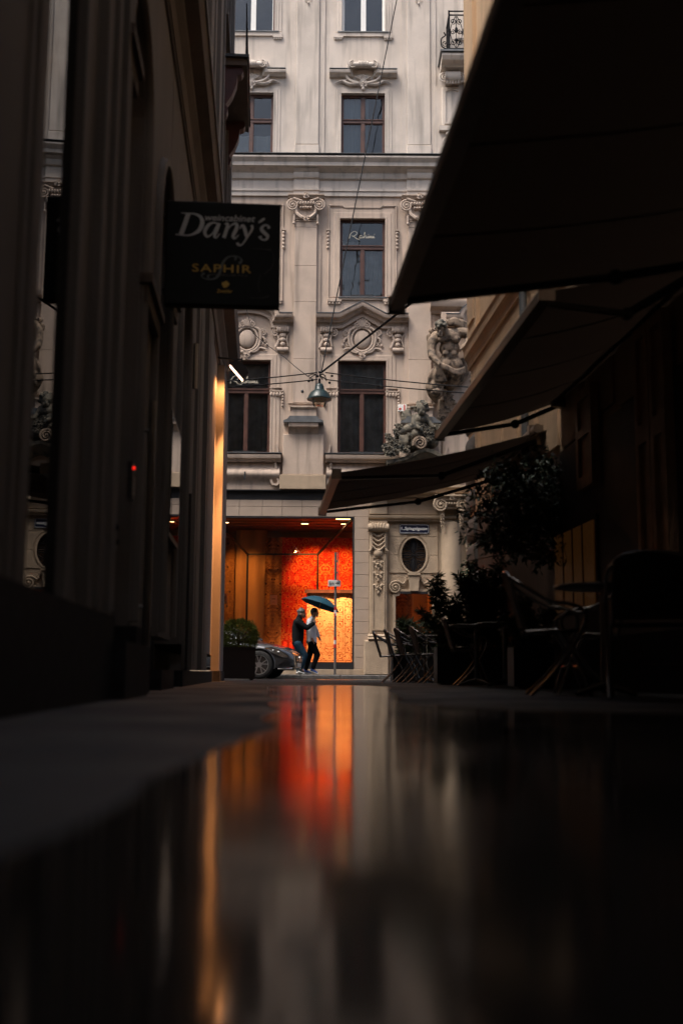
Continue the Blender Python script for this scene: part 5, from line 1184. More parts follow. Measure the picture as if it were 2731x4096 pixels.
# ================================================================ right building
RPL = mat('ochre_plaster', (.58, .40, .25), .85, .1, 1.8, .3, 60, streak=.2, fine=.1)
RB = thing('cafe_building', 'ochre plaster building along the right of the alley behind the cafe awnings', 'building', (0, 0, 0), TH)
RL = 3.3; RC = 17.6
MB().box(RL, 14, -40, RC, 0, 13.8).obj('wall', RPL, RB)
for i in range(9):
    z0 = .9 + i * .43; m = MB(); r_ = .06
    for (y0, y1, x0, x1) in ((RC - .62, RC + .05, RL - .09, RL + .5),):
        P = [(-.0, 0), (-.0, .08), (.05, .02)]
        prof = [(.06, 0), (.02, .03), (0, .1), (0, .3), (.02, .37), (.06, .4)]; vs = []
        for o_, h in prof: vs += [(x0 + o_, y0 + o_, z0 + h), (x0 + o_, y1 - o_, z0 + h), (x1, y1 - o_, z0 + h), (x1, y0 + o_, z0 + h)]
        k_ = len(prof); m.add(vs, [(0, 1, 2, 3), tuple(4 * (k_ - 1) + q for q in (3, 2, 1, 0))] + [(4 * i_ + q, 4 * i_ + (q + 1) % 4, 4 * i_ + 4 + (q + 1) % 4, 4 * i_ + 4 + q) for i_ in range(k_ - 1) for q in range(4)])
    m.obj('quoin', LPL, RB, 40)
MB().box(RL - .12, RL + .5, RC - .7, RC + .08, 0, .89).obj('corner_plinth', PLINTH, RB)
def rprof(name, a0, a1, z, prof, m=RPL):
    b = MB(); k = len(prof); b.add([(RL - o, a, z + h) for a in (a0, a1) for o, h in prof], [tuple(range(k)), tuple(range(2 * k - 1, k - 1, -1))] + [(q, q + k, (q + 1) % k + k, (q + 1) % k) for q in range(k)]); return b.obj(name, m, RB)
CP = [(-.02, 0), (.03, 0), (.035, .1), (.06, .16), (.09, .2), (.10, .3), (.12, .36), (-.02, .4)]
rprof('string_course', -40, RC + .1, 5.05, CP); rprof('string_course', -40, RC + .06, 4.35, [(-.02, 0), (.03, 0), (.05, .06), (.07, .1), (.07, .16), (-.02, .18)]); rprof('string_course', -40, RC + .1, 9.0, CP); rprof('eaves', -40, RC + .3, 13.4, [(-.02, 0), (.2, .1), (.5, .25), (.5, .4), (-.02, .4)])
for y in (9.2, 11.2, 13.2, 15.1, 16.8): MB().box(RL - .06, RL, y, y + .75, 5.46, 8.99).obj('pilaster', RPL, RB); MB().box(RL - .085, RL - .06, y + .14, y + .61, 5.7, 8.7).obj('pilaster_panel', RPL, RB); MB().box(RL - .06, RL, y, y + .75, 2.6, 4.34).obj('pilaster', RPL, RB)
for y in (10.1, 12.1, 14.1):
    MB().box(RL - .03, RL, y + .12, y + .95, 2.7, 4.2).obj('wall_panel', RPL, RB)
    wd = MB().box(RL - .05, RL, y + .15, y + .9, 6.0, 8.2).obj('window', WOOD, RB); MB().box(RL - .056, RL - .052, y + .2, y + .85, 6.05, 8.15).obj('pane', DGLASS, wd)
for y in (9.2, 11.2, 13.2, 15.1, 16.8): MB().box(RL - .07, RL, y, y + .75, 9.41, 13.38).obj('pilaster', RPL, RB)
for q in range(5): MB().box(RL + 1.2 + q * 2.2, RL + 2.2 + q * 2.2, RC, RC + .03, 6, 8.2).obj('street_window', DGLASS, RB)
dp = MB(); a_, z_ = al(2120, 1150, RL); dp.tube([(RL - .1, a_, 2.7), (RL - .1, a_, 13.3)], .05, 10); dp.obj('downpipe', SLATE, RB, 60)
# ground floor: dark wooden front, shutters
DWOOD = mat('dark_front', (.06, .032, .02), .6, .3, 4, .2, 40); SHUTW = mat('shutter_wood', (.50, .30, .155), .55, .2, 5, .3, 50)
MB().box(RL - .05, RL - .001, -6, RC - .72, .5, 2.58).obj('shop_front', DWOOD, RB)
MB().box(RL - .07, RL - .001, -6, RC - .72, 0, .499).obj('stall_riser', PLINTH, RB)
def shutters(a0, a1, z0, z1, leaves):
    w_ = (a1 - a0) / leaves
    for i in range(leaves):
        y0, y1 = a0 + i * w_ + .012, a0 + (i + 1) * w_ - .012
        m = MB(); x0, x1 = RL - .13, RL - .05; t_ = .075; rails = [z0, z0 + .0 + .12, z0 + (z1 - z0) * .52, z0 + (z1 - z0) * .60, z1 - .1, z1]
        m.box(x0, x1, y0, y0 + t_, z0, z1).box(x0, x1, y1 - t_, y1, z0, z1)
        for r0, r1 in ((rails[0], rails[1]), (rails[2], rails[3]), (rails[4], rails[5])): m.box(x0, x1, y0 + t_, y1 - t_, r0, r1)
        so_ = m.obj('shutter', SHUTW, RB)
        for r0, r1 in ((rails[1], rails[2]), (rails[3], rails[4])): MB().box(x0 + .03, x1, y0 + t_, y1 - t_, r0, r1).obj('shutter_panel', SHUTW, so_)
a1, z1 = al(2522, 1300, RL - .13); a0, z0 = al(2680, 2290, RL - .13); _, z0 = al(2600, 2290, RL - .13); shutters(a0, a1, z0, 3.1, 2)
a1, _ = al(2300, 1800, RL - .13); a0, z0 = al(2368, 1930, RL - .13); shutters(a0, a1, z0, 3.0, 1)
# amber pane with a faint emission, behind the leaves
a1, z1 = al(2225, 2150, RL - .06); a0, z0 = al(2390, 2420, RL - .06); lwn = MB(); lwn.box(RL - .075, RL - .05, a0 - .05, a1 + .05, z0 - .05, z1 + .05); lw_ = lwn.obj('amber_window', DWOOD, RB)
MB().box(RL - .09, RL - .078, a0, a1, z0, z1).obj('pane', mat('amber_pane', (.028, .014, .006), .5, .8, 18, .3, 20, emit=((1, .38, .08), .008)), lw_)
m = MB()
for q in range(1, 4): m.box(RL - .1, RL - .091, a0 + (a1 - a0) * q / 4 - .015, a0 + (a1 - a0) * q / 4 + .015, z0, z1)
m.obj('glazing_bars', DWOOD, lw_)

# ---------------------------------------------------------------- awnings
AWN = mat('brown_canvas', (.055, .038, .030), .9, .12, 2.5, .12, 90)
_t = AWN.node_tree; _b = _t.nodes['Principled BSDF']; _o = _t.nodes['Material Output']; _tr = _t.nodes.new('ShaderNodeBsdfTranslucent'); _tr.inputs[0].default_value = (.08, .065, .054, 1)
_mx = _t.nodes.new('ShaderNodeAddShader'); _t.links.new(_b.outputs[0], _mx.inputs[0]); _t.links.new(_tr.outputs[0], _mx.inputs[1]); _t.links.new(_mx.outputs[0], _o.inputs[0])
AWB = mat('awning_metal', (.22, .17, .13), .35, .15, 6, .05, 60, metal=.7)
def awning(name, lab, a0, a1, latf, zf, latw, zw, near_open=False):
    o = thing(name, lab, 'awning', alley(latw, (a0 + a1) / 2, zf), TH, 'cafe awnings'); L_ = a1 - a0; lf = latf - latw; dz = zw - zf
    nx, ny = 14, 20; g = MB(); vs = []
    for s_ in (0, .006):
        for j in range(ny + 1):
            for i in range(nx + 1):
                t_ = i / nx; u_ = j / ny; sag = -.05 * math.sin(math.pi * t_) - .012 * math.sin(u_ * math.pi * 6) * math.sin(math.pi * t_)
                vs.append((lf * (1 - t_), -L_ / 2 + L_ * u_, dz * t_ + sag + s_ + .03))
    q = (nx + 1) * (ny + 1); fs = []
    for j in range(ny):
        for i in range(nx):
            a = j * (nx + 1) + i; fs += [(a, a + 1, a + nx + 2, a + nx + 1), (q + a, q + a + nx + 1, q + a + nx + 2, q + a + 1)]
    for j in range(ny):
        for a in (j * (nx + 1), j * (nx + 1) + nx): fs.append((a, a + nx + 1, q + a + nx + 1, q + a))
    for i in range(nx):
        for a in (i, ny * (nx + 1) + i): fs.append((a, a + 1, q + a + 1, q + a))
    g.add(vs, fs); g.obj('fabric', AWN, o, 60)
    for q in range(1, 4):
        u_ = q / 4; sm = MB()
        for i in range(nx + 1):
            t_ = i / nx; z_ = dz * t_ - .05 * math.sin(math.pi * t_) - .012 * math.sin(u_ * math.pi * 6) * math.sin(math.pi * t_) + .027
            for dy_ in (-.012, .012): sm.v.append((lf * (1 - t_), -L_ / 2 + L_ * u_ + dy_, z_ - (.0 if 0 else .0)))
        sm.v += [(v[0], v[1], v[2] - .004) for v in sm.v]; n2 = 2 * (nx + 1)
        for i in range(nx):
            a = 2 * i; sm.f += [(a + n2, a + n2 + 1, a + n2 + 3, a + n2 + 2), (a, a + 2, a + n2 + 2, a + n2), (a + 1, a + n2 + 1, a + n2 + 3, a + 3)]
        sm.obj('seam', AWN, o)
    b = MB(); y0, y1 = -L_ / 2 - .03, L_ / 2 + .03
    P = [(lf - .05, -.035), (lf + .035, -.04), (lf + .05, .02), (lf + .04, .065), (lf - .03, .07), (lf - .055, .03)]; n = len(P)
    b.add([(x, y, z) for y in (y0, y1) for x, z in P], [tuple(range(n)), tuple(range(2 * n - 1, n - 1, -1))] + [(i, i + n, (i + 1) % n + n, (i + 1) % n) for i in range(n)]); fb = b.obj('front_bar', AWB, o)
    for y in (y0, y1): MB().box(lf - .06, lf + .055, y - .012, y + .012, -.045, .075).obj('end_cap', WHITE if False else AWB, fb)
    for sg_, y in ((1, -L_ / 2 + .12), (-1, L_ / 2 - .12)):
        el = (lf * .48, y + sg_ * .35 * min(1, L_ / 3), dz * .4 - .12)
        m = MB(); m.bar((lf + .02, y, -.01), el, .05, .035); m.obj('arm', BLACKM, o); m = MB(); m.bar(el, (-.12, y, dz - .08), .06, .045); m.obj('arm', BLACKM, o); MB().ball(el, .05, 8, 6).obj('elbow', BLACKM, o, 60)
    c_ = MB(); c_.tube([(-.14, y0, dz + .04), (-.14, y1, dz + .04)], .055, 12); c_.obj('roller', AWB, o, 60)
    for y in (-L_ / 2 + .2, L_ / 2 - .2): MB().box(-.2, 0, y - .05, y + .05, dz - .12, dz + .12).obj('wall_bracket', AWB, o)
    return o
LW = RL
awning('awning', 'nearest dark awning hanging over the right half of the alley', 2.6, 6.95, *[(ad(1590, 1225, 6.95)[0]), ad(1590, 1225, 6.95)[1]], LW, 2.95)
l_, z_ = ad(1760, 1745, 12.0); awning('awning', 'middle dark awning whose front bar catches orange light', 7.35, 12.0, l_, z_, LW, z_ + .42)
l_, z_ = ad(1290, 2050, 15.7); awning('awning', 'farthest brown awning, its pale tip reaching towards the shop', 12.7, 15.7, l_, z_, LW, 2.95)
# ================================================================ foliage helper
def leaves(n, sampler, size, mat_, name, parent, rng, aspect=.35, droop=.3, up=0.0):
    vs = []; fs = []
    for i in range(n):
        c, out = sampler(rng); L_ = size * rng.uniform(.6, 1.25); w_ = L_ * aspect
        d = (Vector(out) * .8 + Vector((rng.gauss(0, .5), rng.gauss(0, .5), rng.gauss(0, .5) - droop + up))).normalized()
        s_ = d.orthogonal().normalized(); s_.rotate(Matrix.Rotation(rng.uniform(0, 6.28), 3, d)); nn = d.cross(s_)
        k_ = len(vs); c = Vector(c)
        vs += [c, c + d * L_ * .5 + s_ * w_ * .5 + nn * L_ * .06, c + d * L_, c + d * L_ * .5 - s_ * w_ * .5 + nn * L_ * .06]
        fs += [(k_, k_ + 1, k_ + 2), (k_, k_ + 2, k_ + 3)]
    me = bpy.data.meshes.new(name); me.from_pydata([tuple(v) for v in vs], [], fs); me.materials.append(mat_); me.update()
    o = link(me, name, parent); return o
LEAF = mat('dark_leaf', (.045, .075, .030), .5, .45, 9, 0); LEAFY = mat('yew_needle', (.085, .115, .018), .7, .5, 7, 0, spec=.15); LEAFG = mat('grey_leaf', (.038, .058, .036), .5, .4, 8, 0)
BARK = mat('bark', (.05, .035, .022), .9, .3, 8, .6, 40); SOIL = mat('soil', (.02, .014, .01), .95, .3, 20, .5, 60)
rng = random.Random(3)

# clipped ball shrub in a square black planter at the left corner
pb = at(960, 2722, 21.8); PLB = mat('black_planter', (.012, .012, .013), .4, .2, 6, .1, 60)
PT = thing('square_planter', 'square black planter tub standing at the left corner', 'planter', (at(950, 2600, 21.9).x, 21.9, 0), R(6))
s = .34; hp = .60
m = MB(); t = .03
m.box(-s, s, -s, -s + t, .03, hp).box(-s, s, s - t, s, .03, hp).box(-s, -s + t, -s + t, s - t, .03, hp).box(s - t, s, -s + t, s - t, .03, hp).box(-s + t, s - t, -s + t, s - t, .03, .08); m.obj('tub', PLB, PT)
m = MB(); m.box(-s - .015, s + .015, -s - .015, -s + .04, hp, hp + .025).box(-s - .015, s + .015, s - .04, s + .015, hp, hp + .025).box(-s - .015, -s + .04, -s + .04, s - .04, hp, hp + .025).box(s - .04, s + .015, -s + .04, s - .04, hp, hp + .025); m.obj('rim', PLB, PT)
for sx in (-1, 1):
    for sy in (-1, 1): MB().box(sx * s * .8 - .03, sx * s * .8 + .03, sy * s * .8 - .03, sy * s * .8 + .03, 0, .03).obj('foot', BLACKM, PT)
MB().box(-s + t, s - t, -s + t, s - t, hp - .08, hp - .05).obj('soil', SOIL, PT)
pc = PT.location; TB = thing('ball_shrub', 'round clipped dark green shrub growing in the square planter', 'shrub', (pc.x + .02, pc.y, hp - .05))
MB().tube([(0, 0, 0), (.01, 0, .2), (0, 0, .4)], [.03, .025, .02], 8).obj('trunk', BARK, TB, 60)
for q in range(7):
    a = q * .9; MB().tube([(0, 0, .15), (.15 * math.cos(a), .15 * math.sin(a), .28), (.3 * math.cos(a), .3 * math.sin(a), .40)], [.016, .012, .006], 5).obj('branch', BARK, TB)
def ball_s(r):
    while True:
        p = Vector((r.uniform(-1, 1), r.uniform(-1, 1), r.uniform(-1, 1)))
        if .35 < p.length < 1: break
    d = p.normalized(); k_ = 1 + .16 * noise.noise(d * 3.1) + .10 * noise.noise(d * 8); rr = (.62 + .38 * r.random() ** .5) * k_
    return Vector((d.x * .375 * rr, d.y * .375 * rr, .30 + d.z * .31 * rr)), d
leaves(9000, ball_s, .055, LEAFY, 'foliage', TB, rng, .2, -.1)

# ---------------------------------------------------------------- cafe hedges in troughs along the terrace edge
def trough(name, lab, lat0, lat1, along, depth, h, plab, ph, n, lsize, m, seed, rag=.25, pname='hedge_plant', lean=.14):
    o = athing(name, lab, 'planter', (lat0 + lat1) / 2, along, 0); w_ = (lat1 - lat0) / 2; d = depth / 2; t = .025
    b = MB(); b.box(-w_, w_, -d, -d + t, .02, h).box(-w_, w_, d - t, d, .02, h).box(-w_, -w_ + t, -d + t, d - t, .02, h).box(w_ - t, w_, -d + t, d - t, .02, h).box(-w_ + t, w_ - t, -d + t, d - t, .02, .06); b.obj('trough', PLB, o)
    MB().box(-w_ + t, w_ - t, -d + t, d - t, h - .07, h - .04).obj('soil', SOIL, o)
    MB().box(-w_ + .05, w_ - .05, -d + .04, d - .04, 0, .02).obj('base', BLACKM, o)
    P = athing(pname, plab, 'plant', (lat0 + lat1) / 2, along, h - .05); r = random.Random(seed); st = MB(); tips = []
    for i in range(int(10 + w_ * 26)):
        x, y = r.uniform(-w_ + .06, w_ - .06), r.uniform(-d + .05, d - .05); hh = ph * r.uniform(.55, 1.0 + rag); lx, ly = r.gauss(0, lean), r.gauss(0, .12)
        P_ = [(x + lx * t_ * t_, y + ly * t_ * t_, hh * t_) for t_ in (0, .35, .7, 1)]; st.tube(P_, [.007, .006, .004, .002], 4); tips.append(P_)
    st.obj('stems', BARK, P); tag(P.children[-1], kind='stuff')
    def smp(r2):
        p = tips[r2.randrange(len(tips))]; t_ = r2.uniform(.12, 1.0); f = t_ * 3; i = min(2, int(f)); q = Vector(p[i]).lerp(Vector(p[i + 1]), f - i)
        a = r2.uniform(0, 6.28); return q, Vector((math.cos(a), math.sin(a), .25))
    leaves(n, smp, lsize, m, 'foliage', P, r, .2, .15); return o
trough('trough_planter', 'black trough planter behind the row of cafe chairs', *[ad(1575, 2600, 18.6)[0], ad(1810, 2600, 18.6)[0]], 18.9, .34, .48, 'leafy green plant with narrow leaves before the small lit window', .5, 4600, .14, LEAF, 5)
trough('trough_planter', 'black trough planter beside the lone tube armchair', *[ad(1745, 2600, 15.2)[0], ad(2030, 2600, 15.2)[0]], 15.3, .32, .5, 'tall dark feathery bush at the foot of the rusticated corner', .95, 8200, .13, LEAF, 6, .3, 'feathery_bush', .24)
trough('trough_planter', 'low trough planter in the deep shade under the middle awning', *[ad(2040, 2600, 11.6)[0], ad(2200, 2600, 11.6)[0]], 11.6, .3, .42, 'small dim shrub under the middle awning', .5, 2200, .1, LEAFG, 8, .2, 'dim_shrub')

# leafy tree crown hanging over the terrace, in a round tub
tl, _ = ad(2290, 2400, 12.2); TR = athing('potted_tree', 'leafy potted tree spreading its dark crown under the awnings', 'tree', tl, 12.2, 0)
MB().lathe([(.17, 0), (.2, .05), (.24, .42), (.26, .45), (.22, .45)], 20).obj('tub', PLB, TR, 40)
cz = 1.95
tk = MB().tube([(0, 0, .4), (.02, .02, .9), (-.02, 0, 1.35), (.0, .02, 1.7)], [.035, .03, .026, .02], 8); tk.obj('trunk', BARK, TR, 60)
ctr = []
rt = random.Random(21)
spots = [(1960, 1990, .20), (2060, 1960, .24), (2160, 1930, .26), (2250, 1950, .26), (2340, 1990, .26), (2020, 2060, .2), (2130, 2060, .26), (2250, 2080, .28), (2360, 2100, .24), (1900, 2080, .14), (1960, 2110, .13), (2230, 2190, .2), (2130, 2150, .18), (2420, 2030, .2), (1880, 2130, .09), (1925, 2175, .07), (2060, 1870, .14), (1950, 1905, .13), (2200, 1860, .13), (2440, 2120, .16), (2300, 2260, .16), (2380, 2230, .14), (1850, 2060, .08), (1835, 2110, .06), (1990, 2190, .06), (2480, 2000, .12), (2330, 1880, .12), (2060, 2170, .1), (1915, 1960, .1), (1990, 1850, .06), (2120, 1830, .07), (1900, 2230, .05)]
for (px, py, r_) in spots:
    l_, z_ = ad(px, py, 12.2); ctr.append((Vector((l_ - tl, rt.uniform(-.45, .45), z_)), r_))
for c_, r_ in ctr:
    b_ = Vector((0, .02, 1.2 + .3 * rt.random())); MB().tube([b_, b_.lerp(c_, .5) + Vector((0, 0, .06)), c_], [.014, .009, .004], 5).obj('branch', BARK, TR)
def crown_s(r):
    c_, r_ = ctr[r.choices(range(len(ctr)), [q[1] ** 1.5 for q in ctr])[0]]; d = Vector((r.gauss(0, 1), r.gauss(0, 1), r.gauss(0, 1))).normalized()
    return c_ + d * r_ * 1.25 * r.random() ** .6, d
tw = MB(); tpts = []
for i in range(120):
    a = rt.uniform(0, 6.28); rr = rt.uniform(.5, 1.0) ** .5; l_, z_ = ad(2170 + 370 * rr * math.cos(a), 2045 - 240 * rr * math.sin(a), 12.2)
    e = Vector((l_ - tl, rt.uniform(-.5, .5), z_)); l0_, z0_ = ad(2190 + rt.uniform(-160, 160), 2050 + rt.uniform(-70, 70), 12.2); s0_ = Vector((l0_ - tl, e.y * .4, z0_))
    P = [s0_, s0_.lerp(e, .5) + Vector((0, 0, .07)), e + Vector((0, 0, -.03))]; tw.tube(P, [.006, .004, .002], 4); tpts.append(P)
tag(tw.obj('twigs', BARK, TR), kind='stuff')
def twig_s(r):
    P = tpts[r.randrange(len(tpts))]; t_ = r.uniform(.15, 1.0); q = P[0].lerp(P[1], t_ * 2) if t_ < .5 else P[1].lerp(P[2], t_ * 2 - 1); d = Vector((r.gauss(0, 1), r.gauss(0, 1), r.gauss(0, .6))).normalized()
    return q, d
mix_s = lambda r: crown_s(r) if r.random() < .28 else twig_s(r)
leaves(6200, mix_s, .085, LEAFG, 'crown', TR, rng, .38, .25)
# little plant by the far doorway
pd = at(1885, 2330, 30.2); DP = thing('doorway_plant', 'small bright plant in a dark pot beside the far arched doorway', 'plant', (pd.x, 30.2, SW))
hz = pd.z - SW
MB().lathe([(.12, 0), (.14, .1), (.2, hz - .15), (.22, hz - .12), (.18, hz - .12)], 16).obj('pot', BLACKM, DP, 40)
leaves(500, lambda r: (Vector((r.gauss(0, .12), r.gauss(0, .12), hz - .1 + abs(r.gauss(0, .28)))), Vector((r.gauss(0, 1), r.gauss(0, 1), .8)).normalized()), .14, LEAF, 'foliage', DP, rng, .25)

# ================================================================ cafe chairs and tables (chair faces +x, backs towards the alley)
TUBE = mat('aluminium_tube', (.22, .205, .19), .25, .1, 6, .03, 60, metal=1); WEAVE = mat('dark_weave', (.03, .022, .018), .6, .3, 30, .6, 90)
def make_chair(name, lab, cat, group):
    o = thing(name, lab, cat, (0, 0, 0), 0, group); hw = .255
    for s_ in (-1, 1):
        y = s_ * hw
        MB().tube(catmull([(-.27, y * .8, .79), (-.20, y * .98, .74), (-.02, y, .635), (.10, y, .615), (.19, y, .58), (.21, y, .50), (.14, y, .36), (0, y, .16), (-.16, y, 0)], 5), .0125, 8).obj('arm_tube', TUBE, o, 60)
        MB().tube(catmull([(.24, y * .9, 0), (.16, y * .9, .22), (.05, y * .9, .42), (.0, y * .9, .435), (-.18, y * .9, .425)], 5), .0125, 8).obj('leg', TUBE, o, 60)
        MB().tube(catmull([(-.18, y * .86, .42), (-.235, y * .86, .6), (-.28, y * .82, .80)], 4), .0125, 8).obj('back_post', TUBE, o, 60)
    MB().tube(catmull([(-.28, -hw * .82, .79), (-.30, -hw * .6, .83), (-.315, 0, .845), (-.30, hw * .6, .83), (-.28, hw * .82, .79)], 5), .0125, 8).obj('top_rail', TUBE, o, 60)
    def panel(f, nm, nx=8, ny=10, th=.012):
        g = MB(); vs = [f(i / nx, j / ny, k_) for k_ in (0, th) for j in range(ny + 1) for i in range(nx + 1)]; q = (nx + 1) * (ny + 1); fs = []
        for j in range(ny):
            for i in range(nx): a = j * (nx + 1) + i; fs += [(a, a + 1, a + nx + 2, a + nx + 1), (q + a, q + a + nx + 1, q + a + nx + 2, q + a + 1)]
        for j in range(ny):
            for a in (j * (nx + 1), j * (nx + 1) + nx): fs.append((a, a + nx + 1, q + a + nx + 1, q + a))
        for i in range(nx):
            for a in (i, ny * (nx + 1) + i): fs.append((a, a + 1, q + a + 1, q + a))
        g.add(vs, fs); return g.obj(nm, WEAVE, o, 60)
    panel(lambda u, v, k_: (-.19 + .42 * u, (v - .5) * hw * 1.7, .432 - .02 * math.sin(math.pi * u) + .02 * u + k_), 'seat')
    panel(lambda u, v, k_: (-.185 - .115 * u - .03 * (1 - (2 * v - 1) ** 2) + k_, (v - .5) * hw * 1.62, .46 + .35 * u + .03 * u * (1 - (2 * v - 1) ** 2)), 'backrest')
    MB().tube([(.17, -hw * .9, .2), (.17, hw * .9, .2)], .010, 8).obj('stretcher', TUBE, o, 60)
    return o
first = make_chair('cafe_chair', '', 'chair', 'cafe chairs on the terrace')
def chair(lat, along, rot, lab, i=[0]):
    o = first if i[0] == 0 else copy_tree(first); i[0] += 1
    o.location = alley(lat, along, 0); o.rotation_euler = (0, 0, TH + rot); o['label'] = lab
for px, al_, lab in ((1512, 18.9, 'woven tube armchair at the left end of the row, nearest the shop'), (1560, 18.2, 'second woven tube armchair from the left end of the row'), (1602, 17.6, 'third woven tube armchair from the left end of the row'), (1665, 16.9, 'woven tube armchair at the right end of the row, before the trough')):
    l_, _ = ad(px + 20, 2600, al_); chair(l_ + .14, al_, R(random.uniform(-6, 6)), lab)
l_, _ = ad(1838, 2600, 14.2); chair(l_ + .1, 14.2, R(-4), 'lone tube armchair standing before the feathery bush')
l_, _ = ad(2215, 2500, 7.6); chair(l_, 7.7, R(-10), 'dim tube armchair turned sideways at the near table, left of the pair')
l_, _ = ad(2330, 2500, 7.9); chair(l_ + .15, 8.3, R(170), 'dim tube armchair facing the alley, behind the nearest one')
l_, _ = ad(2600, 2500, 6.6); chair(l_, 6.6, R(74), 'nearest tube armchair, its curved back black against the shutters')
TABT = mat('table_top', (.10, .095, .09), .3, .2, 8, .05, 60)
def make_table():
    o = thing('cafe_table', '', 'table', (0, 0, 0), 0, 'cafe tables'); MB().lathe([(.30, .71), (.325, .715), (.33, .725), (.325, .735), (.31, .738)], 28).obj('table_top', TABT, o, 40)
    MB().tube([(0, 0, .05), (0, 0, .71)], .028, 12).obj('column', TUBE, o, 60)
    for q in range(4):
        a = q * math.pi / 2 + .5; MB().tube([(0, 0, .075), (.12 * math.cos(a), .12 * math.sin(a), .055), (.26 * math.cos(a), .26 * math.sin(a), .018)], [.026, .022, .016], 8).obj('foot', TUBE, o, 60)
    return o
tb = make_table()
for i, (px, a_, lab) in enumerate(((1700, 17.6, 'round cafe table tucked behind the row of armchairs'), (1905, 13.6, 'round pedestal table whose foot shows right of the lone armchair'), (2020, 13.0, 'round pedestal table under the potted tree'), (2420, 7.4, 'round pedestal table among the dim near armchairs'))):
    l_, _ = ad(px, 2700, a_); o = tb if i == 0 else copy_tree(tb); o.location = alley(l_, a_, 0); o.rotation_euler = (0, 0, TH); o['label'] = lab

# ================================================================ hanging street lamp and its cables
LY = 26.5; lp = at(1277, 1600, LY); GRN = mat('green_enamel', (.008, .022, .024), .35, .15, 6, .03, 60, spec=.35); LGL = glass_mat('lamp_glass', (.80, .74, .66), 1.3)
SLm = thing('street_lamp', 'dark green bell street lamp hanging from crossed cables', 'street lamp', (lp.x, LY, at(1277, 1628, LY).z))
u_ = LY / F
def lz(py): return (1628 - py) * u_ * .985
rw = 51 * u_
MB().lathe([(rw * .99, lz(1597)), (rw, lz(1594)), (rw * .93, lz(1588)), (rw * .86, lz(1580)), (rw * .72, lz(1568)), (rw * .5, lz(1558)), (rw * .38, lz(1553)), (rw * .36, lz(1540)), (rw * .26, lz(1530)), (.0 + .03, lz(1527)), (.02, lz(1535)), (rw * .3, lz(1545)), (rw * .6, lz(1580)), (rw * .9, lz(1596))], 32).obj('shade', GRN, SLm, 50)
MB().lathe([(rw * .56, lz(1590)), (rw * .56, lz(1610)), (rw * .5, lz(1624)), (rw * .2, lz(1627)), (.001, lz(1628))], 24).obj('globe', LGL, SLm, 60)
MB().tube([(0, 0, lz(1528)), (0, 0, lz(1508))], .025, 8).obj('hanger', IRON, SLm, 60)
m = MB(); c0 = lz(1500)
for q in range(9):
    a = random.uniform(0, 6.28); r_ = random.uniform(.1, .32); m.tube(catmull([(0, 0, c0 + .02), (r_ * math.cos(a) * .5, .1 * math.sin(a), c0 + random.uniform(-.02, .12)), (r_ * math.cos(a), .05, c0 + random.uniform(-.14, .05))], 5), .011, 5)
for dx, dz in ((-.26, -.1), (-.18, -.08), (.24, -.14), (.3, .03), (.0, .12), (-.05, .02)): m.ball((dx, 0, c0 + dz), (.035, .03, .03), 7, 5)
m.obj('clamps', IRON, SLm, 60)
def cable(lab, pts, r, sag=.0):
    P = [Vector(p) for p in pts]; o = P[0]
    q = []
    for a, b in zip(P, P[1:]):
        for i in range(13): t_ = i / 12; v = a.lerp(b, t_); v.z -= sag * 4 * t_ * (1 - t_); q.append(v)
    MB_ = MB().tube([v - o for v in q], r, 6); ob = MB_.obj('overhead_cable', IRON, None, 60, o); tag(ob, lab, 'cable', 'cables holding the street lamp'); return ob
hub = at(1285, 1490, LY); hub2 = at(1285, 1518, LY)
cable('thin cable climbing from the street lamp to the top of the picture', [hub, at(1590, -20, 30.8)], .016)
re_ = alley(RL - .02, 14.6, 0); a2, z2 = al(1905, 1010, RL - .02); cable('thick cable rising right from the street lamp behind the awning tip', [hub, alley(RL - .02, a2, z2)], .026)
cable('upper level cable running left from the street lamp', [hub + Vector((-.1, 0, 0)), at(700, 1535, 25.5)], .014, .04)
cable('lower level cable running left from the street lamp', [hub2 + Vector((-.1, 0, 0)), at(700, 1556, 25.5)], .014, .04)
cable('upper level cable running right from the street lamp', [hub + Vector((.1, 0, 0)), at(2150, 1566, 25.0)], .014, .05)
cable('lower level cable running right from the street lamp', [hub2 + Vector((.1, 0, 0)), at(2150, 1588, 25.0)], .014, .05)
cable('slack thin cable with a joint rising left from the street lamp', [at(1252, 1518, LY), at(1140, 1430, 28.5), at(1010, 1330, 29.8), at(955, 1100, 30.9)], .009, .03)

# ================================================================ sign post on the pavement edge
GALV = mat('galvanised_steel', (.16, .155, .15), .45, .2, 10, .1, 60, metal=.6); PWH = mat('sticker_white', (.55, .54, .52), .5, .05, 5, 0); PRD = mat('sticker_red', (.42, .015, .02), .5, .08, 5, 0)
PY = 29.25; p0 = at(1339, 2700, PY); PO = thing('sign_post', 'grey sign post with red and white bands at the kerb', 'sign post', (p0.x, PY, SW))
zt = at(1339, 2212, PY).z - SW; MB().tube([(0, 0, 0), (0, 0, zt)], .032, 14).obj('post', GALV, PO, 60)
MB().tube([(0, 0, zt), (0, 0, zt + .015)], .036, 14).obj('cap', GALV, PO, 60)
for (a, b_, mm) in ((2427, 2441, PRD), (2441, 2454, PWH), (2454, 2467, PRD), (2547, 2561, PRD), (2561, 2577, PWH), (2577, 2592, PRD)):
    za, zb_ = at(1339, a, PY).z - SW, at(1339, b_, PY).z - SW; MB().tube([(0, 0, zb_), (0, 0, za)], .0345, 14).obj('band', mm, PO, 60)
x0 = at(1312, 2335, PY).x - p0.x; x1 = at(1362, 2335, PY).x - p0.x; z1 = at(1339, 2321, PY).z - SW; z0 = at(1339, 2347, PY).z - SW; xm = (x0 + x1) / 2
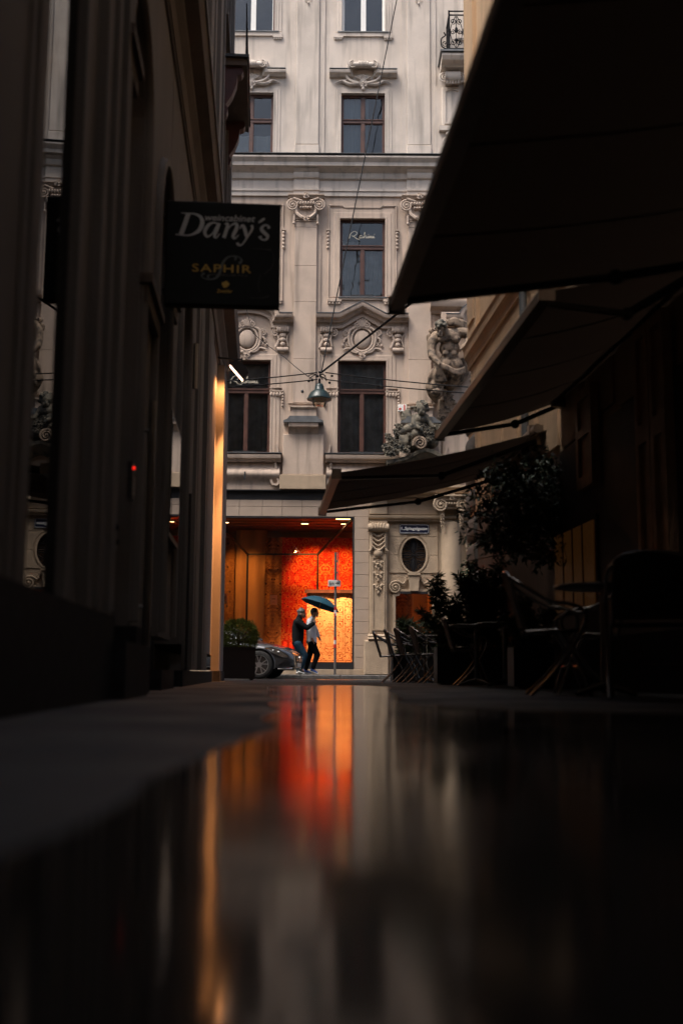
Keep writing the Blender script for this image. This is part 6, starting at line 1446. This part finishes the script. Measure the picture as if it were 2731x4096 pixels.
pl_ = MB().cham(x0, x1, -.055, -.04, z0, z1, .006).obj('sign_plate', PWH, PO); text_obj('6m', 'lettering', INK, (x1 - x0) * .42, (z1 - z0) * .62, (x0 + (x1 - x0) * .28, (z0 + z1) / 2), pl_, -.0552, bold=.02)
zc = (z0 + z1) / 2; xa = x0 + (x1 - x0) * .58; xb = x1 - (x1 - x0) * .07; MB().prism([(xa, zc - .012), (xb - .07, zc - .012), (xb - .07, zc - .045), (xb, zc), (xb - .07, zc + .045), (xb - .07, zc + .012), (xa, zc + .012)], -.057, -.0552).obj('arrow', INK, pl_)
zz = at(1345, 2215, PY).z - SW; MB().box(.05, .07, -.32, .32, zz - .7, zz).obj('edge_on_plate', GALV, PO)
for q in (2245, 2290): zz = at(1339, q, PY).z - SW; MB().box(-.04, .07, -.04, .04, zz - .02, zz + .02).obj('clamp', GALV, PO)
MB().box(-.0, .034, -.036, -.0345, 1.52, 1.62).obj('sticker', PWH, PO)

# ================================================================ parked car (front towards the right)
CARP = mat('grey_car_paint', (.095, .10, .11), .26, .04, 2, 0, 60, metal=.5, coat=1.0); TYRE = mat('tyre', (.012, .012, .012), .8, .2, 20, .2, 60); RIM = mat('alloy', (.72, .72, .72), .32, .05, 6, 0, 60, metal=1); TRIMM = mat('black_trim', (.010, .010, .011), .4, .1, 6, 0); CGL = glass_mat('car_glass', (.08, .09, .09), 1.6); LENS = glass_mat('lamp_lens_clear', (.9, .92, .92), 1.6)
whp = at(1063, 2665, 27.6); CAR = thing('parked_car', 'dark grey car parked behind the planter with its front towards the shop', 'car', (whp.x - 1.34, 27.9, .004), R(-7))
def top_z(x):
    K_ = [(-2.15, .80), (-2.0, .93), (-1.6, 1.0), (-1.1, 1.02), (0, .99), (.75, .965), (1.2, .90), (1.6, .835), (1.9, .765), (2.08, .67), (2.16, .55)]
    for (a, b), (c, d) in zip(K_, K_[1:]):
        if a <= x <= c: t_ = (x - a) / (c - a); t_ = t_ * t_ * (3 - 2 * t_) * .3 + t_ * .7; return b + (d - b) * t_
    return K_[-1][1]
def half_w(x):
    e = max(0, (abs(x) - 1.35) / .82); return .885 * (1 - .34 * e ** 2.4)
def body_section(x):
    w_ = half_w(x); zt_ = top_z(x); zb_ = .21 + (.05 if abs(x) > 1.9 else 0); bl = zb_ + (zt_ - zb_) * .80
    return [(0, zb_), (w_ * .86, zb_), (w_ * .955, zb_ + .06), (w_ * .985, zb_ + .2), (w_, zb_ + (bl - zb_) * .62), (w_ * .985, bl - .03), (w_ * .955, bl + .015), (w_ * .86, bl + (zt_ - bl) * .62), (w_ * .6, zt_ - .02), (w_ * .3, zt_ - .003), (0, zt_)]
xs_ = [-2.16, -2.13, -2.05, -1.9, -1.7, -1.4, -1.1, -.8, -.4, 0, .4, .8, 1.1, 1.4, 1.6, 1.75, 1.88, 1.98, 2.06, 2.12, 2.16]
g = MB(); secs = []
for x in xs_:
    s_ = body_section(x); ring = [(x, -y, z) for y, z in s_] + [(x, y, z) for y, z in s_[-2:0:-1]]; secs.append(ring)
n = len(secs[0])
for r_ in secs: g.v += r_
for i in range(len(secs) - 1):
    for k_ in range(n): g.f.append((i * n + k_, i * n + (k_ + 1) % n, (i + 1) * n + (k_ + 1) % n, (i + 1) * n + k_))
g.f += [tuple(range(n)), tuple((len(secs) - 1) * n + k_ for k_ in range(n))]
bo = g.obj('body', CARP, CAR, 180)
sb = bo.modifiers.new('s', 'SUBSURF'); sb.levels = 2; sb.render_levels = 2
WX = (1.34, -1.36)
cut = MB()
for x in WX:
    for s_ in (-1, 1): cut.tube([(x, s_ * .60, .33), (x, s_ * 1.2, .33)], .385, 40)
for ob_ in (bo,):
    b2 = bmesh.new(); b2.from_mesh(ob_.data)
    if b2.calc_volume(signed=True) < 0: bmesh.ops.reverse_faces(b2, faces=b2.faces)
    b2.to_mesh(ob_.data); b2.free()
co = cut.obj('cut', TRIMM, CAR)
b2 = bmesh.new(); b2.from_mesh(co.data)
if b2.calc_volume(signed=True) < 0: bmesh.ops.reverse_faces(b2, faces=b2.faces)
b2.to_mesh(co.data); b2.free(); bm_ = bo.modifiers.new('b', 'BOOLEAN'); bm_.operation = 'DIFFERENCE'; bm_.object = co; bm_.solver = 'FAST'
nm_ = eval_mesh(bo); bo.modifiers.clear(); bo.data = nm_; bpy.data.objects.remove(co); bo.data.polygons.foreach_set('use_smooth', [True] * len(bo.data.polygons)); bo.data.set_sharp_from_angle(angle=R(35))
if not bo.data.materials: bo.data.materials.append(CARP)
for x in WX:
    for s_ in (-1, 1):
        m = MB(); m.tube([(x + .384 * math.cos(R(q)), s_ * .872, .33 + .384 * math.sin(R(q))) for q in range(-14, 196, 10)], .011, 6); m.obj('arch_lip', CARP, CAR, 60)
# cabin
def cab(x):
    K_ = [(-1.75, 1.0, .62), (-1.35, 1.22, .60), (-.9, 1.38, .585), (-.3, 1.44, .58), (.1, 1.42, .58), (.45, 1.30, .60), (.8, 1.13, .63), (1.12, .945, .66)]
    for (a, b, c), (d, e, f) in zip(K_, K_[1:]):
        if a <= x <= d: t_ = (x - a) / (d - a); return b + (e - b) * t_, c + (f - c) * t_
    return K_[-1][1], K_[-1][2]
g = MB(); xc_ = [-1.75, -1.35, -.9, -.6, -.3, -.1, .1, .3, .45, .62, .8, .96, 1.12]; rings = []
for x in xc_:
    zt_, wt = cab(x); zb_ = min(.94, zt_ - .01); wb = .80 if abs(x) < 1.3 else .74
    rings.append([(x, -wb, zb_), (x, -(wb * .45 + wt * .55), zb_ + (zt_ - zb_) * .62), (x, -wt * .95, zt_ - .03 * min(1, (zt_ - zb_) * 3)), (x, -wt * .5, zt_ + .012), (x, 0, zt_ + .02), (x, wt * .5, zt_ + .012), (x, wt * .95, zt_ - .03 * min(1, (zt_ - zb_) * 3)), (x, (wb * .45 + wt * .55), zb_ + (zt_ - zb_) * .62), (x, wb, zb_)])
n = 9
for r_ in rings: g.v += r_
for i in range(len(rings) - 1):
    for k_ in range(n - 1): g.f.append((i * n + k_, i * n + k_ + 1, (i + 1) * n + k_ + 1, (i + 1) * n + k_))
co_ = g.obj('greenhouse', CGL, CAR, 180); sb = co_.modifiers.new('s', 'SUBSURF'); sb.levels = 2; sb.render_levels = 2
MB().box(-1.5, .9, -.6, .6, .6, .93).obj('interior', TRIMM, CAR)
g = MB(); rr = [r_ for r_, x in zip(rings, xc_) if -1.0 < x < .2]
for r_ in rr: g.v += [(p[0], p[1], p[2] + .014) for p in r_[2:7]]
for i in range(len(rr) - 1):
    for k_ in range(4): g.f.append((i * 5 + k_, i * 5 + k_ + 1, (i + 1) * 5 + k_ + 1, (i + 1) * 5 + k_))
g.obj('roof', CARP, CAR, 60)
for s_ in (-1, 1):
    P = [(r_[2][0], s_ * (abs(r_[2][1]) + .012), r_[2][2] + .004) for r_ in rings]; MB().tube(catmull(P, 3), .022, 6).obj('roof_rail', CARP, CAR, 60)
    for xx in (-.35, ): MB().bar((xx, s_ * .80, .95), (xx + .02, s_ * .60, 1.40), .06, .02).obj('door_pillar', TRIMM, CAR)
    # mirror, headlight, fog intake, seams
    m = MB(); m.ball((.72, s_ * .99, 1.0), (.08, .11, .075), 12, 8); m.bar((.74, s_ * .84, .95), (.73, s_ * .93, .97), .03); m.obj('mirror', CARP, CAR, 60)
    hl = MB(); hp_ = [(1.47, .735), (1.62, .745), (1.80, .69), (1.95, .60), (2.03, .53), (2.0, .50), (1.90, .50), (1.75, .56), (1.60, .64)]
    vs_ = []
    for (x, z) in hp_:
        w_ = half_w(x); zb_ = .21; zt_ = top_z(x); bl = zb_ + (zt_ - zb_) * .8; y = w_ * (1.0 if z < bl - .03 else .975); vs_.append((x + .0, s_ * (y + .006), z))
    cxm = sum(v[0] for v in vs_) / len(vs_); cym = sum(v[1] for v in vs_) / len(vs_) + s_ * .03; czm = sum(v[2] for v in vs_) / len(vs_); vs_.append((cxm, cym, czm)); k_ = len(hp_)
    hl.add(vs_, [(i, (i + 1) % k_, k_) for i in range(k_)]); ho = hl.obj('headlight', mat('headlight_glass', (.30, .31, .31), .10, .5, 22, .25, 30, metal=.8, coat=1), CAR, 180)
    MB().tube([(p[0], p[1], p[2]) for p in vs_[:-1]] + [vs_[0]], .009, 5).obj('lamp_rim', TRIMM, ho)
    for (x, z, r_) in ((1.68, .675, .022), (1.80, .63, .03)): MB().ball((x, s_ * (half_w(x) + .02), z), (r_, .02, r_ * .8), 10, 6).obj('reflector', RIM, ho, 180)
    ck = MB(); fp = [(1.86, .36), (1.98, .44), (2.07, .42), (2.06, .29), (1.95, .26), (1.80, .27)]
    vs_ = [(x + .004, s_ * (half_w(x) * .995 + .008), z) for x, z in fp]; ck.add(vs_, [tuple(range(len(fp)))]); ck.obj('bumper_intake', TRIMM, CAR)
    MB().tube([(1.78, s_ * (half_w(1.78) * .955), .235), (1.95, s_ * (half_w(1.95) * .97), .235), (2.1, s_ * (half_w(2.1) * .97), .25)], .014, 6).obj('bumper_trim', RIM, CAR, 60)
    MB().tube([(x, s_ * (half_w(x) + .0), .62 - .02 * x) for x in (-1.0, -.6, -.2, .2, .6, .9)], .006, 5).obj('body_crease', CARP, CAR)
    for xx in (.88, -.2): MB().box(xx - .004, xx + .004, s_ * .868, s_ * .888, .34, .9).obj('door_seam', TRIMM, CAR)
    MB().bar((.5, s_ * .895, .76), (.68, s_ * .895, .755), .02, .025).obj('door_handle', CARP, CAR)
m = MB(); m.box(2.135, 2.165, -.42, .42, .40, .56); gr = m.obj('grille', TRIMM, CAR)
for z in (.44, .48, .52): MB().box(2.165, 2.175, -.42, .42, z - .006, z + .006).obj('grille_bar', RIM, gr)
MB().tube([(2.17, 0, .48), (2.185, 0, .48)], .07, 20).obj('emblem_ring', RIM, gr, 60)
MB().box(2.15, 2.17, -.26, .26, .29, .38).obj('number_plate', PWH, CAR)
def wheel(x, s_):
    w_ = MB(); w_.v = []; t_ = MB(); prof = [(.235, -.10), (.30, -.105), (.325, -.085), (.332, -.04), (.332, .04), (.325, .085), (.30, .105), (.235, .10)]
    N_ = 40; k_ = len(prof); vs = [(r_ * math.cos(2 * math.pi * i / N_), y, r_ * math.sin(2 * math.pi * i / N_)) for i in range(N_) for r_, y in prof]
    t_.add(vs, [(i * k_ + j, i * k_ + j + 1, ((i + 1) % N_) * k_ + j + 1, ((i + 1) % N_) * k_ + j) for i in range(N_) for j in range(k_ - 1)])
    W_ = t_.obj('wheel', TYRE, CAR, 50, (x, s_ * .78, .333))
    m = MB(); m.tube([(.228 * math.cos(2 * math.pi * i / N_), s_ * .085, .228 * math.sin(2 * math.pi * i / N_)) for i in range(N_ + 1)], .014, 6); m.tube([(0, s_ * .03, 0), (0, s_ * .08, 0)], .065, 20); m.obj('rim', RIM, W_, 60)
    for q in range(10):
        a = 2 * math.pi * (q // 2) / 5 + (q % 2 - .5) * .5 + .3; b_ = 2 * math.pi * (q // 2) / 5 + .3
        MB().bar((.05 * math.cos(b_), s_ * .075, .05 * math.sin(b_)), (.225 * math.cos(a), s_ * .088, .225 * math.sin(a)), .022, .022, (0, 1, 0)).obj('spoke', RIM, W_)
    MB().tube([(0, s_ * .0, 0), (0, s_ * .02, 0)], .19, 24).obj('brake_disc', GALV, W_, 60)
    MB().tube([(0, -s_ * .09, 0), (0, -s_ * .02, 0)], .30, 24).obj('wheel_well', TRIMM, W_, 60)
for x in WX:
    for s_ in (-1, 1): wheel(x, s_)
MB().box(-1.9, 1.95, -.58, .58, .2, .5).obj('underbody', TRIMM, CAR)

# ================================================================ two people walking under an umbrella
SKIN = mat('skin', (.30, .16, .105), .55, .1, 8, .1, 60); HAIRD = mat('dark_hair', (.012, .010, .009), .6, .3, 30, .3, 90); HAIRG = mat('greying_hair', (.06, .055, .05), .6, .5, 40, .3, 90)
SHIRT = mat('white_shirt', (.62, .63, .68), .8, .06, 8, .35, 22); TROU = mat('black_trousers', (.006, .006, .007), .9, .2, 8, .4, 25, spec=.1); JACK = mat('black_jacket', (.0045, .0055, .0065), .85, .3, 8, .6, 22, spec=.1); JEAN = mat('blue_jeans', (.012, .036, .062), .9, .3, 9, .5, 25, spec=.15)
SHOEB = mat('blue_shoe', (.03, .09, .30), .5, .1, 8, .1, 40); SHOEW = mat('white_sole', (.6, .6, .58), .5, .05, 8, .05, 40); SHOEK = mat('black_shoe', (.015, .015, .015), .5, .1, 8, .1, 40)
def cv(cx, cy): return (cx - 640) * .00105, (2215 - cy) * .00105
def J(cx, cy, y=0.0): x, z = cv(cx, cy); return Vector((x, y, z))
PX = at(1250.7, 2696, 29.75).x
def hand(b, wrist, dirn, side, curl=.5):
    wrist, d = Vector(wrist), Vector(dirn).normalized(); u = d.orthogonal().normalized() if abs(d.y) > .9 else Vector((0, 1, 0)); u = (u - d * u.dot(d)).normalized(); nn = d.cross(u) * side
    palm = wrist + d * .05; b.capsule(wrist, .026, palm + d * .03, .032, 8)
    for i, L_ in enumerate((.07, .078, .072, .058)):
        p = palm + d * .045 + u * (.027 - .018 * i); q1 = p + d * L_ * .5 + nn * L_ * .12 * curl; q2 = q1 + d * L_ * .4 * (1 - .5 * curl) + nn * L_ * .5 * curl
        b.chain([p, q1, q2], [.0095, .009, .0075], 6)
    p = wrist + d * .03 + u * .03; b.chain([p, p + u * .022 + d * .03 + nn * .01, p + u * .02 + d * .058 + nn * .022], [.011, .010, .008], 6)
def torso(b, T, k_):
    for (c0, r0), (c1, r1) in zip(T, T[1:]):
        for i in range(6): t_ = i / 6; b.ball(c0.lerp(c1, t_), tuple((p + (q - p) * t_) * k_ for p, q in zip(r0, r1)), 14, 9)
    b.ball(T[-1][0], tuple(q * k_ for q in T[-1][1]), 14, 9)
def shoe(o, heel, toe, m1, m2):
    heel, toe = Vector(heel), Vector(toe); d = toe - heel; b = MB(); b.chain([heel + Vector((.03, 0, .055)), heel.lerp(toe, .5) + Vector((0, 0, .05)), toe + Vector((-.03, 0, .035))], [.05, .045, .036], 10); b.capsule(heel + Vector((.03, 0, .09)), .045, heel + Vector((.03, 0, .05)), .05)
    so_ = b.merged('shoe', m1, .009, 2, o); s2 = MB(); s2.chain([heel + Vector((.02, 0, .016)), heel.lerp(toe, .5) + Vector((0, 0, .016)), toe + Vector((-.02, 0, .016))], [.046, .042, .038], 10)
    for i, v in enumerate(s2.v): s2.v[i] = (v[0], v[1], max(min(v[2], heel.z * 0 + max(heel.z, toe.z) + .03), min(heel.z, toe.z)))
    s2.merged('sole', m2, .009, 0, so_)
# --- man in white shirt
MBn = thing('person', 'person in white shirt and black trousers walking under the umbrella, on the right', 'person', (PX, 29.75, SW), 0, 'couple under the umbrella')
near, far = -.11, .11
hd_ = J(668, 665); hipn, hipf = J(615, 1440, near * .8), J(625, 1440, far * .8)
legs = {'rear': ([hipf, J(545, 1750, .09), J(462, 2080, .09)], [.095, .066, .045]), 'front': ([hipn, J(752, 1715, -.09), J(645, 2060, -.09)], [.095, .066, .045])}
tors = [(J(610, 1420), (.135, .165, .10)), (J(600, 1250), (.135, .165, .14)), (J(592, 1080), (.14, .175, .15)), (J(580, 930), (.125, .18, .11))]
arm_n = [J(545, 905, -.20), J(560, 1120, -.235), J(620, 1320, -.215)]; arm_f = [J(600, 905, .19), J(715, 1110, .22), J(775, 1262, .20)]
b = MB()
b.ball(hd_, (.095, .077, .118), 14, 10); b.ball(J(690, 700), (.075, .068, .085), 12, 8); b.ball(J(762, 690), (.02, .014, .022), 8, 6); b.ball(J(745, 735), (.02, .022, .012), 8, 6); b.ball(J(738, 765), (.03, .035, .025), 8, 6); b.ball(J(655, 690, -.08), (.018, .012, .032), 8, 6); b.ball(J(655, 690, .08), (.018, .012, .032), 8, 6)
b.capsule(J(640, 740), .058, J(600, 850), .066)
torso(b, tors, .86)
for P, rs in legs.values(): b.chain(P, [q * .8 for q in rs])
for P in (arm_n, arm_f): b.chain(P, [.05, .04, .028])
hand(b, arm_n[2], J(700, 1480) - J(620, 1320), -1, .5); hand(b, arm_f[2], J(845, 1400) - J(775, 1262), 1, .6)
for (P, rs) in legs.values(): b.capsule(P[2], .036, P[2] + Vector((.07, 0, -.06)), .03)
b.merged('body', SKIN, .0075, 2, MBn)
h = MB(); h.ball(hd_ + Vector((-.012, 0, .028)), (.101, .084, .098), 14, 10); h.ball(hd_ + Vector((.03, 0, .085)), (.06, .06, .035), 10, 7); h.ball(hd_ + Vector((-.055, 0, -.02)), (.05, .068, .06), 10, 7); h.merged('hair', HAIRD, .008, 1, MBn)
s_ = MB()
torso(s_, tors, 1.0)
s_.ball(J(600, 1380), (.145, .172, .09), 14, 9); s_.capsule(J(615, 800), .072, J(590, 900), .10); s_.capsule(J(560, 880, -.15), .085, J(600, 880, .15), .08)
s_.chain([arm_n[0], arm_n[1], arm_n[1].lerp(arm_n[2], .75)], [.075, .062, .052]); s_.chain([arm_f[0], arm_f[1], arm_f[1].lerp(arm_f[2], .85)], [.07, .058, .05])
s_.merged('shirt', SHIRT, .010, 2, MBn)
t_ = MB(); t_.ball(J(618, 1440), (.132, .158, .10), 14, 9)
for P, rs in legs.values(): t_.chain([P[0], P[1], P[1].lerp(P[2], .98)], [.105, .078, .056])
t_.merged('trousers', TROU, .010, 2, MBn)
shoe(MBn, J(418, 2175, .09), J(600, 2205, .09), SHOEB, SHOEW); shoe(MBn, J(600, 2150, -.09), J(765, 2200, -.09), SHOEB, SHOEW)
# --- man in jacket
MAn = thing('person', 'person in black jacket and blue jeans holding the umbrella, on the left', 'person', (PX, 29.55, SW), 0, 'couple under the umbrella')
hd_ = J(352, 690); legs = {'rear': ([J(250, 1450, .09), J(330, 1780, .09), J(290, 2110, .09)], [.1, .07, .047]), 'front': ([J(270, 1450, -.09), J(445, 1735, -.09), J(345, 2060, -.09)], [.1, .072, .048])}
tors = [(J(265, 1400), (.15, .175, .12)), (J(265, 1240), (.16, .18, .15)), (J(270, 1070), (.165, .19, .16)), (J(275, 920), (.14, .19, .11))]
arm_n = [J(270, 930, -.20), J(500, 1065, -.24), J(655, 950, -.12)]; arm_f = [J(260, 930, .2), J(215, 1180, .23), J(330, 1360, .2)]
b = MB(); b.ball(hd_, (.097, .078, .118), 14, 10); b.ball(J(375, 735), (.078, .068, .085), 12, 8); b.ball(J(448, 725), (.02, .014, .022), 8, 6); b.ball(J(430, 770), (.02, .022, .012), 8, 6); b.ball(J(420, 795), (.03, .035, .025), 8, 6); b.ball(J(330, 725, -.082), (.018, .012, .032), 8, 6); b.ball(J(330, 725, .082), (.018, .012, .032), 8, 6)
b.capsule(J(320, 770), .06, J(285, 870), .07)
torso(b, tors, .84)
for P, rs in legs.values(): b.chain(P, [q * .8 for q in rs])
for P in (arm_n, arm_f): b.chain(P, [.052, .042, .03])
gp = J(688, 905, -.10)
b.capsule(arm_n[2], .03, gp + Vector((-.02, -.01, -.02)), .034, 8)
for i in range(4): zz = gp + Vector((0, 0, -.034 + .021 * i)); b.chain([zz + Vector((-.022, -.022, 0)), zz + Vector((.012, -.026, 0)), zz + Vector((.026, .0, 0)), zz + Vector((.012, .02, 0))], [.010, .010, .009, .008], 6)
b.chain([gp + Vector((-.02, .0, .03)), gp + Vector((-.012, .02, .05)), gp + Vector((.008, .022, .058))], [.011, .010, .008], 6)
hand(b, arm_f[2], J(380, 1460) - J(330, 1360), 1, .5)
for (P, rs) in legs.values(): b.capsule(P[2], .036, P[2] + Vector((.07, 0, -.06)), .03)
b.merged('body', SKIN, .0075, 2, MAn)
h = MB(); h.ball(hd_ + Vector((-.014, 0, .03)), (.103, .088, .097), 14, 10); h.ball(hd_ + Vector((-.05, 0, -.03)), (.06, .078, .075), 10, 7); h.ball(hd_ + Vector((.045, 0, .08)), (.05, .06, .035), 10, 7)
for q in range(26): a = rng.uniform(0, 6.28); e = rng.uniform(.1, 1.5); h.ball(hd_ + Vector((-.02 + .1 * math.cos(a) * math.cos(e), .085 * math.sin(a) * math.cos(e), .03 + .1 * math.sin(e))), .017, 6, 5)
h.merged('hair', HAIRG, .008, 1, MAn)
s_ = MB()
torso(s_, tors, 1.0)
s_.ball(J(265, 1440), (.155, .18, .07), 14, 9); s_.capsule(J(300, 800), .08, J(280, 900), .11); s_.capsule(J(270, 900, -.15), .095, J(270, 900, .15), .09)
s_.chain([arm_n[0], arm_n[1], arm_n[1].lerp(arm_n[2], .92)], [.088, .072, .055]); s_.chain([arm_f[0], arm_f[1], arm_f[1].lerp(arm_f[2], .95)], [.085, .07, .055])
s_.merged('jacket', JACK, .010, 2, MAn)
t_ = MB(); t_.ball(J(262, 1450), (.14, .165, .10), 14, 9)
for P, rs in legs.values(): t_.chain([P[0], P[1], P[1].lerp(P[2], .98)], [.11, .084, .06])
t_.merged('jeans', JEAN, .010, 2, MAn)
shoe(MAn, J(250, 2170, .09), J(400, 2210, .09), SHOEK, SHOEW); shoe(MAn, J(300, 2150, -.09), J(440, 2200, -.09), SHOEK, SHOEW)
# --- umbrella
UMB = mat('blue_umbrella', (.008, .048, .075), .7, .1, 4, .15, 60, spec=.2); UMBI = mat('umbrella_lining', (.008, .009, .010), .8, .1, 4, 0)
gw = Vector((PX, 29.55, SW)) + gp
UM = thing('umbrella', 'teal blue open umbrella held over the couple', 'umbrella', gw)
L_ = J(330, 325); Rr = J(1285, 662); mid = (L_ + Rr) / 2; ax = Vector((335, 0, 955)).normalized(); chord = (Rr - L_).normalized(); ra = (Rr - L_).length / 2; yv = ax.cross(chord)
ax = (ax + Vector((0, .10, 0))).normalized(); yv = ax.cross(chord).normalized()
org = mid - gp + Vector((0, .05, 0)); ndiv = 8; g = MB(); rings_ = 8; seg = 4; NN = ndiv * seg; hgt = .215
def dome(r, a, dz=0):
    ph = (a / (2 * math.pi) * ndiv) % 1; sc_ = 1 - .055 * math.sin(math.pi * ph) * r; z = hgt * (1 - r ** 2.1) + .02 * math.sin(math.pi * ph) * r * (1 - r) + dz
    return org + chord * (ra * r * sc_ * math.cos(a)) + yv * (ra * r * sc_ * math.sin(a)) + ax * z
for dz in (0, -.006):
    for i in range(rings_ + 1):
        for k_ in range(NN): g.v.append(tuple(dome(i / rings_, 2 * math.pi * k_ / NN, dz)))
q = (rings_ + 1) * NN
for i in range(rings_):
    for k_ in range(NN):
        a, b_ = i * NN + k_, i * NN + (k_ + 1) % NN; g.f.append((a, b_, b_ + NN, a + NN)); g.f.append((q + a, q + a + NN, q + b_ + NN, q + b_))
for k_ in range(NN): a, b_ = rings_ * NN + k_, rings_ * NN + (k_ + 1) % NN; g.f.append((a, b_, q + b_, q + a))
g.obj('canopy', UMB, UM, 50)
for k_ in range(ndiv): MB().tube([dome(i / 6, 2 * math.pi * k_ / ndiv, -.012) for i in range(7)], .004, 5).obj('rib', BLACKM, UM)
apex = org + ax * hgt; MB().tube([apex + ax * .05, apex, Vector((0, 0, .06))], [.005, .008, .009], 8).obj('shaft', mat('umbrella_shaft', (.35, .2, .08), .4, .1, 6, 0, metal=.3), UM, 60)
dn = (Vector((0, 0, .06)) - apex).normalized(); MB().tube([Vector((0, 0, .07)), Vector((0, 0, 0)), dn * .07], [.012, .015, .016], 10).obj('handle', mat('umbrella_handle', (.55, .28, .06), .4, .1, 6, 0), UM, 60)
m = MB(); m.bar(dome(.35, -1.2, .008), dome(.55, -.5, .012), .03, .008); m.obj('closing_strap', BLACKM, UM)
